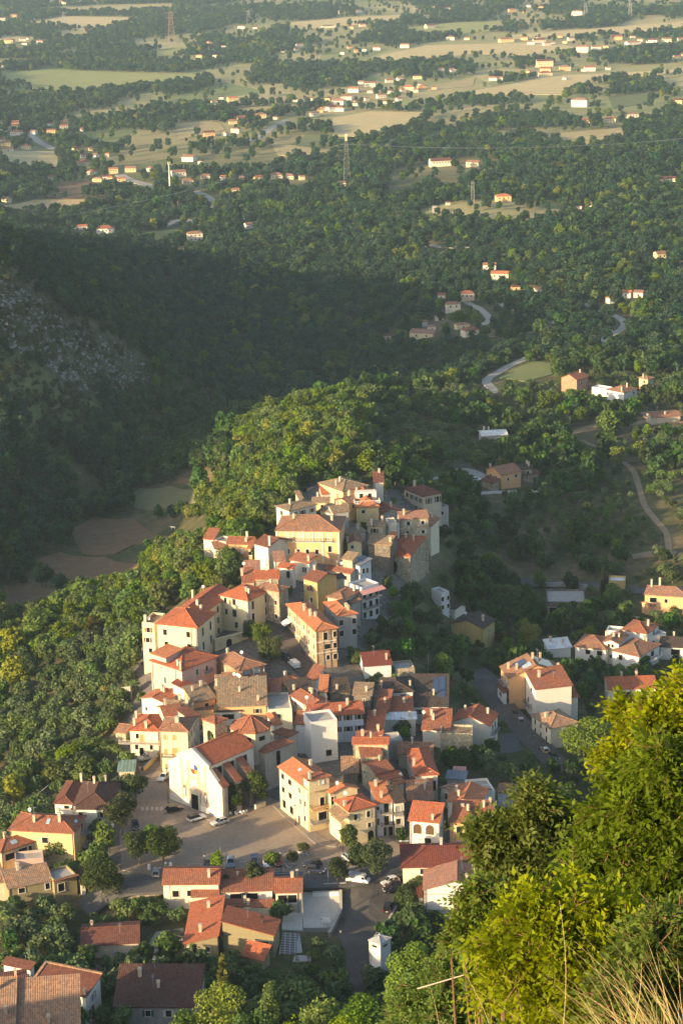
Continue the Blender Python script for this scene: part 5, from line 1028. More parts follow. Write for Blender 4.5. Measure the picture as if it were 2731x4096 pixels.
drape('terrace', pxpoly([(1180,3825),(1250,3828),(1245,3850),(1170,3848)]), .32, FS.m, 5)
drape('yard', pxpoly([(625,3730),(735,3715),(735,3765),(700,3805),(590,3815),(600,3770)]), .2, PALE, 5)
ribbon('street', [hit(u,v) for u,v in [(1100,2470),(1130,2520),(1150,2580),(1185,2640),(1240,2690),(1290,2725),(1380,2760)]], 6.5, LANE, .12)
ribbon('street', [hit(*E(x,y)) for x,y in [(240,715),(300,760),(340,840),(410,930),(490,1020),(570,1110),(650,1190),(730,1270),(820,1350)]], 7.0, LANE, .12)
drape('yard', pxpoly([E(395,1100),E(495,1090),E(540,1200),E(470,1220),E(390,1225)]), .15, ASPH, 5)
ribbon('road', [hit(*E(x,y)) for x,y in [(300,20),(370,55),(480,110),(620,140),(800,145),(960,150),(1100,165),(1250,185),(1420,175)]], 6.0, ASPH, .12)
ribbon('road', [hit(*J(x,y)) for x,y in [(290,490),(350,470),(420,440),(460,425),(560,470)]], 5.5, PALE, .12)
ribbon('road', [hit(*J(x,y)) for x,y in [(1310,865),(1400,850),(1530,850)]], 5.0, DIRT, .12)
ribbon('track', [hit(*J(x,y)) for x,y in [(1050,270),(1180,330),(1300,410),(1340,500),(1370,600),(1430,680),(1480,740),(1495,830)]], 2.2, DIRT, .1)
ribbon('track', [hit(*J(x,y)) for x,y in [(990,240),(1080,205),(1180,190),(1300,190),(1400,170)]], 4.0, DIRT, .1)
ribbon('road', [hit(*K(x,y)) for x,y in [(975,455),(900,475),(840,500),(760,540),(700,575),(690,600),(740,640)]], 4.6, PALE, .1)
ribbon('road', [hit(*K(x,y)) for x,y in [(1130,240),(1190,270),(1260,295),(1300,320),(1300,345),(1260,375),(1220,395),(1200,415)]], 4.6, PALE, .1)
ribbon('road', [hit(*K(x,y)) for x,y in [(600,235),(650,260),(690,295),(698,320),(650,345)]], 4.4, PALE, .1)
ribbon('road', [hit(*K(x,y)) for x,y in [(730,232),(800,262),(880,285),(940,305),(1000,330)]], 4.0, PALE, .1)
ribbon('road', [hit(*K(x,y)) for x,y in [(690,2),(760,22),(860,24),(960,30)]], 5.0, PALE, .2)
ribbon('road', [hit(u,v) for u,v in [(1680,984),(1800,990),(1920,985)]], 6.0, PALE, .2)
ribbon('track', [hit(*K(x,y)) for x,y in [(700,390),(780,380),(880,370),(960,355)]], 4.0, DIRT, .1)
ribbon('road', [hit(u,v) for u,v in [(480,700),(520,720),(570,735),(620,750)]], 10, PALE, .2)
ribbon('road', [hit(u,v) for u,v in [(780,765),(830,790),(855,810),(845,830)]], 9, PALE, .2)
ribbon('road', [hit(u,v) for u,v in [(660,905),(700,885),(740,880),(800,895)]], 8, PALE, .2)
ribbon('road', [hit(u,v) for u,v in [(1000,565),(1050,540),(1090,510),(1150,480)]], 10, PALE, .2)
ribbon('road', [hit(u,v) for u,v in [(120,540),(160,570),(220,600)]], 9, PALE, .2)
ribbon('track', [hit(u,v) for u,v in [(320,1420),(500,1500)]], 2, DIRT, .1) if False else None
# fields
def field(name, pts, c1, c2, sc=.05): 
    return drape(name, pxpoly(pts), .35, ground(name+'_soil' if 'plough' in name else name+'_cover', c1, c2, sc if pts[0][1] < 1000 else .22), 45 if pts[0][1] < 1000 else 8)
GOLD=((.44,.35,.17),(.55,.44,.22)); TAN=((.40,.29,.14),(.52,.38,.20)); GRN=((.23,.25,.085),(.34,.33,.12)); BRN=((.14,.088,.048),(.21,.14,.078)); MEAD=((.10,.13,.05),(.15,.17,.07)); STB=((.31,.26,.12),(.42,.34,.17))
FIELDS = []
for nm,pts,c in [('meadow',[(0,290),(200,278),(420,288),(840,298),(780,330),(560,350),(330,375),(180,385),(100,345),(0,340)],GRN),('field',[(70,95),(250,65),(600,70),(480,100),(430,122),(130,105)],GOLD),('field',[(0,145),(150,150),(120,166),(0,165)],GOLD),
 ('field',[(0,600),(230,605),(235,690),(0,665)],GOLD),('field',[(0,825),(140,800),(440,795),(440,815),(250,860),(0,862)],TAN),('field',[(140,762),(330,722),(420,735),(400,770),(300,800),(150,782)],BRN),
 ('field',[(1500,228),(1700,182),(2200,170),(2300,190),(2100,225),(1900,215),(1750,235),(1540,252)],GOLD),('field',[(1331,72),(1620,60),(1600,95),(1331,100)],GOLD),('meadow',[(1580,115),(1800,92),(2000,86),(2020,120),(1700,150)],GRN),('field',[(2030,142),(2731,86),(2731,125),(2400,140),(2050,155)],GOLD),
 ('field',[(1900,362),(2200,302),(2731,276),(2731,286),(2350,332),(2250,380),(1900,376)],GOLD),('field',[(1331,472),(1480,446),(1710,450),(1690,490),(1520,550),(1331,545)],GOLD),('field',[(2150,540),(2500,510),(2490,560),(2350,602),(2300,580)],STB),('vineyard',[(2430,387),(2660,366),(2600,410),(2450,436)],MEAD),
 ('meadow',[K(745,575),K(800,540),K(900,500),K(1020,520),K(980,560),K(860,592)],((.13,.16,.06),(.18,.20,.08))),('field',[(1080,570),(1290,600),(1360,600),(1300,640),(1110,620)],STB),('field',[(700,490),(880,490),(900,520),(720,560)],STB),('meadow',[(520,930),(720,915),(740,950),(640,985),(540,965)],MEAD),
 ('ploughed_field',[(286,2121),(381,2068),(536,2074),(893,2086),(881,2115),(655,2151),(536,2181),(464,2217),(333,2217),(298,2157)],BRN),('ploughed_field',[(119,2252),(238,2211),(417,2228),(595,2252),(536,2276),(381,2324),(298,2324),(208,2288)],BRN),('ploughed_field',[(0,2342),(119,2342),(286,2360),(119,2419),(0,2443)],BRN),('meadow',[(476,2014),(560,1955),(685,1946),(815,1961),(790,2008),(714,2020)],((.15,.15,.07),(.20,.19,.095))),('ploughed_field',[(690,1901),(857,1898),(863,1937),(790,1943),(702,1925)],BRN),
 ('field',[(2550,1650),(2700,1640),(2731,1690),(2620,1700)],((.30,.20,.12),(.38,.27,.17))),('field',[(100,40),(420,20),(700,15),(690,40),(300,55)],STB),('field',[(1160,90),(1331,75),(1331,110),(1180,115)],GOLD),('meadow',[(560,215),(720,185),(770,205),(640,235)],GRN),('field',[(880,440),(1160,420),(1200,440),(980,470)],STB),('field',[(1700,345),(1900,310),(1890,345),(1720,365)],STB),('meadow',[(1480,430),(1620,400),(1760,400),(1700,425)],GRN)]:
    FIELDS.append(pts); field(nm,pts,*c)
# ------------------------------------------------------------------ houses far out in the valley
_u1 = ['first','second','third','fourth','fifth','sixth','seventh','eighth','ninth','tenth','eleventh','twelfth','thirteenth','fourteenth','fifteenth','sixteenth','seventeenth','eighteenth','nineteenth']
ORD = _u1+sum([[n_+'ieth']+[n_+'y-'+k for k in _u1[:9]] for n_ in ('twent','thirt','fort','fift','sixt','sevent')], [])
_k = 1400/1568
r1 = [(965,465,40),(1045,455,55),(1170,530,60),(1080,540,50),(1045,557,45),(1380,455,50),(1410,522,55),(1515,470,60),(1500,500,70),(1270,235,28),(1345,212,40),(875,208,28),(950,225,30),(962,258,28),(1080,130,40),(15,92,40),(60,80,40),(280,18,40),(105,185,36),(40,195,50),(180,192,30),(8,300,25),(350,8,30),(1535,62,35),(290,555,40),(70,558,40),(1475,125,120,'s')]
r2 = [(440,128,50),(525,180,45),(320,215,50),(195,225,40),(110,235,30),(140,230,25),(535,322,38),(380,355,48),(715,362,45),(165,390,60),(90,415,60),(255,370,40),(335,410,70),(385,388,35),(400,400,45),(250,465,60,'s'),(220,440,50),(255,420,45),(60,450,60),(20,465,60),(25,500,60),(110,465,30),(950,300,90,'b'),(950,325,60),(955,345,70),(1040,318,60),(1150,320,60),(1115,235,65,'b'),(1180,225,50),(1100,480,90,'b'),(1535,468,65),(925,195,65),(780,190,80),(885,200,40),(960,205,40),(1270,180,60),(1350,200,80,'s'),(1430,195,50),(1070,182,40),(855,180,40),(805,55,40),(1090,72,60,'b'),(135,120,35),(1495,190,50),(45,62,25),(445,38,22),(875,32,25),(1560,185,40),(1545,265,40)]
r3 = [(877,578,84,'b'),(470,548,95),(362,525,80,'s'),(30,150,50),(115,165,48),(68,105,60),(62,72,55),(40,175,60,'s'),(290,75,48),(230,95,50),(350,172,48),(398,170,40),(385,205,45),(372,240,65),(480,200,25),(510,275,52,'b'),(585,268,62),(408,280,55),(235,303,50),(435,312,55),(480,302,50),(545,312,50),(335,298,30,'s'),(25,402,52),(840,220,70),(805,290,78),(920,298,55),(940,108,62),(1052,95,52,'b'),(1050,372,60,'b'),(1120,520,45),(1085,305,30),(1160,305,45),(1240,300,70),(1300,300,40),(845,322,60),(808,420,30),(815,618,40,'s')]
r4 = [(45,332,52),(485,243,115),(622,245,75),(765,400,85),(517,415,25,'s'),(1145,425,42),(1100,432,35,'s'),(1130,48,50),(1237,48,70),(1345,25,60),(1500,312,90,'s'),(272,138,30),(1473,655,60)]
r5 = [(600,230,84,'b'),(540,278,80,'b'),(485,225,45),(700,90,75),(745,135,100),(920,190,40,'s'),(1310,215,55),(1365,215,55),(1255,240,50),(405,345,35),(445,360,45,'s'),(395,398,140,'s'),(585,350,80,'s'),(625,385,90),(247,400,55,'s'),(1555,80,40),(480,315,45,'s'),(820,180,50,'s')]
far = []
_rf = np.random.default_rng(17)
for lst in (r1, r2):
    for t in list(lst):
        if t[2] < 75 and _rf.random() < .75: lst.append((t[0]+_rf.choice([-1,1])*_rf.uniform(35,85), t[1]+_rf.uniform(-14,14), _rf.uniform(22,36)))
for lst in (r3,):
    for t in list(lst):
        if t[1] < 320 and t[2] < 75 and _rf.random() < .4: lst.append((t[0]+_rf.choice([-1,1])*_rf.uniform(45,90), t[1]+_rf.uniform(-16,16), _rf.uniform(26,42)))
for lst, ox, oy in ((r1,0,0),(r2,1331,0),(r3,0,450),(r4,1331,450),(r5,1331,1000)):
    for t in lst: far.append((min(max(ox+t[0]*_k,6),2725), max(oy+t[1]*_k,8), t[2]*_k, t[3] if len(t) > 3 else 'n'))
def zone_of(u, v):
    if v >= 1000: return 'in the winding-road hamlet'
    if u < 600 and v >= 380: return 'in the left valley hamlet'
    if v < 330 and u < 700: return 'in the upper-left plain'
    if 1100 <= u < 1800 and 260 <= v < 520: return 'in the mid-plain village'
    if v < 330 and u < 1500: return 'in the upper-middle plain'
    if v < 450 and u >= 1500: return 'in the upper-right plain'
    if u >= 1500: return 'on the mast rise'
    return 'near the big pylon'
zs = {}
for f in far: zs.setdefault(zone_of(f[0], f[1]), []).append(f)
rg = np.random.default_rng(21)
FW = [('white','white'),('cream','cream'),('pale','cream'),('white','white'),('yellow','yellow'),('peach','peach'),('beige','beige'),('white','white')]
FR = [('redold','red-brown'),('tanred','tan-red'),('brown','brown'),('orange','orange'),('tanred','tan-red'),('pinkish','pinkish')]
for zn, lst in zs.items():
    lst.sort()
    for i, (u, v, wpx, sz) in enumerate(lst):
        p = hit(u, v); dist = np.linalg.norm(p-CAM); w = min(wpx*dist/FPX*.82, 25); yaw = rg.uniform(-.5,.5); dep = w*rg.uniform(.55,.75) if w > 8 else w*.9
        if w > 20: dep = min(dep, 11)
        hh = {'n':4.6,'b':6.8,'s':3.0}[sz]*min(1.25, max(.75, w/13)); wk, wname = FW[rg.integers(len(FW))]; rk, rname = FR[rg.integers(len(FR))]
        cx, cy = math.cos(yaw), math.sin(yaw); e = np.array([cx,cy,0]); q = np.array([-cy,cx,0]); zb = float(hgt(p[0],p[1]))
        nm = {'n':'house','b':'tall house','s':'low shed'}[sz]
        root = empty('shed' if sz == 's' else 'house', (p[0],p[1],zb), '%s %s with %s roof, %s from left %s' % (wname, nm, rname, ORD[i], zn), 'shed' if sz == 's' else 'house', 'houses '+zn)
        c0 = np.array([0,0,0.0])+q*dep*.5; rise = dep/2*.42 if sz != 's' else dep/2*.25; ov = .5; b = MB(); a2, b2 = w/2-ov*.5, dep/2-ov*.5
        cs = [c0-e*a2-q*b2, c0+e*a2-q*b2, c0+e*a2+q*b2, c0-e*a2+q*b2]; bz = -3.0; gable = rg.random() < .55 and sz != 'x'
        rr = rise*b2/(dep/2)
        b.face([cs[0]+Z*bz,cs[1]+Z*bz,cs[1]+Z*hh,cs[0]+Z*hh]); b.face([cs[2]+Z*bz,cs[3]+Z*bz,cs[3]+Z*hh,cs[2]+Z*hh])
        for i0,i1 in ((1,2),(3,0)):
            m = (cs[i0]+cs[i1])/2; top = [cs[i1]+Z*hh]+([m+Z*(hh+rr)] if gable else [])+[cs[i0]+Z*hh]; b.face([cs[i0]+Z*bz,cs[i1]+Z*bz]+top)
        wl = b.build('wall', wallmat(wk), root, uv=True)
        b = MB(); A2, B2 = w/2, dep/2; er_ = [c0-e*A2-q*B2+Z*(hh-.1), c0+e*A2-q*B2+Z*(hh-.1), c0+e*A2+q*B2+Z*(hh-.1), c0-e*A2+q*B2+Z*(hh-.1)]; k_ = 0 if gable else min(B2, A2*.6); r0_, r1_ = c0-e*(A2-k_)+Z*(hh+rise), c0+e*(A2-k_)+Z*(hh+rise)
        b.face([er_[0],er_[1],r1_,r0_]); b.face([er_[2],er_[3],r0_,r1_])
        if not gable: b.face([er_[1],er_[2],r1_]); b.face([er_[3],er_[0],r0_])
        b.face([x-Z*.15 for x in er_][::-1])
        for i0 in range(4): b.face([er_[i0]-Z*.15, er_[(i0+1)%4]-Z*.15, er_[(i0+1)%4], er_[i0]])
        b.build('roof', roofmat(rk), root, uv=True)
        FOOT.append([(p+cc)[:2] for cc in cs]); pp = [proj(p+cc+Z*dz) for cc in cs for dz in (0,hh)]; pp = np.array(pp); HBOX.append((pp[:,0].min(),pp[:,0].max(),pp[:,1].min(),pp[:,1].max(),pp[:,2].mean()))
        n_ = max(1, int(w/3.2)) if sz != 's' else max(1, int(w/6)); rows = 2 if hh > 6 else 1
        if wpx > 34:
            for r_ in range(rows):
                for k in range(n_):
                    b = MB(); b.box(c0-q*(b2+.03)+e*((k+.5)/n_-.5)*2*a2*.85+Z*(hh-1.7-r_*3.0), (e,Z,q), (1.1,1.4,.1)); wo = b.build('window', TRIM, root)
                    b = MB(); b.box(c0-q*(b2+.06)+e*((k+.5)/n_-.5)*2*a2*.85+Z*(hh-1.7-r_*3.0), (e,Z,q), (.9,1.2,.1)); b.build('pane', GLASS, wo)
# ------------------------------------------------------------------ trees
def value_noise(x, y, s, seed):
    g = np.random.default_rng(seed).random((256,256)); x = x/s; y = y/s; i = np.floor(x).astype(int); j = np.floor(y).astype(int); a = x-i; b = y-j; a = a*a*(3-2*a); b = b*b*(3-2*b)
    G_ = lambda p, q: g[p % 256, q % 256]
    return (G_(i,j)*(1-a)+G_(i+1,j)*a)*(1-b)+(G_(i,j+1)*(1-a)+G_(i+1,j+1)*a)*b
def foliage(rg, blobs, n, size, jit=.55, flat=1.0):
    """n leaf-clump quads spread through and over ellipsoid blobs (cx,cy,cz,rx,ry,rz)"""
    bl = np.array(blobs, float); wt_ = (bl[:,3]*bl[:,4])**.9; idx = rg.choice(len(bl), n, p=wt_/wt_.sum()); d = rg.normal(size=(n,3)); d[:,2] += .25; d /= np.linalg.norm(d,axis=1)[:,None]
    r = np.where(rg.random(n) < .8, rg.uniform(.78,1.08,n), rg.uniform(.35,.8,n)); c = bl[idx,:3]+d*bl[idx,3:6]*r[:,None]
    nr = d+rg.normal(size=(n,3))*jit; nr[:,2] += .15; nr /= np.linalg.norm(nr,axis=1)[:,None]; t = np.cross(nr, rg.normal(size=(n,3))); t /= np.linalg.norm(t,axis=1)[:,None]; u = np.cross(nr,t)
    s = size*rg.uniform(.55,1.35,n)[:,None]; a, b = t*s*.62, u*s*.62*flat
    bend = nr*s*.16
    V = np.concatenate([c-a-b*.3-bend, c+b*1.05, c+a-b*.2-bend, c-b*.95+a*.25]); Fc = np.stack([np.arange(n)+k*n for k in range(4)],-1)
    return V, Fc
def crown_blobs(rg, R_, h0, h1, k, spread=.62, flatness=.8):
    H_ = h1-h0; bl = [(0,0,h0+H_*.5,R_*.72,R_*.72,H_*.42)]
    for i in range(k):
        a = rg.uniform(0,2*math.pi); z = rg.uniform(.15,.88); rr = R_*spread*math.sqrt(max(.05,1-(2*z-1)**2*.8))*rg.uniform(.6,1.1); s = R_*rg.uniform(.26,.46)
        bl.append((rr*math.cos(a), rr*math.sin(a), h0+H_*z, s, s, s*flatness))
    return bl
def branchy(rg, base_r, h0, blobs, n=6, sides=6):
    b = MB(); top = np.array([rg.normal()*.12*h0, rg.normal()*.12*h0, h0]); mid = top*.5+np.array([rg.normal()*.06*h0,rg.normal()*.06*h0,0]); b.tube((0,0,-1.0),mid,base_r*1.15,base_r*.8,sides,1); b.tube(mid,top,base_r*.8,base_r*.62,sides,1)
    for t in blobs[1:n+1]: m = top*.5+np.array(t[:3])*.5+np.array([0,0,-.1*h0]); b.tube(top,m,base_r*.5,base_r*.32,5,1); b.tube(m,t[:3],base_r*.32,base_r*.1,4,1)
    return b
def tree_mesh(name, seed, R_, H_, h0, n, size, lm, k=10, tr=.14, **kw):
    rg = np.random.default_rng(seed); bl = crown_blobs(rg, R_, h0, H_, k, **kw); V, Fc = foliage(rg, bl, n, size); b = branchy(rg, tr, h0+.15*(H_-h0), bl, 4, 5)
    tv = np.array(b.v); tf = [f for f in b.f if len(f) == 4]; nv = len(V); F4 = np.concatenate([Fc, np.array(tf)+nv]); mi = np.concatenate([np.zeros(len(Fc),int), np.ones(len(tf),int)])
    return bulk(name, np.concatenate([V,tv]), F4, 4, [lm, BARK], midx=mi)
L_OAK = leaves('oak_leaves',(.020,.054,.012),(.058,.118,.022),.03,.22)
L_SUN = leaves('maple_leaves',(.045,.095,.008),(.135,.205,.018),.035,.28,(.14,.17,.012))
L_OLIVE = leaves('olive_leaves',(.048,.085,.022),(.115,.165,.050),.02,.15)
L_SCRUB = leaves('scrub_leaves',(.045,.060,.022),(.10,.11,.042),.03,.15)
KINDS_ = {}
KINDS_['oak_tree'] = [tree_mesh('oak_tree', 100+i, 3.5, 8.2, 1.6, 430, .95, L_OAK, 11) for i in range(6)]
L_SHADE = leaves('shade_oak_leaves',(.011,.037,.019),(.032,.078,.034),.025,.2)  # darker, bluer oak: valley shade and haze put into the leaf colour
KINDS_['holm_oak'] = [tree_mesh('holm_oak', 150+i, 3.6, 8.6, 1.4, 560, .72, L_SHADE, 12) for i in range(6)]
KINDS_['maple_tree'] = [tree_mesh('maple_tree', 200+i, 3.1, 7.6, 1.4, 900, .58, L_SUN, 12) for i in range(6)]
KINDS_['olive_tree'] = [tree_mesh('olive_tree', 300+i, 2.5, 4.6, 1.2, 620, .42, L_OLIVE, 9, .18, spread=.7) for i in range(6)]
KINDS_['shrub'] = [tree_mesh('shrub', 400+i, 1.3, 1.9, .2, 130, .42, L_SCRUB, 6, .05) for i in range(4)]
# where they may stand
HB = np.array(HBOX)
fx0 = np.array([min(p[0] for p in f) for f in FOOT]); fx1 = np.array([max(p[0] for p in f) for f in FOOT]); fy0 = np.array([min(p[1] for p in f) for f in FOOT]); fy1 = np.array([max(p[1] for p in f) for f in FOOT])
FREEPX = [[(640,3062),(565,3160),(478,3330),(488,3480),(640,3508),(1080,3492),(1420,3486),(1560,3440),(1630,3400),(1540,3340),(1350,3340),(1240,3260),(1080,3190),(920,3230),(700,3180),(660,3120)],[(1385,3545),(1610,3520),(1600,3600),(1575,3680),(1530,3760),(1475,3800),(1462,3990),(1375,3990),(1385,3810),(1335,3730),(1368,3640)],[(1205,3572),(1362,3578),(1362,3655),(1330,3722),(1215,3727),(1128,3722),(1128,3640),(1205,3632)],[(1110,3735),(1255,3735),(1260,3860),(1110,3860)],[(590,3815),(600,3760),(620,3725),(740,3710),(740,3770),(700,3815)],[(1130,2440),(1200,2440),(1330,2700),(1380,2790),(1260,2760),(1150,2640)],[(470,3420),(640,3430),(640,3600),(330,3660),(400,3540)]]
CORE = [(530,2960),(560,2560),(700,2430),(950,2390),(1100,2330),(1160,2200),(1200,1950),(1430,1900),(1560,1960),(1640,2060),(1760,2070),(1720,2140),(1710,2240),(1640,2380),(1480,2480),(1400,2560),(1390,2720),(1500,2760),(1640,2760),(1690,2900),(1650,3100),(1830,3400),(1650,3540),(1400,3560),(440,3540),(430,3420),(490,3160)]
HOLES = [[E(0,0),E(0,300),E(200,600),E(300,690),E(250,700),E(150,620),E(-200,480),E(-190,300)],[(1500,2480),(1900,2480),(1900,2620),(1660,2620),(1500,2560)]]
def clear_mask(x, y, z, hgt_m, rad):
    U, V, Dp = proj(np.stack([x,y,z],-1)); ok = np.ones(x.shape, bool)
    inv = np.zeros(x.shape, bool)
    for pl in FREEPX: inv |= inpoly(U, V, pl)
    for pl in FIELDS: inv |= inpoly(U, V, pl)
    ok &= ~inv
    for L, w in ROADS:
        near = (x > L[:,0].min()-w-6) & (x < L[:,0].max()+w+6) & (y > L[:,1].min()-w-6) & (y < L[:,1].max()+w+6)
        if near.any():
            d = segdist(x[near], y[near], L[::2] if len(L) > 8 else L, False); k = np.where(near)[0]; ok[k[d < w/2+1.2+rad[k]*.5]] = False
    for i in range(len(FOOT)):
        mg = np.where(y < 475, rad*.35+.3, rad*.8+1); near = (x > fx0[i]-mg) & (x < fx1[i]+mg) & (y > fy0[i]-mg) & (y < fy1[i]+mg); ok &= ~near
    Ut, Vt, _ = proj(np.stack([x,y,z+hgt_m*.75],-1)); rp = rad*FPX/Dp
    for pl in FREEPX[1:4]+[[(1455,3735),(1580,3735),(1580,3880),(1455,3880)]]: ok &= ~inpoly(Ut, Vt, pl)
    for pl in FIELDS:
        if pl[0][1] > 1300: ok &= ~(inpoly(Ut, Vt, pl) | inpoly(Ut, V*.55+Vt*.45, pl))
    for L, w in ROADS:
        if L[0,1] > 780:
            lu, lv, ld = proj(np.stack([L[:,0],L[:,1],hgt(L[:,0],L[:,1])],-1)); nr = (Ut > lu.min()-60) & (Ut < lu.max()+60) & (Vt > lv.min()-60) & (Vt < lv.max()+60)
            if nr.any(): k = np.where(nr)[0]; ok[k[segdist(Ut[k], Vt[k], np.stack([lu,lv],-1)[::2], False) < rp[k]*.45+3]] = False
    rnd = np.random.default_rng(3).random(x.shape)
    for u0,u1,v0,v1,dz in HB:
        kf = 1.0 if dz > 1050 else .7; cov = (Ut > u0-rp*.45) & (Ut < u1+rp*.45) & (Vt > v0-2) & (Vt < v0+(v1-v0)*kf) & (Dp < dz+2); ok &= ~(cov & (rnd < .97))
        if dz > 1050: ok &= ~((U > u0-rp*.5) & (U < u1+rp*.5) & (V > v0) & (Vt < v1) & (Dp < dz+4) & (rnd < .9))
    return ok, U, V, Dp
rg = np.random.default_rng(77)
xs, ys = [], []
y = 340.0
while y < 5700:
    s = 3.7 if y < 475 else 4.7 if y < 700 else (5.2 if y < 1100 else (5.6 if y < 1900 else 7.6)); n = int(.36*y/s); gx = (np.arange(n)-n/2)*s; xs.append(gx+rg.uniform(-.48,.48,n)*s); ys.append(y+rg.uniform(-.48,.48,n)*s); y += s
_su, _sv = rg.uniform(0,660,2600), rg.uniform(1080,1780,2600); _m = inpoly(_su,_sv,ROCKY) | inpoly(_su,_sv,DRYSLOPE); _h = np.array([hit(a,b_) for a,b_ in zip(_su[_m][:900],_sv[_m][:900])]); xs.append(_h[:,0]); ys.append(_h[:,1])
x = np.concatenate(xs); y = np.concatenate(ys); z = hgt(x, y); N_ = len(x)
U, V, Dp = proj(np.stack([x,y,z],-1))
inframe = (U > -120) & (U < 2850) & (V > -60) & (V < 4140)
x, y, z, U, V, Dp = [a[inframe] for a in (x,y,z,U,V,Dp)]
n1 = value_noise(x+3000, y, 38, 1); n2 = value_noise(x+3000, y, 11, 2); n3 = value_noise(x+3000, y*.6, 120, 3); r0 = rg.random(len(x)); r1_ = rg.random(len(x))
kind = np.where(value_noise(x+500, y, 24, 12)+.5*rg.random(len(x)) > 1.02, 'maple_tree', 'oak_tree').astype('<U12'); dens = np.full(len(x), .93); zone = np.full(len(x), 'in the wooded valley', dtype='<U60')
left = (U < 900) & (V > 2150) & (y < 745); right = (U > 1480) & (y < 1010); ridge = (U > 940+np.maximum(0,(V-1850))*-.9) & (U < 1500) & (y > 610) & (y < 960) & (z > -36) & ~left; garden = (V > 3520) & (U < 1500)  # ridge stops early; dark oaks beyond stand in for its shaded flank
plainm = y > 1850
rockm = inpoly(U,V,ROCKY); drym = inpoly(U,V,DRYSLOPE); hillm = inpoly(U,V,HILLTOP)
dens[:] = np.where(n1*.5+n2*.5 > .27, .95, .35)
dens[(y > 1300) & (n3 > .68)] = .35
k_ = left; zone[k_] = 'on the sunny slope left of the village'; kind[k_] = np.where(n1[k_]+.25*(r0[k_]-.5)+np.where(V[k_] > 2650,.06,-.2) > .5, 'olive_tree', 'maple_tree'); dens[k_] = np.where(n2[k_]*.6+n1[k_]*.4 > .3, .95, .45)
k_ = ridge; zone[k_] = 'on the sunlit ridge behind the village'; kind[k_] = 'maple_tree'; dens[k_] = .97
k_ = right; zone[k_] = 'on the olive hillside right of the village'; kind[k_] = np.where(n1[k_]+.3*(r0[k_]-.5)-np.where(y[k_] < 690,.12,0) > .38, 'olive_tree', np.where(r1_[k_] < .7,'oak_tree','maple_tree')); dens[k_] = np.where(n1[k_]*.4+n2[k_]*.6 > np.where((V[k_] > 1950)&(V[k_] < 2300)&(U[k_] > 1900), .54, .38), .92, .5)
kd = inpoly(U,V,[(1440,2420),(1720,2260),(1800,2150),(1900,2300),(1960,2640),(1760,2660),(1500,2640)]); dens[kd] = .97; kind[kd] = np.where(r0[kd] < .55,'olive_tree','oak_tree')
kg = inpoly(U,V,[J(0,230),J(560,230),J(640,330),J(300,370),J(0,390)]); kind[kg] = 'olive_tree'; dens[kg] = .95; zone[kg] = 'in the lit olive grove behind the upper village'
k_ = garden; zone[k_] = 'in the shaded olive gardens below the road'; kind[k_] = np.where(r0[k_] < .78,'olive_tree','oak_tree'); dens[k_] = .92
k_ = (V > 3000) & (U > 1500); kind[k_] = np.where(r0[k_] < .5,'olive_tree','oak_tree'); dens[k_] = .75; zone[k_] = 'in the shaded gardens by the lane'
k_ = plainm; thr = np.where(U[k_] < 1450, .45, .54); thr = np.where(y[k_] < 2300, .40, thr); nn_ = .45*n3[k_]+.55*value_noise(x[k_]+9000, y[k_]*.45, 55, 9); dens[k_] = np.where(nn_ > thr, .9, np.where(nn_ > thr-.06, .32, .06))
kc = inpoly(U,V,CORE); dens[kc] = np.where(n2[kc] > .5, .5, .06); kind[kc] = np.where(r0[kc] < .6, 'maple_tree', 'oak_tree'); zone[kc] = 'squeezed between the village houses'
km = (kind == 'maple_tree') & (U < 950) & (V > 900) & (V < 2420) & (zone == 'in the wooded valley') & (rg.random(len(x)) < .7); kind[km] = 'oak_tree'
dens[rockm] = .0; dens[drym] = np.minimum(dens[drym], .12); dens[hillm] = .12
sh = (rockm | drym); kind[sh] = 'shrub'; dens[sh] = np.where(rockm[sh], .3, .42); zone[rockm|drym] = 'on the rocky hillside at left'
far_ = (kind == 'oak_tree') & ((y > 1050) | (U < 520)) & (y > 740); kind[far_ & (r1_ < .8)] = 'holm_oak'
H0 = {'holm_oak':8.6,'oak_tree':8.2,'maple_tree':7.6,'olive_tree':4.6,'shrub':1.9}; R0 = {'holm_oak':3.6,'oak_tree':3.5,'maple_tree':3.1,'olive_tree':2.5,'shrub':1.3}
sc = np.clip(np.exp(rg.normal(-.06,.24,len(x))),.5,1.55); sc[plainm] *= 1.1; sc[right & (kind == 'olive_tree')] *= .78; sc[(y > 1000) & ~plainm] *= .88
sc[(kind == 'oak_tree') & (Dp < 640)] *= .72; sc[kc] *= .55; sc[(kind == 'shrub')] *= rg.uniform(.7,1.9,int((kind == 'shrub').sum()))
hm = np.array([H0[k] for k in kind])*sc; rm = np.array([R0[k] for k in kind])*sc
ok, _, _, _ = clear_mask(x, y, z, hm, rm)
ok &= rg.random(len(x)) < dens
def hole_ok(): 
    m = np.zeros(len(x), bool)
    for pl in HOLES: m |= inpoly(U, V, pl)
    return m
x, y, z, U, V, Dp, kind, zone, sc = [a[ok] for a in (x,y,z,U,V,Dp,kind,zone,sc)]
rot = rg.uniform(0, 6.283, len(x))
GNAME = {'holm_oak':'valley_forest','oak_tree':'woodland','maple_tree':'thicket','olive_tree':'olive_grove','shrub':'scrub'}
LOOK = {'holm_oak':'dark blue-green oak tree','oak_tree':'dark green broadleaf tree','maple_tree':'bright green bushy tree','olive_tree':'grey-green olive tree','shrub':'low olive-brown bush'}
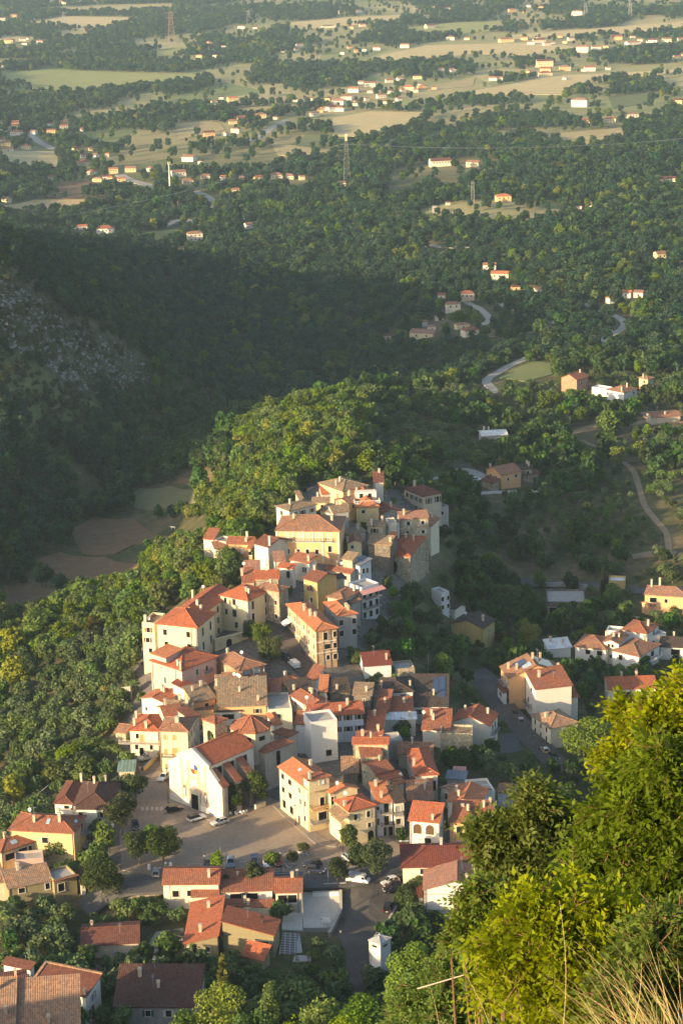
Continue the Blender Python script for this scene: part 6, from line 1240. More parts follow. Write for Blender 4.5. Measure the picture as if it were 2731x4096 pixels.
def instancer(name, pts, rots, scs, meshes):
    c = bpy.data.collections.new(name)
    for m in meshes: c.objects.link(bpy.data.objects.new(name+'_tree', m))
    me = bpy.data.meshes.new(name); me.from_pydata([tuple(p) for p in pts], [], [])
    for an, ty, arr in (('rot','FLOAT',rots),('scl','FLOAT',scs)): a = me.attributes.new(an, ty, 'POINT'); a.data.foreach_set('value', np.asarray(arr, np.float32))
    a = me.attributes.new('pick','INT','POINT'); a.data.foreach_set('value', np.random.default_rng(4).integers(0, len(meshes), len(pts)).astype(np.int32))
    o = link(name, me); g = bpy.data.node_groups.new(name,'GeometryNodeTree'); g.interface.new_socket('Geometry', in_out='INPUT', socket_type='NodeSocketGeometry'); g.interface.new_socket('Geometry', in_out='OUTPUT', socket_type='NodeSocketGeometry')
    nd = g.nodes.new; gi = nd('NodeGroupInput'); go = nd('NodeGroupOutput'); ip = nd('GeometryNodeInstanceOnPoints'); ci = nd('GeometryNodeCollectionInfo'); ci.inputs['Collection'].default_value = c; ci.inputs['Separate Children'].default_value = True; ci.inputs['Reset Children'].default_value = True
    def na(n_, t): q = nd('GeometryNodeInputNamedAttribute'); q.data_type = t; q.inputs['Name'].default_value = n_; return q.outputs['Attribute']
    cx = nd('ShaderNodeCombineXYZ'); l = g.links.new; l(na('rot','FLOAT'), cx.inputs[2]); er = nd('FunctionNodeEulerToRotation'); l(cx.outputs[0], er.inputs[0])
    l(gi.outputs[0], ip.inputs['Points']); l(ci.outputs[0], ip.inputs['Instance']); ip.inputs['Pick Instance'].default_value = True; l(na('pick','INT'), ip.inputs['Instance Index']); l(er.outputs[0], ip.inputs['Rotation']); l(na('scl','FLOAT'), ip.inputs['Scale']); l(ip.outputs[0], go.inputs[0])
    md = o.modifiers.new('instances','NODES'); md.node_group = g
    return tag(o, kind='stuff')
print('TREES', {k: int((kind == k).sum()) for k in KINDS_})
for k in KINDS_:
    ix = np.where(kind == k)[0]
    vis = ix[(U[ix] > 0) & (U[ix] < 2731) & (V[ix] > 20) & (V[ix] < 4096)]; size = sc[vis]/Dp[vis]; near = vis[np.argsort(-size)[:(290 if k != 'shrub' else 60)]]; ns = set(near.tolist())
    for i in near:
        o = bpy.data.objects.new(k, KINDS_[k][int(rg.integers(len(KINDS_[k])))]); COL.objects.link(o); o.location = (x[i],y[i],z[i]-.1); o.rotation_euler = (0,0,rot[i]); o.scale = (sc[i],)*3
        tag(o, LOOK[k]+' '+zone[i], 'tree' if k != 'shrub' else 'bush', LOOK[k].split(' ',1)[1]+'s '+zone[i] if False else LOOK[k]+'s '+zone[i])
    rest = np.array([i for i in ix if i not in ns], int)
    if len(rest): instancer(GNAME[k], np.stack([x[rest],y[rest],z[rest]-.1],-1), rot[rest], sc[rest], KINDS_[k])
# ------------------------------------------------------------------ trees one can tell apart
L_PLANE = leaves('plane_tree_leaves',(.024,.046,.010),(.066,.095,.020),.02,.2)
L_AUT = leaves('turning_leaves',(.05,.05,.010),(.13,.115,.02),.02,.25)
L_BRIGHT = leaves('bright_leaves',(.045,.10,.010),(.13,.23,.025),.02,.3)
L_YEL = leaves('yellow_leaves',(.13,.12,.015),(.26,.22,.03),.02,.3)
L_CYP = leaves('cypress_leaves',(.012,.026,.012),(.03,.05,.02),.01,.1)
L_PINE = leaves('pine_needles',(.05,.10,.010),(.14,.22,.02),.02,.25)
L_FIR = leaves('conifer_needles',(.09,.11,.010),(.22,.22,.02),.02,.25)
TSEED = [900]
def big_tree(name, label, cat, u, v, wpx, hm, lm, trunk=.28, hole=.28, n=3600, leaf=.34, k=15, z=None, wide=None, tr=.17, group=None, kw={}):
    """u, v: foot of the trunk in the survey frame; wpx: crown width there"""
    p = hit(u, v) if z is None else onz(u, v, z); D_ = np.linalg.norm(p-CAM); R_ = wpx*D_/FPX/2; TSEED[0] += 1; rg = np.random.default_rng(TSEED[0])
    bl = crown_blobs(rg, R_, hm*hole, hm, k, **kw); V, Fc = foliage(rg, bl, n, leaf, .6)
    root = empty(name, tuple(p), label, cat, group); b = branchy(rg, tr, hm*(hole+.2), bl, 7, 7); b.build('trunk', [BARK, BARK], root); cr = link('crown', bulk('crown', V, Fc, 4, lm), root); return root
big_tree('plane_tree','dark round tree beside the ramp left of the church front','tree',548,3212,118,7.5,L_PLANE)
big_tree('plane_tree','tall dark tree in front of the white house with the dark brown roof','tree',486,3345,150,10.5,L_PLANE,n=4600,k=18)
big_tree('plane_tree','left tree of the dark clump on the island before the square','tree',555,3458,135,8.2,L_PLANE)
big_tree('plane_tree','largest right tree of the dark clump on the island before the square','tree',656,3462,155,9.0,L_PLANE,n=4600,k=18)
big_tree('plane_tree','small back tree with lighter top behind the clump on the island','tree',610,3420,90,8.0,L_SUN)
big_tree('plane_tree','big round dark tree with yellowing leaves between olive-grey house and road','tree',413,3618,188,11.0,L_AUT if False else L_PLANE,n=6000,k=22)
big_tree('lime_tree','young green tree by the lantern at the lower edge of the square','tree',870,3492,68,5.2,L_SUN,n=1500,hole=.36,tr=.09)
big_tree('lime_tree','young green tree between the blue and the white parked cars','tree',1090,3492,66,5.4,L_SUN,n=1500,hole=.36,tr=.09)
big_tree('plane_tree','dense dark conical tree on the pavement below the parked cars','tree',1016,3535,96,5.0,L_PLANE,n=2200,hole=.12)
big_tree('plane_tree','small dark tree above the ridge of the long cream house','tree',905,3560,50,3.8,L_PLANE,n=900,hole=.2)
big_tree('lime_tree','small round green tree at the road left of the big dark pair','tree',1356,3545,94,6.4,L_SUN if False else L_PLANE,n=2000,hole=.3,tr=.1)
big_tree('plane_tree','left tree of the big dark pair above the parked white van','tree',1442,3512,115,8.0,L_PLANE,n=3600)
big_tree('plane_tree','right tree of the big dark pair beside the lower car park','tree',1513,3520,150,9.2,L_PLANE,n=4600,k=18)
big_tree('lime_tree','round dark tree in front of the cream corner house','tree',1397,3412,88,6.8,L_PLANE,n=2400,tr=.12)
big_tree('lime_tree','left conical tree against the shaded side of the church','tree',938,3246,118,8.2,L_PLANE,n=3400,hole=.12)
big_tree('lime_tree','right conical tree against the shaded side of the church','tree',1022,3222,110,9.6,L_PLANE,n=3400,hole=.12)
big_tree('fruit_tree','bright green bushy tree in the court of the long yellow house','tree',228,3452,112,6.5,L_BRIGHT,n=3000,hole=.12)
big_tree('plane_tree','dark bush-like tree between the car park and the tall white house','tree',1622,3640,98,6.2,L_PLANE,n=2600,hole=.1)
big_tree('olive_tree','grey olive tree right of the lower car park','tree',1660,3590,80,5.0,L_OLIVE,n=2200,hole=.2,leaf=.26)
big_tree('fruit_tree','bright green tree by the ramp above the corrugated green shelter','tree',512,3072,80,4.6,L_BRIGHT,n=1800,hole=.15)
big_tree('maple_tree','tree with yellow-green top beside the village street below the cream palace','tree',1045,2580,95,7.0,L_SUN,n=2600,hole=.15)
big_tree('maple_tree','dark tree beside the village street under the yellow-topped tree','tree',1080,2650,120,7.5,L_PLANE,n=3000,hole=.1)
big_tree('maple_tree','dark tree at the corner of the courtyard wall of the cream palace','tree',1000,2560,70,5.5,L_PLANE,n=1600,hole=.1)
big_tree('fruit_tree','large leafy tree below the peach house at the left end of the upper village','tree',905,2300,135,9.5,L_SUN,n=4200,hole=.1)
big_tree('fruit_tree','dark tree in front of the left corner of the orange palace','tree',1062,2255,110,7.5,L_PLANE,n=3000,hole=.1)
big_tree('maple_tree','yellow-green bush in the white house gardens north of the small white house','tree',1420,2650,80,4.5,L_SUN,n=1800,hole=.05)
big_tree('maple_tree','sunlit yellow-green tree among dark olives east of the corner building','tree',1625,2560,90,7.0,L_BRIGHT,n=2600,hole=.1)
big_tree('shrub','golden yellow bush on the slope left of the pink house','bush',435,2790,78,3.6,L_YEL,n=1500,hole=.0)
big_tree('shrub','small golden bush beside the larger golden bush on the slope','bush',362,2775,44,2.6,L_YEL,n=700,hole=.0)
big_tree('walnut_tree','broad autumn-brown tree in the middle of the sunny left slope','tree',375,2560,100,8.0,L_AUT,n=3000,hole=.1)
big_tree('fruit_tree','dark green bush in the garden of the grey canopy house','bush',1610,2945,85,4.6,L_PLANE,n=1800,hole=.0)
big_tree('fruit_tree','green bush in the hollow beside the stone wall block','bush',1845,3080,110,6.0,L_PLANE,n=2200,hole=.0)
big_tree('cypress','tall dark cypress beside the small cream flat-roofed house','tree',2415,2415,52,13.0,L_CYP,n=2600,hole=.03,leaf=.3,k=16,kw=dict(spread=.35,flatness=3.0))
big_tree('conifer','golden green conifer standing in the right-hand gardens','tree',2120,2600,100,9.0,L_FIR,n=2200,hole=.08)
big_tree('shrub','brown round-topped tree beside the yellow farmhouse','tree',2010,2585,75,5.0,L_AUT,n=1500,hole=.05)
big_tree('umbrella_pine','small bright umbrella pine on the right slope near the white farmhouse','tree',2287,1650,78,10.5,L_PINE,n=2600,hole=.66,leaf=.5,k=14,tr=.22,kw=dict(flatness=.55))
big_tree('shrub','rounded bright bush on the right of the orange villa hedge','bush',2660,2440,110,4.4,L_SUN,n=1800,hole=.0)
big_tree('umbrella_pine','large sunlit umbrella pine in front of the grey-cream street house','tree',2335,3060,240,11.5,L_PINE,n=9000,hole=.42,leaf=.34,k=30,tr=.3,kw=dict(flatness=.6))
for k_,(u,v) in enumerate([(1215,3410),(1172,3450)]):
    big_tree('planter_shrub',['rounded shrub in the concrete planter at the right corner of the square','low dark shrub in the concrete planters beside the parked red car'][k_],'bush',u,v-4,54 if k_==0 else 56,2.3,[L_SUN,L_PLANE][k_],n=700,hole=.1,leaf=.25,tr=.06)
# bottom edge: sunlit trees on the mountain slope below the camera
def slope_tree(name, label, cat, u, vtop, wpx, y, lm, n=5200, leaf=.26, k=18, hole=.08, conif=False, kw={}):
    d = ray(u, vtop); t = y/d[1]; top = CAM+d*t; zg = float(hgt(top[0], y)); hm = top[2]-zg; D_ = np.linalg.norm(top-CAM); R_ = wpx*D_/FPX/2; TSEED[0] += 1; rg = np.random.default_rng(TSEED[0])
    if conif:
        bl = [(0,0,hm*.2,R_*.3,R_*.3,hm*.2)]
        for i in range(46): f = i/46; a = i*2.4; rr = R_*(1-f)**.8*.75; zz = hm*(.12+.88*f); bl.append((rr*math.cos(a),rr*math.sin(a),zz,R_*.26*(1-f*.75),R_*.26*(1-f*.75),R_*.16+.15))
    else: bl = crown_blobs(rg, R_, hm*hole, hm, k, **kw)
    V, Fc = foliage(rg, bl, n, leaf, .6); root = empty(name, (top[0], y, zg), label, cat); b = branchy(rg, .2, hm*.6, bl, 7, 7); b.build('trunk', [BARK, BARK], root); link('crown', bulk('crown', V, Fc, 4, lm), root)
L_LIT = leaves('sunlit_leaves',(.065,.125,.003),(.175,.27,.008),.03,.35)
slope_tree('conifer','gold-tipped conifer rising from the trees at the bottom centre','tree',888,3815,170,300,L_FIR,5200,.42,conif=True)
slope_tree('ash_tree','bright yellow-green tree right of the conifer at the bottom','tree',1072,3905,125,285,L_LIT,5000,.3)
slope_tree('ash_tree','bright yellow-green tree below the conifer at the bottom','tree',860,3940,300,265,L_LIT,9000,.3,26)
slope_tree('ash_tree','small yellow-green tree at the very bottom left of the conifer','tree',720,4020,130,255,L_LIT,3600,.28)
slope_tree('ash_tree','round yellow-green bush at the bottom between conifer and lane','tree',1290,3950,230,230,L_LIT,8000,.27,24)
slope_tree('ash_tree','darker green tree at the bottom edge under the round bush','tree',1010,4040,200,245,L_SUN,6000,.28)
slope_tree('ash_tree','broad green tree beside the electricity tower at the bottom','tree',1640,3735,230,250,L_LIT,9000,.28,26)
slope_tree('ash_tree','lit tree at the lower edge right of the round bush','tree',1480,3930,260,190,L_LIT,10000,.22,28)
slope_tree('ash_tree','lit tree in front of the electricity tower at the lower edge','tree',1640,3880,280,150,L_LIT,12000,.18,30)
slope_tree('ash_tree','lit bush at the lower edge left of the leafy foreground','tree',1180,4030,170,205,L_LIT,5000,.22)
slope_tree('ash_tree','lit bush at the lower edge under the white twig','tree',1400,4030,260,140,L_LIT,9000,.17,26)
slope_tree('ash_tree','broad leafy tree under the branches in front of the tall white house','tree',1790,3690,240,170,L_LIT,12000,.18,30)
# ------------------------------------------------------------------ cars
TYRE = plain('tyre_rubber',(.015,.015,.016),.8); RIM = plain('wheel_rim',(.35,.35,.36),.35,.8); LAMP = plain('headlight_glass',(.6,.6,.58),.15); TAIL = plain('tail_light',(.35,.02,.02),.25)
def car(name, label, u, v, du, dv, col, L_=4.2, Wd=1.75, Ht=1.48, cat='car', style='hatch', roofc=None, z=None, flip=1):
    """centre u,v on the ground; du,dv points to the bonnet in the survey frame"""
    p = hit(u, v) if z is None else onz(u, v, z); q = onz(u+du, v+dv, p[2]); f = U3((q-p)*np.array([1,1,0])); s = np.array([f[1],-f[0],0]); p[2] = float(hgt(p[0],p[1]))+(.06 if z is not None else .15)
    paint = plain('car_paint', col, .3, .1, .6); root = empty(name, tuple(p), label, cat); P_ = lambda x, y, z_: f*x+s*y+Z*z_; w = Wd/2; h = L_/2; gr = .24; bl = .92 if style != 'van' else 1.15; b = MB()
    prof = {'hatch':[(-h,.45),(-h+.02,bl-.05),(-h+.25,bl+.02),(h*.36,bl),(h-.25,bl-.16),(h,.62),(h-.02,.35),(-h+.05,.32)],'suv':[(-h,.5),(-h,bl+.02),(h*.40,bl+.05),(h-.2,bl-.1),(h,.7),(h-.02,.4),(-h+.05,.38)],'van':[(-h,.4),(-h,Ht-.1),(-h+.1,Ht),(h*.45,Ht),(h*.62,Ht-.1),(h*.78,1.15),(h,.85),(h,.4)]}['suv' if style == 'pickup' else style]
    k = len(prof); vs = [P_(x,-w if z_ < bl*.95 else -w*.94,z_) for x,z_ in prof]+[P_(x,w if z_ < bl*.95 else w*.94,z_) for x,z_ in prof]; b.add(vs,[tuple(range(k)),tuple(range(k,2*k))[::-1]]+[(i,(i+1)%k,(i+1)%k+k,i+k) for i in range(k)]); body = b.build('body', paint, root)
    x0,x1,t0,t1 = {'hatch':(-h+.12,h*.42,-h+.62,h*.06),'suv':(-h+.06,h*.44,-h+.4,h*.1),'pickup':(-h*.15,h*.46,-h*.02,h*.2),'van':(h*.40,h*.80,h*.40,h*.60)}[style]
    if style == 'van': 
        b = MB(); b.add([P_(h*.61,-w*.86,Ht-.16),P_(h*.61,w*.86,Ht-.16),P_(h*.80,w*.88,1.2),P_(h*.80,-w*.88,1.2)],[(0,1,2,3)]); 
        for sg in (-1,1): b.add([P_(h*.42,sg*(w+.005),1.2),P_(h*.74,sg*(w+.005),1.2),P_(h*.60,sg*(w+.005),Ht-.25),P_(h*.42,sg*(w+.005),Ht-.25)],[(0,1,2,3)])
        b.build('window', GLASS, root)
    else:
        b = MB(); lo_ = [P_(x0,-w*.90,bl),P_(x1,-w*.90,bl),P_(x1,w*.90,bl),P_(x0,w*.90,bl)]; up = [P_(t0,-w*.72,Ht-.03),P_(t1,-w*.72,Ht-.03),P_(t1,w*.72,Ht-.03),P_(t0,w*.72,Ht-.03)]; b.add(lo_+up,[(0,1,5,4),(1,2,6,5),(2,3,7,6),(3,0,4,7)]); b.build('window', GLASS, root)
        b = MB(); b.add(up+[P_(t0+.08,-w*.66,Ht+.02),P_(t1-.08,-w*.66,Ht+.02),P_(t1-.08,w*.66,Ht+.02),P_(t0+.08,w*.66,Ht+.02)],[(0,1,5,4),(1,2,6,5),(2,3,7,6),(3,0,4,7),(4,5,6,7)])
        for i in range(4): b.tube(lo_[i],up[i],.05,.045,4)
        xm = (x0+x1)/2; 
        for sg in (-1,1): b.tube(P_(xm,sg*w*.90,bl),P_((t0+t1)/2,sg*w*.72,Ht-.03),.045,.04,4)
        b.build('roof', plain('car_paint', roofc, .3, .1, .6) if roofc else paint, root)
    for sx in (-h*.60,h*.60):
        for sg in (-1,1):
            c = P_(sx,sg*(w-.1),.32); b = MB(); b.tube(c-s*.11,c+s*.11,.32,.32,14); wo = b.build('wheel', TYRE, root); b = MB(); b.tube(c+s*sg*.10,c+s*sg*.125,.2,.2,10); b.build('rim', RIM, wo)
    for sg in (-1,1):
        b = MB(); b.box(P_(h-.06,sg*w*.70,.70),(f,s,Z),(.16,.36,.16)); b.build('headlight', LAMP, root); b = MB(); b.box(P_(-h+.01,sg*w*.80,.80 if style!='van' else 1.0),(f,s,Z),(.07,.2,.24)); b.build('tail_light', TAIL, root)
    b = MB(); b.box(P_(h+.005,0,.5),(f,s,Z),(.03,.5,.12)); b.box(P_(-h-.005,0,.6),(f,s,Z),(.03,.5,.12)); b.build('number_plate', WHITEP, root)
    if style == 'pickup':
        b = MB(); 
        for sg in (-1,1): b.tube(P_(-h*.15,sg*w*.85,bl),P_(-h*.15,sg*w*.85,Ht),.04,.04,5)
        b.tube(P_(-h*.15,-w*.85,Ht),P_(-h*.15,w*.85,Ht),.04,.04,5); b.build('roll_bar', IRON, root)
WHT=(.72,.72,.70); SIL=(.40,.42,.43); BLK=(.016,.016,.018); NAVY=(.018,.025,.06); BLUE=(.04,.07,.14)
car('parked_car','white hatchback parked at the left corner of the church front',657,3118,-14,12,WHT)
car('pickup_truck','silver pickup truck parked on the ramp under the pale yellow house',592,3040,-16,3,SIL,4.8,1.8,1.75,'pickup','pickup')
car('parked_car','black hatchback beside the lamp post left of the church door','x' and 698,3246,20,-5,BLK) if False else car('parked_car','black hatchback beside the lamp post left of the church door',698,3246,20,-5,BLK)
car('parked_car','white sport utility car with dark roof before the church door',787,3282,22,-6,WHT,4.5,1.85,1.6,'car','suv',(.03,.03,.03))
car('parked_car','silver estate car in front of the right corner of the church',880,3298,-20,6,SIL,4.3)
car('parked_car','black car half hidden behind the tall dark tree',543,3312,3,12,BLK)
car('parked_car','silver-blue car seen from behind at the junction left of the square',627,3500,3,-14,(.30,.34,.40))
car('parked_car','grey-blue van-like car facing out of the parking bay left',924,3462,0,14,(.20,.24,.28),4.3,1.8,1.62,'car','suv')
car('parked_car','dark blue car in the middle parking bay',1020,3456,0,14,BLUE,4.3,1.8,1.62,'car','suv')
car('parked_car','small white car behind the young tree in the parking bay',1068,3462,2,14,WHT,3.7)
car('parked_car','dark red car parked by the lantern','x' and 1114,3456,0,14,(.20,.02,.025)) if False else car('parked_car','dark red car parked by the lantern',1114,3456,0,14,(.20,.02,.025))
car('parked_car','dark car behind the young tree at the left lantern',830,3464,0,14,(.05,.06,.07))
car('parked_car','black car parked above the navy car beside the road',1250,3466,-20,3,BLK,4.3)
car('parked_car','navy blue car at the roadside with low sun on its windows',1262,3490,22,2,NAVY,4.4)
car('parked_car','pale silver car behind the big dark pair of trees',1398,3444,12,8,SIL)
car('delivery_van','white delivery van under the big dark pair of trees',1432,3530,22,3,WHT,5.2,1.9,2.0,'van','van')
car('parked_car','white car at the top of the lower car park',1558,3534,-18,4,WHT,4.3)
car('parked_car','black car behind the white car at the top of the lower car park',1578,3518,-18,4,BLK,4.3)
car('parked_car','dark red-brown car in the lower car park',1568,3548,-18,3,(.07,.025,.03),4.0)
car('parked_car','glossy black car at the end of the row in the lower car park',1570,3568,-18,3,BLK,4.2)
car('parked_car','black off-road car standing alone in the lane','x' and 1551,3640,3,-14,BLK,4.6,1.85,1.75,'car','suv') if False else car('parked_car','black off-road car standing alone in the lane',1551,3640,3,-14,BLK,4.6,1.85,1.75,'car','suv')
car('parked_car','black car in the concrete yard beside the big red-roofed house',712,3752,16,2,BLK,4.4)
car('parked_car','yellow small car with white roof in the right-hand street',2178,3010,-6,-8,(.62,.40,.02),3.8,1.72,1.45,'car','hatch',WHT)
car('parked_car','dark car in front of the yellow car in the right-hand street',2215,3035,7,6,BLK)
car('parked_car','silver car seen from behind in the right-hand street',2084,2898,5,10,SIL)
car('parked_car','dark car by the garden gate in the right-hand street',2062,2868,5,10,BLK)
car('delivery_van','white van parked at the bend of the village street',1177,2668,-10,-8,WHT,4.6,1.8,1.85,'van','van')
car('parked_car','dark car under the trees at the bend of the village street',1142,2630,-10,-8,BLK)
car('parked_car','white car beside the orange farmhouse',*J(512,478),14,0,WHT)
car('parked_car','white car on the winding pale road',*K(1245,374),2,8,WHT)
car('parked_car','blue-grey car under the small umbrella pine',*K(1048,704),6,4,(.2,.26,.33))
# ------------------------------------------------------------------ person, chairs, lamps, poles
SKIN=plain('skin',(.45,.26,.17),.6); SHIRT=plain('white_shirt',(.75,.73,.68),.8); SHORT=plain('yellow_shorts',(.55,.42,.10),.8); HAIR=plain('dark_hair',(.03,.02,.015),.8)
def person(u, v, label):
    p = hit(u, v); p[2] += .1; root = empty('person', tuple(p), label, 'person')
    J_ = [(0,0,.92),(0,.01,1.15),(0,0,1.40),(0,-.02,1.53),(0,-.05,1.66),(.10,0,.88),(.11,-.06,.48),(.11,-.02,.06),(.11,-.16,.03),(-.10,0,.88),(-.11,.10,.48),(-.11,.16,.06),(-.11,.03,.03),(.20,0,1.38),(.25,.04,1.10),(.24,-.12,.90),(.24,-.18,.80),(-.20,0,1.38),(-.25,.0,1.10),(-.24,-.16,.92),(-.24,-.23,.83)]
    E_ = [(0,1),(1,2),(2,3),(3,4),(0,5),(5,6),(6,7),(7,8),(0,9),(9,10),(10,11),(11,12),(2,13),(13,14),(14,15),(15,16),(2,17),(17,18),(18,19),(19,20)]
    rr = [.15,.14,.16,.06,.105,.09,.065,.045,.045,.09,.065,.045,.045,.065,.045,.035,.04,.065,.045,.035,.04]
    me = bpy.data.meshes.new('body'); me.from_pydata(J_, E_, []); me.materials.append(SKIN); o = link('body', me, root); md = o.modifiers.new('skin','SKIN'); md.use_smooth_shade = True
    for i, r in enumerate(rr): me.skin_vertices[0].data[i].radius = (r, r*.8 if i in (0,1,2) else r)
    me.skin_vertices[0].data[0].use_root = True; sb = o.modifiers.new('smooth','SUBSURF'); sb.levels = sb.render_levels = 1
    b = MB(); b.tube((0,0,.95),(0,0,1.2),.20,.19,10); b.tube((0,0,1.2),(0,0,1.45),.19,.17,10); b.tube((0,0,1.45),(0,0,1.50),.17,.07,10)
    for sg in (-1,1): b.tube((sg*.17,0,1.42),(sg*.25,.02,1.16),.08,.075,8)
    b.build('shirt', SHIRT, root, smooth=True); b = MB(); b.tube((0,0,.82),(0,0,.98),.19,.19,10); b.tube((.10,0,.90),(.115,-.05,.52),.105,.10,8); b.tube((-.10,0,.90),(-.115,.08,.52),.105,.10,8); b.build('shorts', SHORT, root, smooth=True)
    b = MB(); 
    for a in range(6): b.tube((0,-.03+.01*a,1.70+.012*a),(0,-.03+.01*a,1.715+.012*a),.115-.016*a,.105-.018*a,8)
    b.build('hair', HAIR, root, smooth=True)
person(561,3090,'person in white shirt and yellow shorts standing at the top of the ramp')
def cow(u, v, label):
    p = hit(u, v); p[2] += .36; root = empty('cow', tuple(p), label, 'cow', None, 2.9)
    V_ = [(-.75,0,1.12),(-.3,0,1.10),(.25,0,1.08),(.70,0,1.12),(1.0,0,1.28),(1.28,0,1.30),(1.55,0,1.12)]; E_ = [(i,i+1) for i in range(6)]; rr = [.24,.33,.35,.28,.16,.14,.09]
    for sx, kx in ((-.70,0),(.62,3)):
        for sg in (-1,1):
            b0 = len(V_); hind = sx < 0
            V_ += [(sx+(.08 if hind else 0),sg*.22,.82),(sx+(-.12 if hind else .02),sg*.23,.46),(sx,sg*.23,.05)]; E_ += [(kx,b0),(b0,b0+1),(b0+1,b0+2)]; rr += [.15,.075,.06]
    b0 = len(V_); V_ += [(-1.02,0,1.0),(-1.06,0,.6)]; E_ += [(0,b0),(b0,b0+1)]; rr += [.035,.03]
    me = bpy.data.meshes.new('body'); me.from_pydata(V_, E_, []); me.materials.append(plain('white_hide',(.66,.62,.54),.8)); o = link('body', me, root); md = o.modifiers.new('skin','SKIN'); md.use_smooth_shade = True
    for i, r in enumerate(rr): me.skin_vertices[0].data[i].radius = (r, r)
    me.skin_vertices[0].data[0].use_root = True; sb = o.modifiers.new('smooth','SUBSURF'); sb.levels = sb.render_levels = 1
    for sg in (-1,1):
        b = MB(); b.tube((1.24,sg*.12,1.38),(1.22,sg*.30,1.36),.05,.02,6); b.build('ear', plain('white_hide',(.66,.62,.54),.8), root); b = MB(); b.tube((1.30,sg*.08,1.42),(1.36,sg*.2,1.58),.03,.01,6); b.build('horn', plain('horn',(.25,.2,.14),.6), root)
cow(694,2122,'white cow standing in the largest ploughed field of the ravine')
CHW = plain('white_plastic',(.78,.78,.76),.4)
def chair_parts(first, rz, p):
    root = empty('plastic_chair', tuple(p), 'white plastic garden chair in the row beside the church wall', 'chair', 'white plastic chairs beside the church', rz)
    for nm, bx in (('seat',[(-.25,.25,-.25,.25,.42,.46)]),('backrest',[(-.24,.24,.22,.27,.46,.90)]),('armrest',[(-.29,-.24,-.22,.25,.62,.66)]),('armrest',[(.24,.29,-.22,.25,.62,.66)]),('leg',[(-.27,-.22,-.25,-.20,0,.64)]),('leg',[(.22,.27,-.25,-.20,0,.64)]),('leg',[(-.27,-.22,.20,.25,0,.64)]),('leg',[(.22,.27,.20,.25,0,.64)])):
        b = MB(); [b.cube(*q) for q in bx]; b.build(nm, CHW, root)
    return root
proto_c = None
for k,(u,v) in enumerate([(923,3262),(945,3259),(954,3256),(966,3256),(974,3254),(984,3251)]):
    p = onz(u,v,.07)
    if proto_c is None: proto_c = chair_parts(True, .4, p); tag(proto_c,'white plastic chair standing apart at the left of the row by the church')
    else:
        c = proto_c.copy(); COL.objects.link(c); c.location = p; c.rotation_euler = (0,0,.4+k*.7); c['label'] = 'white plastic chair in the tight row beside the church wall'
        for ch in list(proto_c.children): d2 = ch.copy(); COL.objects.link(d2); d2.parent = c
def lamp_post(name, label, u, v, h_, kind='lantern', col=IRON, cat='street lamp', z=None):
    p = hit(u,v) if z is None else onz(u,v,z); root = empty(name, tuple(p), label, cat); b = MB(); b.tube((0,0,-.3),(0,0,.6),.11,.09,8); b.tube((0,0,.6),(0,0,h_),.07,.05,8); b.build('post', col, root); b = MB()
    if kind == 'lantern':
        b.tube((0,0,h_),(0,0,h_+.15),.08,.16,6); g=MB(); g.tube((0,0,h_+.15),(0,0,h_+.65),.16,.24,6); g.build('lamp_glass', plain('lamp_glass',(.35,.34,.30),.2), root); b.tube((0,0,h_+.65),(0,0,h_+.9),.30,.05,6); b.build('lantern_cap', col, root)
    elif kind == 'arm':
        b.tube((0,0,h_),(-1.3,-.2,h_+.35),.045,.035,6); b.box((-1.55,-.25,h_+.36),((1,0,0),(0,1,0),(0,0,1)),(.7,.3,.14)); b.build('lamp_head', WHITEP, root)
    elif kind == 'double':
        b.tube((-.8,0,h_),(.8,0,h_),.045,.045,6)
        for sg in (-1,1): b.box((sg*.8,0,h_+.04),((1,0,0),(0,1,0),(0,0,1)),(.6,.32,.12))
        b.build('lamp_head', WHITEP, root)
    return root
lamp_post('street_lamp','dark lamp post with pale base left of the church front',674,3215,8.6,'lantern')
lamp_post('street_lamp','thin pale lamp post before the right corner of the church',873,3268,4.2,'arm',WHITEP)
lamp_post('street_lamp','dark lamp post on the pavement along the three-storey house',1183,3303,4.6,'lantern')
lamp_post('street_lamp','black lantern post beside the dark red car',1125,3492,4.6,'lantern')
lamp_post('street_lamp','black lantern post at the lower left of the square',822,3484,3.4,'lantern')
lamp_post('street_lamp','lamp post by the junction left of the square',441,3412,5.0,'lantern')
lamp_post('street_lamp','lamp post at the fork below the car park','x',3790,1) if False else lamp_post('street_lamp','lamp post at the bend of the lane below the lower car park',1365,3800,4.0,'lantern')
lamp_post('street_lamp','white double-headed lamp beside the loggia house',1616,3412,3.0,'double')
lamp_post('street_lamp','lamp post with arm in front of the cream corner house',1371,3410,4.8,'arm')
def pole(name, label, u, v, h_, r=.1, m=None, cat='pole', arm=False):
    p = hit(u,v); root = empty(name, tuple(p), label, cat); b = MB(); b.tube((0,0,-.5),(0,0,h_),r,r*.7,7); b.build('post', m or CONC, root)
    b = MB(); b.box((0,0,h_-.3),((1,0,0),(0,1,0),(0,0,1)),(1.2 if arm else .4,.1,.1)); b.build('crossarm', IRON, root); return p+np.array([0,0,h_])
pole('flagpole','thin tall metal pole at the lower edge of the square',886,3500,7.2,.06,GALV)
pole('utility_pole','thin pole at the kerb left of the small round tree',1313,3548,4.2,.06,GALV)
pole('utility_pole','dark pole standing in front of the pale paved lot',1213,3725,9.0,.1)
pole('utility_pole','pale utility pole on the olive slope behind the white shed',1713,2700,6.2)
pole('utility_pole','utility pole among the right-hand olives',*J(998,745),4.5)
pole('utility_pole','utility pole beside the track near the umbrella pine',*J(990,215),5.8)
pole('utility_pole','utility pole above the white sheet shed',*J(679,195),3.6)
pole('utility_pole','utility pole by the brick house on the meadow road',*K(908,490),5.0)
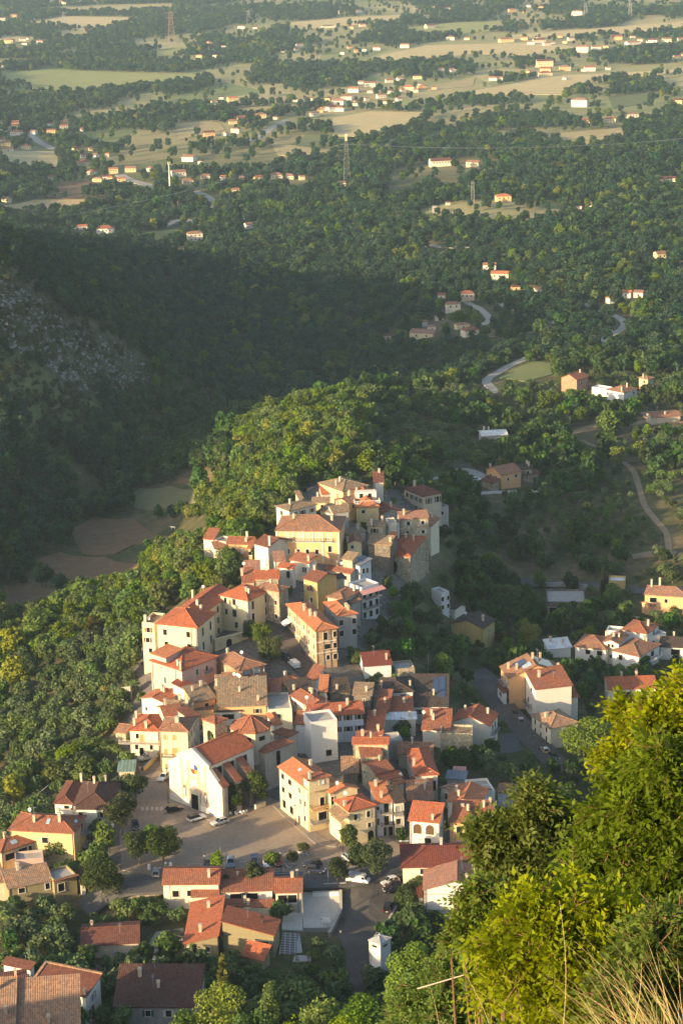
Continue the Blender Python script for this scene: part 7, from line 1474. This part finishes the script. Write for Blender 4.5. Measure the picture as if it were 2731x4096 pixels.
pole('utility_pole','utility pole on the winding road slope',*K(1050,440),4.5)
pole('utility_pole','slanted-looking pole at the right edge of the valley',*K(1510,300),6.0)
def cable(label, pts, r, sag, m):
    b = MB(); cs = []
    for a, c in zip(pts[:-1], pts[1:]):
        a, c = np.asarray(a,float), np.asarray(c,float); q = [a+(c-a)*t-np.array([0,0,4*sag*t*(1-t)]) for t in np.linspace(0,1,19)]; cs += q
    for p0, p1 in zip(cs[:-1], cs[1:]): b.tube(p0, p1, r, r, 5, cap=False)
    tag(b.build('cable', m), label, 'cable')
tp = pole('utility_pole','white pole carrying the slack cable at the brown-roofed house',263,3130,3.4,.1,WHITEP)
cable('slack white cable crossing the slope towards the left edge',[tp, onz(-330,3330,6.0)], .11, 5.0, plain('white_cable',(.70,.68,.62),.6))
# planters, bollards, sign, walls
for k,(u,v,lb) in enumerate([(598,3478,'white bollard left on the island by the junction'),(664,3472,'bluish bollard in the middle of the island by the junction'),(684,3472,'tall white bollard right on the island by the junction')]):
    p = hit(u,v); root = empty('bollard',tuple(p),lb,'bollard'); b=MB(); b.tube((0,0,-.2),(0,0,1.25),.42,.36,10); b.build('post',CONC if k==1 else WHITEP,root); b=MB(); b.tube((0,0,1.25),(0,0,1.5),.36,.12,10); b.build('cap',WHITEP,root)
PLC = plaster(WC['grey'],.4)
for k,(u,v) in enumerate([(1200,3415),(1217,3421),(1235,3425),(1152,3468),(1178,3462),(1160,3474)]):
    p = onz(u,v,.05); b=MB(); root=empty('planter',tuple(p),['concrete planter, left of three at the right corner of the square','concrete planter, middle of three at the right corner of the square','concrete planter, right of three at the right corner of the square','concrete planter, left one beside the dark red car','concrete planter, right one beside the dark red car','concrete planter, nearest one beside the dark red car'][k],'planter','concrete planters round the square')
    b.tube((0,0,0),(0,0,.75),.45,.6,8,cap=False); b.tube((0,0,.75),(0,0,.8),.6,.45,8,cap=False); b.build('bowl',PLC,root); b=MB(); b.tube((0,0,.66),(0,0,.68),.5,.5,8); b.build('soil',plain('soil',(.05,.035,.025),.95),root)
def wall_line(name, label, cat, pts, h_, th, m, cap=None, off=0.0):
    W_ = [hit(u,v) for u,v in pts]; root = empty(name, tuple(W_[0]), label, cat); b = MB(); c = MB()
    for a, e in zip(W_[:-1], W_[1:]):
        d = (e-a)*np.array([1,1,0]); L = np.linalg.norm(d); d /= L; n_ = np.array([-d[1],d[0],0])*th/2; k = max(1,int(L/4))
        for i in range(k):
            p0, p1 = a+d*L*i/k, a+d*L*(i+1)/k; z0, z1 = float(hgt(p0[0],p0[1])), float(hgt(p1[0],p1[1])); f3 = lambda p, z_: np.array([p[0],p[1],z_])
            for mb_, t_, lo_, hi_ in ((b,1.0,-.8,h_),(c,1.25,h_,h_+.12)):
                q = [f3(p0-n_*t_,z0+lo_),f3(p1-n_*t_,z1+lo_),f3(p1+n_*t_,z1+lo_),f3(p0+n_*t_,z0+lo_),f3(p0-n_*t_,z0+hi_),f3(p1-n_*t_,z1+hi_),f3(p1+n_*t_,z1+hi_),f3(p0+n_*t_,z0+hi_)]; mb_.add(q,[(0,1,5,4),(1,2,6,5),(2,3,7,6),(3,0,4,7),(4,5,6,7)])
    o_ = b.build('wall', m, root); o_.matrix_parent_inverse = Matrix.Translation(-root.location); o_ = c.build('coping', cap or CONC, root); o_.matrix_parent_inverse = Matrix.Translation(-root.location)
ST = stone((.34,.29,.225))
wall_line('stone_wall','curved stone wall round the pale paved lot','wall',[(1362,3580),(1364,3655),(1332,3724),(1318,3750)],1.2,.5,ST)
wall_line('garden_wall','white garden wall along the back of the pale paved lot','wall',[(1250,3588),(1355,3585)],1.2,.4,WHITEP)
wall_line('ramp_wall','ochre parapet wall along the ramp left of the church','wall',[(575,3085),(612,3050),(636,3022)],1.0,.3,plaster(WC['ochre'],.6))
wall_line('road_wall','low stone wall along the lower side of the main road','wall',[(490,3600),(560,3588),(640,3578)],.9,.4,ST)
wall_line('road_wall','low dark wall between the main road and the long houses','wall',[(1205,3552),(1300,3550),(1385,3545)],.8,.4,ST)
wall_line('garden_wall','low cream garden wall between white house and street','wall',[(375,3420),(420,3395),(438,3370)],1.1,.3,plaster(WC['beige'],.5))
wall_line('retaining_wall','stone retaining wall with openings on the slope left of the pink house','wall',[(478,2800),(528,2796)],3.6,.6,stone((.47,.40,.29)))
wall_line('retaining_wall','grey retaining wall under the hillside road','wall',[E(640,160),E(800,158),E(955,172)],1.6,.5,plaster(WC['grey'],.7))
wall_line('garden_wall','white garden wall in front of the orange farmhouse','wall',[J(490,545),J(600,540),J(850,535)],1.0,.3,WHITEP)
wall_line('garden_wall','dark hedge-side wall right of the lane','wall',[(1585,3640),(1545,3710),(1500,3760)],1.0,.4,ST)
wall_line('railing','metal railing along the front of the pale paved lot','railing',[(1215,3728),(1330,3726)],.9,.06,GALV,GALV)
wall_line('church_wall','crumbling low wall beside the church trees','wall',[(1020,3238),(1060,3222)],1.2,.7,plaster(WC['pale'],.8))
# advertising board on the lot
p = hit(1303,3716); root = empty('billboard',tuple(p),'white advertising board with red and blue lines on two legs in the pale lot','sign'); b=MB()
for sx in (-.35,.35): b.tube((sx,0,0),(sx,0,2.2),.05,.05,6)
b.build('leg',GALV,root); b=MB(); b.cube(-1.05,1.05,-.04,.04,1.5,2.75); bd=b.build('board',WHITEP,root); b=MB()
b.cube(-.98,-.72,-.055,-.042,2.3,2.65); b.cube(-.98,-.8,-.055,-.042,1.65,1.85); b.build('blue_mark',plain('sign_blue',(.05,.25,.45),.5),bd)
def text(s_, size, loc, m, parent):
    cu = bpy.data.curves.new('lettering','FONT'); cu.body = s_; cu.size = size; cu.align_x = 'CENTER'; cu.extrude = .004; cu.materials.append(m); o_ = bpy.data.objects.new('lettering', cu); COL.objects.link(o_); o_.parent = parent; o_.location = loc; o_.rotation_euler = (math.pi/2,0,0); return o_
# ------------------------------------------------------------------ masts and power line
STEEL = plain('pylon_steel',(.33,.33,.32),.6,.3)
def lattice(name, label, cat, u, v, hpx, wb, wt, arms, m=STEEL, top=None, bars=True):
    p = hit(u,v); D_ = np.linalg.norm(p-CAM); hm = hpx*D_/FPX/math.cos(PITCH); r = max(.12, .32*D_/FPX*2.4); root = empty(name, tuple(p), label, cat); b = MB(); n_ = 9
    c4 = lambda f: [np.array([sx*(wb*(1-f)+wt*f)/2, sy*(wb*(1-f)+wt*f)/2, hm*f]) for sx,sy in ((-1,-1),(1,-1),(1,1),(-1,1))]
    for i in range(4): b.tube(c4(0)[i]-Z, c4(1)[i], r*.55, r*.45, 4)
    for k in range(n_):
        f0, f1 = (k/n_)**.9, ((k+1)/n_)**.9; a, e = c4(f0), c4(f1)
        for i in range(4): j = (i+1)%4; b.tube(a[i], e[j], r*.3, r*.3, 3); b.tube(e[i], e[j], r*.3, r*.3, 3)
    b.build('lattice_frame', m, root); tips = []
    for f, L in arms:
        b = MB(); z_ = hm*f
        for sg in (-1,1): b.tube((0,0,z_+1),(sg*L,0,z_),r*.45,r*.3,4); b.tube((0,0,z_-1),(sg*L,0,z_),r*.45,r*.3,4); tips.append(p+np.array([sg*L,0,z_]))
        b.build('crossarm', m, root)
    if top:
        b = MB(); b.box((0,0,hm+top/2),((1,0,0),(0,1,0),(0,0,1)),(1.8,1.8,top)); b.build('antenna_panel', plain('pale_panel',(.70,.62,.45),.6), root)
    return p, hm, tips
p1, h1, t1 = lattice('power_pylon','tall steel lattice pylon with pale top near the valley centre','pylon',1388,738,165,6.5,2.2,[(.92,6.0),(.78,7.0)],top=6.0)
lattice('power_pylon','reddish-topped lattice pylon in the far plain at upper left','pylon',688,170,112,12,4,[(.97,12),(.80,10)],plain('pylon_red',(.36,.22,.16),.7))
lattice('power_pylon','pale lattice pylon in the far plain left of centre','pylon',995,92,46,9,3,[(.95,9)])
lattice('power_pylon','faint lattice pylon at the top left of the plain','pylon',258,105,52,8,2.5,[(.95,8)])
lattice('power_pylon','lattice pylon on the far right beside the cream villas','pylon',2340,70,52,8,2.5,[(.95,8),(.8,9)])
lattice('power_pylon','rightmost faint lattice pylon in the far plain','pylon',2518,78,60,8,2.5,[(.95,8),(.8,9)])
lattice('power_pylon','faint lattice pylon at the top of the plain right of centre','pylon',1657,70,44,8,2.5,[(.95,8)])
lattice('radio_mast','slim grey lattice mast on the dry hilltop','mast',1890,815,84,2.6,1.8,[(.99,1.4)])
p = hit(682,786); D_=np.linalg.norm(p-CAM); hm=128*D_/FPX; root=empty('antenna_mast',tuple(p),'white tubular mobile phone mast on the valley floor','mast'); b=MB(); b.tube((0,0,-1),(0,0,hm),.75,.45,8); b.build('pole',WHITEP,root); b=MB()
for k in range(3): b.box((1.1*math.cos(k*2.1),1.1*math.sin(k*2.1),hm+.6),((1,0,0),(0,1,0),(0,0,1)),(.7,.5,2.6))
b.build('antenna_panel',plain('pale_panel',(.70,.62,.45),.6),root)
dl, dr_ = hit(800,810), hit(2731,560)
WIRE = plain('power_line',(.30,.32,.33),.5,.3)
far_r = p1+np.array([520,120,42.0]); far_l = p1+np.array([-330,-260,6.0])
for k,(tip,nm) in enumerate(zip(t1[:2],('upper left','upper right'))):
    cable('thin power line from the tall pylon towards the right edge, '+('nearer wire' if k == 0 else 'farther wire'),[tip,far_r+np.array([(-1)**k*6,0,0])],.09,16,WIRE)
    cable('thin power line from the tall pylon down towards the left, '+('nearer wire' if k == 0 else 'farther wire'),[tip,far_l+np.array([(-1)**k*6,0,0])],.09,10,WIRE)
for k,(u,v,lb,cl,hh_,w_) in enumerate([(1737,858,'small square grey tower on the dry hilltop',plaster(WC['grey'],.5),6.5,3.4)]):
    p = hit(u,v); root = empty('stone_tower',tuple(p),lb,'tower'); b=MB(); b.cube(-w_/2,w_/2,-w_/2,w_/2,-2,hh_); b.build('wall',cl,root); b=MB(); b.cube(-w_/2-.25,w_/2+.25,-w_/2-.25,w_/2+.25,hh_,hh_+.35); b.build('roof',CONC,root); b=MB(); b.cube(-.5,.5,-w_/2-.05,-w_/2+.1,hh_-2.6,hh_-1.2); b.build('window',DARK,root)
# pale rocks scattered on the stony slope at left
rg = np.random.default_rng(61); U_=rg.uniform(0,640,1400); V_=rg.uniform(1080,1620,1400); ins=inpoly(U_,V_,ROCKY); U_,V_=U_[ins],V_[ins]; b=MB()
for u,v in zip(U_[:420],V_[:420]):
    p=hit(u,v); s_=rg.uniform(.5,1.5); a=rg.uniform(0,6.28); ax=((math.cos(a),math.sin(a),.2),(-math.sin(a),math.cos(a),.1),(0,.1,1)); b.box(p,ax,(s_*1.6,s_,s_*.8))
tag(b.build('rock_rubble',stone((.30,.28,.26),1.2)),kind='stuff')
# ------------------------------------------------------------------ leafy foreground on the photographer's slope
def leaf_mass(rg, blobs, ntwig, leaf, per=9, tw=.28, up=.25):
    """sprays of pointed leaflets on twigs that fan out of ellipsoid clumps"""
    bl = np.array(blobs, float); wt_ = bl[:,3]**1.35; idx = rg.choice(len(bl), ntwig, p=wt_/wt_.sum()); d = rg.normal(size=(ntwig,3)); d[:,2] += up; d /= np.linalg.norm(d,axis=1)[:,None]
    c = bl[idx,:3]+d*bl[idx,3:6]*np.where(rg.random(ntwig) < .75, rg.uniform(.8,1.08,ntwig), rg.uniform(.3,.8,ntwig))[:,None]
    ax = d+rg.normal(size=(ntwig,3))*.55; ax[:,2] += .15; ax /= np.linalg.norm(ax,axis=1)[:,None]; side = np.cross(ax, rg.normal(size=(ntwig,3))+np.array([0,0,1.2])); side /= np.linalg.norm(side,axis=1)[:,None]; nrm = np.cross(side, ax)
    k = np.tile(np.arange(per), ntwig); T = np.repeat(np.arange(ntwig), per); n = len(T); f = (k//2)/max(1,(per-1)//2); sg = np.where(k % 2 == 0, 1.0, -1.0); sg[k == per-1] = 0
    tl = tw*rg.uniform(.7,1.3,ntwig)[T]; base = c[T]+ax[T]*(f*tl)[:,None]; ld = ax[T]*.65+side[T]*sg[:,None]*.85+rg.normal(size=(n,3))*.18; ld[:,2] -= .12; ld /= np.linalg.norm(ld,axis=1)[:,None]
    nn = nrm[T]+rg.normal(size=(n,3))*.35; wd = np.cross(ld, nn); wd /= np.linalg.norm(wd,axis=1)[:,None]; nn = np.cross(wd, ld); s = leaf*rg.uniform(.65,1.3,n)[:,None]
    p0 = base; p1 = base+ld*s*.45+wd*s*.24+nn*s*.05; p2 = base+ld*s; p3 = base+ld*s*.45-wd*s*.24+nn*s*.05; p2 = p2-nn*s*.10
    V = np.concatenate([p0,p1,p2,p3]); return V, np.stack([np.arange(n)+i*n for i in range(4)],-1), c, ax, tl_first(tw)
def tl_first(t): return t
def px3(u, v, y): d = ray(u,v); return CAM+d*(y/d[1])
def fore_tree(name, label, spec, y0, ntwig, leaf, lm, seed, foot, per=9, tw=.30, depth=1.0, stem=.06, cat='tree', br=True):
    """spec: clumps (u, v, radius_px, dy) seen in the survey frame at distance about y0"""
    rg = np.random.default_rng(seed); bl = []
    for u, v, rp, dy in spec:
        c = px3(u, v, y0+dy); r = .74*rp*np.linalg.norm(c-CAM)/FPX; bl.append((*c, r*.62, r*.62*depth, r*.6))
        for _ in range(9): q = rg.normal(size=3); q /= np.linalg.norm(q); s_ = r*rg.uniform(.16,.36); bl.append((*(c+q*r*rg.uniform(.75,1.15)), s_, s_, s_*.85))
    nb0 = len(bl)
    for q0 in [bl[i_] for i_ in range(0, nb0, 10)]:
        for _ in range(4):
            q = rg.normal(size=3); q[2] = abs(q[2])*.8; q /= np.linalg.norm(q); R0_ = q0[3]/.62; L0_ = R0_*rg.uniform(.5,1.0)
            for f_ in (0,.25,.5,.75,1.0): bl.append((*(np.array(q0[:3])+q*(R0_*.9+L0_*f_)), R0_*.10, R0_*.10, R0_*.10))
    V, Fc, c, ax, _ = leaf_mass(rg, bl, ntwig, leaf, per, tw)
    p = px3(*foot, y0); p[2] = float(hgt(p[0], p[1])); root = empty(name, tuple(p), label, cat); inv = Matrix.Translation(-root.location)
    o = link('crown', bulk('crown', V, Fc, 4, lm), root); o.matrix_parent_inverse = inv
    b = MB(); hubs = [np.array(q[:3]) for q in bl[:nb0:10]]; cen = np.mean(hubs,0); fork = p*.45+cen*.55; b.tube(p-Z*.5, fork, stem*1.4, stem, 7)
    for i, hq in enumerate(hubs):
        m = fork*.45+hq*.55+rg.normal(size=3)*.12; b.tube(fork, m, stem*.7, stem*.4, 6); b.tube(m, hq, stem*.4, stem*.22, 5)
        for q in bl[i*10+1:i*10+10]: b.tube(hq, np.array(q[:3]), stem*.22, stem*.1, 4)
    for i in rg.choice(len(c), min(len(c), 700), replace=False): b.tube(c[i]-ax[i]*tw*.7, c[i]+ax[i]*tw*.9, .007, .004, 3, cap=False)
    o = b.build('trunk', ground('twig_bark',(.13,.075,.045),(.22,.13,.08),8.0), root); o.matrix_parent_inverse = inv
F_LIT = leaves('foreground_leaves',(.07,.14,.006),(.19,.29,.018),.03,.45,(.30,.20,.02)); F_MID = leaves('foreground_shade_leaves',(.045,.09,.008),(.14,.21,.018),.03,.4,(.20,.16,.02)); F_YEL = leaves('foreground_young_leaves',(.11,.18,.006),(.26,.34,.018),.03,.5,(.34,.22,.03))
fore_tree('ash_tree','tall leafy tree filling the right edge of the foreground',[(2700,2985,76,1),(2660,3070,100,0),(2720,3130,120,0),(2575,3130,74,.5),(2640,3180,130,0),(2480,3190,95,.6),(2540,3300,140,0),(2700,3330,150,0),(2420,3330,100,.5),(2620,3440,160,-.3),(2480,3480,150,0),(2720,3540,150,-.5),(2380,3470,95,.6),(2600,3620,160,-.5),(2450,3640,130,0),(2720,3720,150,-1)],26,4700,.105,F_LIT,51,(2640,4050),stem=.09)
fore_tree('ash_tree','leafy sprays standing out left of the tall foreground tree against the red roofs',[(2595,2895,46,0),(2495,2850,24,.6),(2540,2930,46,.4),(2470,3030,36,.5),(2420,3060,24,.5),(2645,2860,36,.2),(2690,2820,38,0),(2728,2770,34,0),(2500,3080,50,.5),(2640,2920,60,0),(2720,2890,56,0)],27,1050,.10,F_YEL,52,(2640,4050),stem=.05)
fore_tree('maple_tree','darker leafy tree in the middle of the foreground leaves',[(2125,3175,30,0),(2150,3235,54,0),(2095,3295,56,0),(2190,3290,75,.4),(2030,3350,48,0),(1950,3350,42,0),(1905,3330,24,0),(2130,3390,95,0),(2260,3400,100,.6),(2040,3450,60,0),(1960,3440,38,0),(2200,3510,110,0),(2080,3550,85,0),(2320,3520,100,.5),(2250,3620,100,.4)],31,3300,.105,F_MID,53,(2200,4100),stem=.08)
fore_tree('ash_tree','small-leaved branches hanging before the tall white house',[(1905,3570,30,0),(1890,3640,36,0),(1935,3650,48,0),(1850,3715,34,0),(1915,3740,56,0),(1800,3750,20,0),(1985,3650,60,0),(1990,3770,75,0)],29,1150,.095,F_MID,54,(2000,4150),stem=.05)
fore_tree('ash_tree','bright yellow-green bush in the lower middle of the foreground',[(2110,3640,60,0),(2060,3740,90,0),(2180,3750,120,0),(2010,3840,90,0),(2290,3700,110,0),(2400,3740,120,0),(2130,3890,140,0),(2300,3860,150,-.2),(2020,3970,110,.3),(2460,3880,140,-.3),(2200,4030,150,-.3),(2370,4010,140,-.3)],19,3700,.080,F_YEL,55,(2250,4250),stem=.06,tw=.24)
fore_tree('ash_tree','yellow-green bush at the lower edge left of the foreground grass',[(1790,3900,90,0),(1880,3960,110,0),(1700,3990,95,0),(1610,4060,80,0),(1980,4050,120,-.5),(1760,4080,120,-.5),(1900,4080,120,-.5)],34,2500,.085,F_LIT,56,(1780,4300),stem=.05,tw=.28)
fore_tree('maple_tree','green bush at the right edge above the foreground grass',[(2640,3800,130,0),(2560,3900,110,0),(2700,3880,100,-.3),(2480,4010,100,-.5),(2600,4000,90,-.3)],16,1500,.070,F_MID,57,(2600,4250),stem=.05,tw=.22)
# dry grass in the corner and single dry stalks
def grass(name, n, region, ylo, yhi, hlo, hhi, mat, seed, lean=(-.25,.1), wd=.004):
    rg = np.random.default_rng(seed); Vs = []; Fs = []; k = 0
    while k < n:
        u = rg.uniform(region[0], region[1]); yy = rg.uniform(ylo, yhi); xx = (u-1365.5)/FPX*yy*1.04; zz = float(hgt(xx, yy)); h_ = rg.uniform(hlo, hhi)
        dr_ = np.array([rg.normal(lean[0],.35), rg.normal(lean[1],.25), 1.0]); dr_ /= np.linalg.norm(dr_); bend = np.array([rg.normal(lean[0]*1.5,.4), rg.normal(0,.25), -.25])*h_*.45; w_ = wd*rg.uniform(.6,1.5); b0 = len(Vs)*0
        pts = [np.array([xx,yy,zz-.05])+dr_*h_*t+bend*t*t for t in (0,.35,.7,1)]; base = 8*k
        for i, q in enumerate(pts): ww = w_*(1-.8*i/3); Vs += [q-np.array([ww,0,0]), q+np.array([ww,0,0])]
        for i in range(3): Fs.append((base+2*i, base+2*i+1, base+2*i+3, base+2*i+2))
        k += 1
    return tag(link(name, bulk(name, np.array(Vs), np.array(Fs), 4, mat)), kind='stuff')
STRAW = ground('dry_straw',(.34,.25,.11),(.50,.40,.21),9.0); STRAW2 = ground('green_straw',(.20,.20,.06),(.34,.30,.11),9.0)
grass('dry_grass', 210, (2450,2950), 8.6, 12.5, .7, 1.35, STRAW, 71, wd=.003)
grass('dry_grass', 500, (2050,2800), 9.5, 15.0, .6, 1.2, STRAW2, 72, wd=.0035)
for k,(ub,vb,ut,vt,yy,lb) in enumerate([(2250,3990,2232,3600,18,'tall single dry stalk standing in front of the bright foreground bush'),(1900,4000,1845,3840,20,'leaning dry stalk left of the bright foreground bush'),(1990,4090,1860,3900,17,'bent pale stalk at the lower edge'),(1760,4090,1700,3900,24,'reddish bare stalk among the lower bushes'),(2480,4060,2560,3850,14,'arching dry stalk before the grass in the corner')]):
    a, e = px3(ub,vb,yy), px3(ut,vt,yy); a[2] -= .4; b = MB(); pts=[a+(e-a)*t+np.array([.05*math.sin(t*3),0,0]) for t in np.linspace(0,1,7)]
    for i in range(6): b.tube(pts[i],pts[i+1],.0045*(1-i*.1),.0045*(1-(i+1)*.1),5,cap=False)
    tag(b.build('dry_stalk',STRAW),lb,'stalk')
a, e = px3(1668,3955,30), px3(1905,3885,30); b=MB(); b.tube(a,e,.014,.009,5); tag(b.build('bare_stick',plain('pale_wood',(.50,.40,.30),.8)),'pale bare stick lying across the lower foreground bushes','stick')

# look-alikes share a group
GRP = {'parked_car':'cars parked in the village','street_lamp':'street lamps round the square','utility_pole':'utility poles','power_pylon':'lattice pylons of the power line','plane_tree':'dark trees round the square','lime_tree':'young trees round the square','ash_tree':'leafy trees on the slope below the viewpoint','dry_stalk':'single dry stalks in the foreground','bollard':'bollards on the road island','garden_wall':'garden walls','house':'houses of the hill village','villa':'villas east of the village','cable':'cables and power lines'}
for o in list(SC.objects):
    b_ = o.name.split('.')[0]
    if o.parent is None and b_ in GRP and 'category' in o and 'group' not in o: o['group'] = GRP[b_]
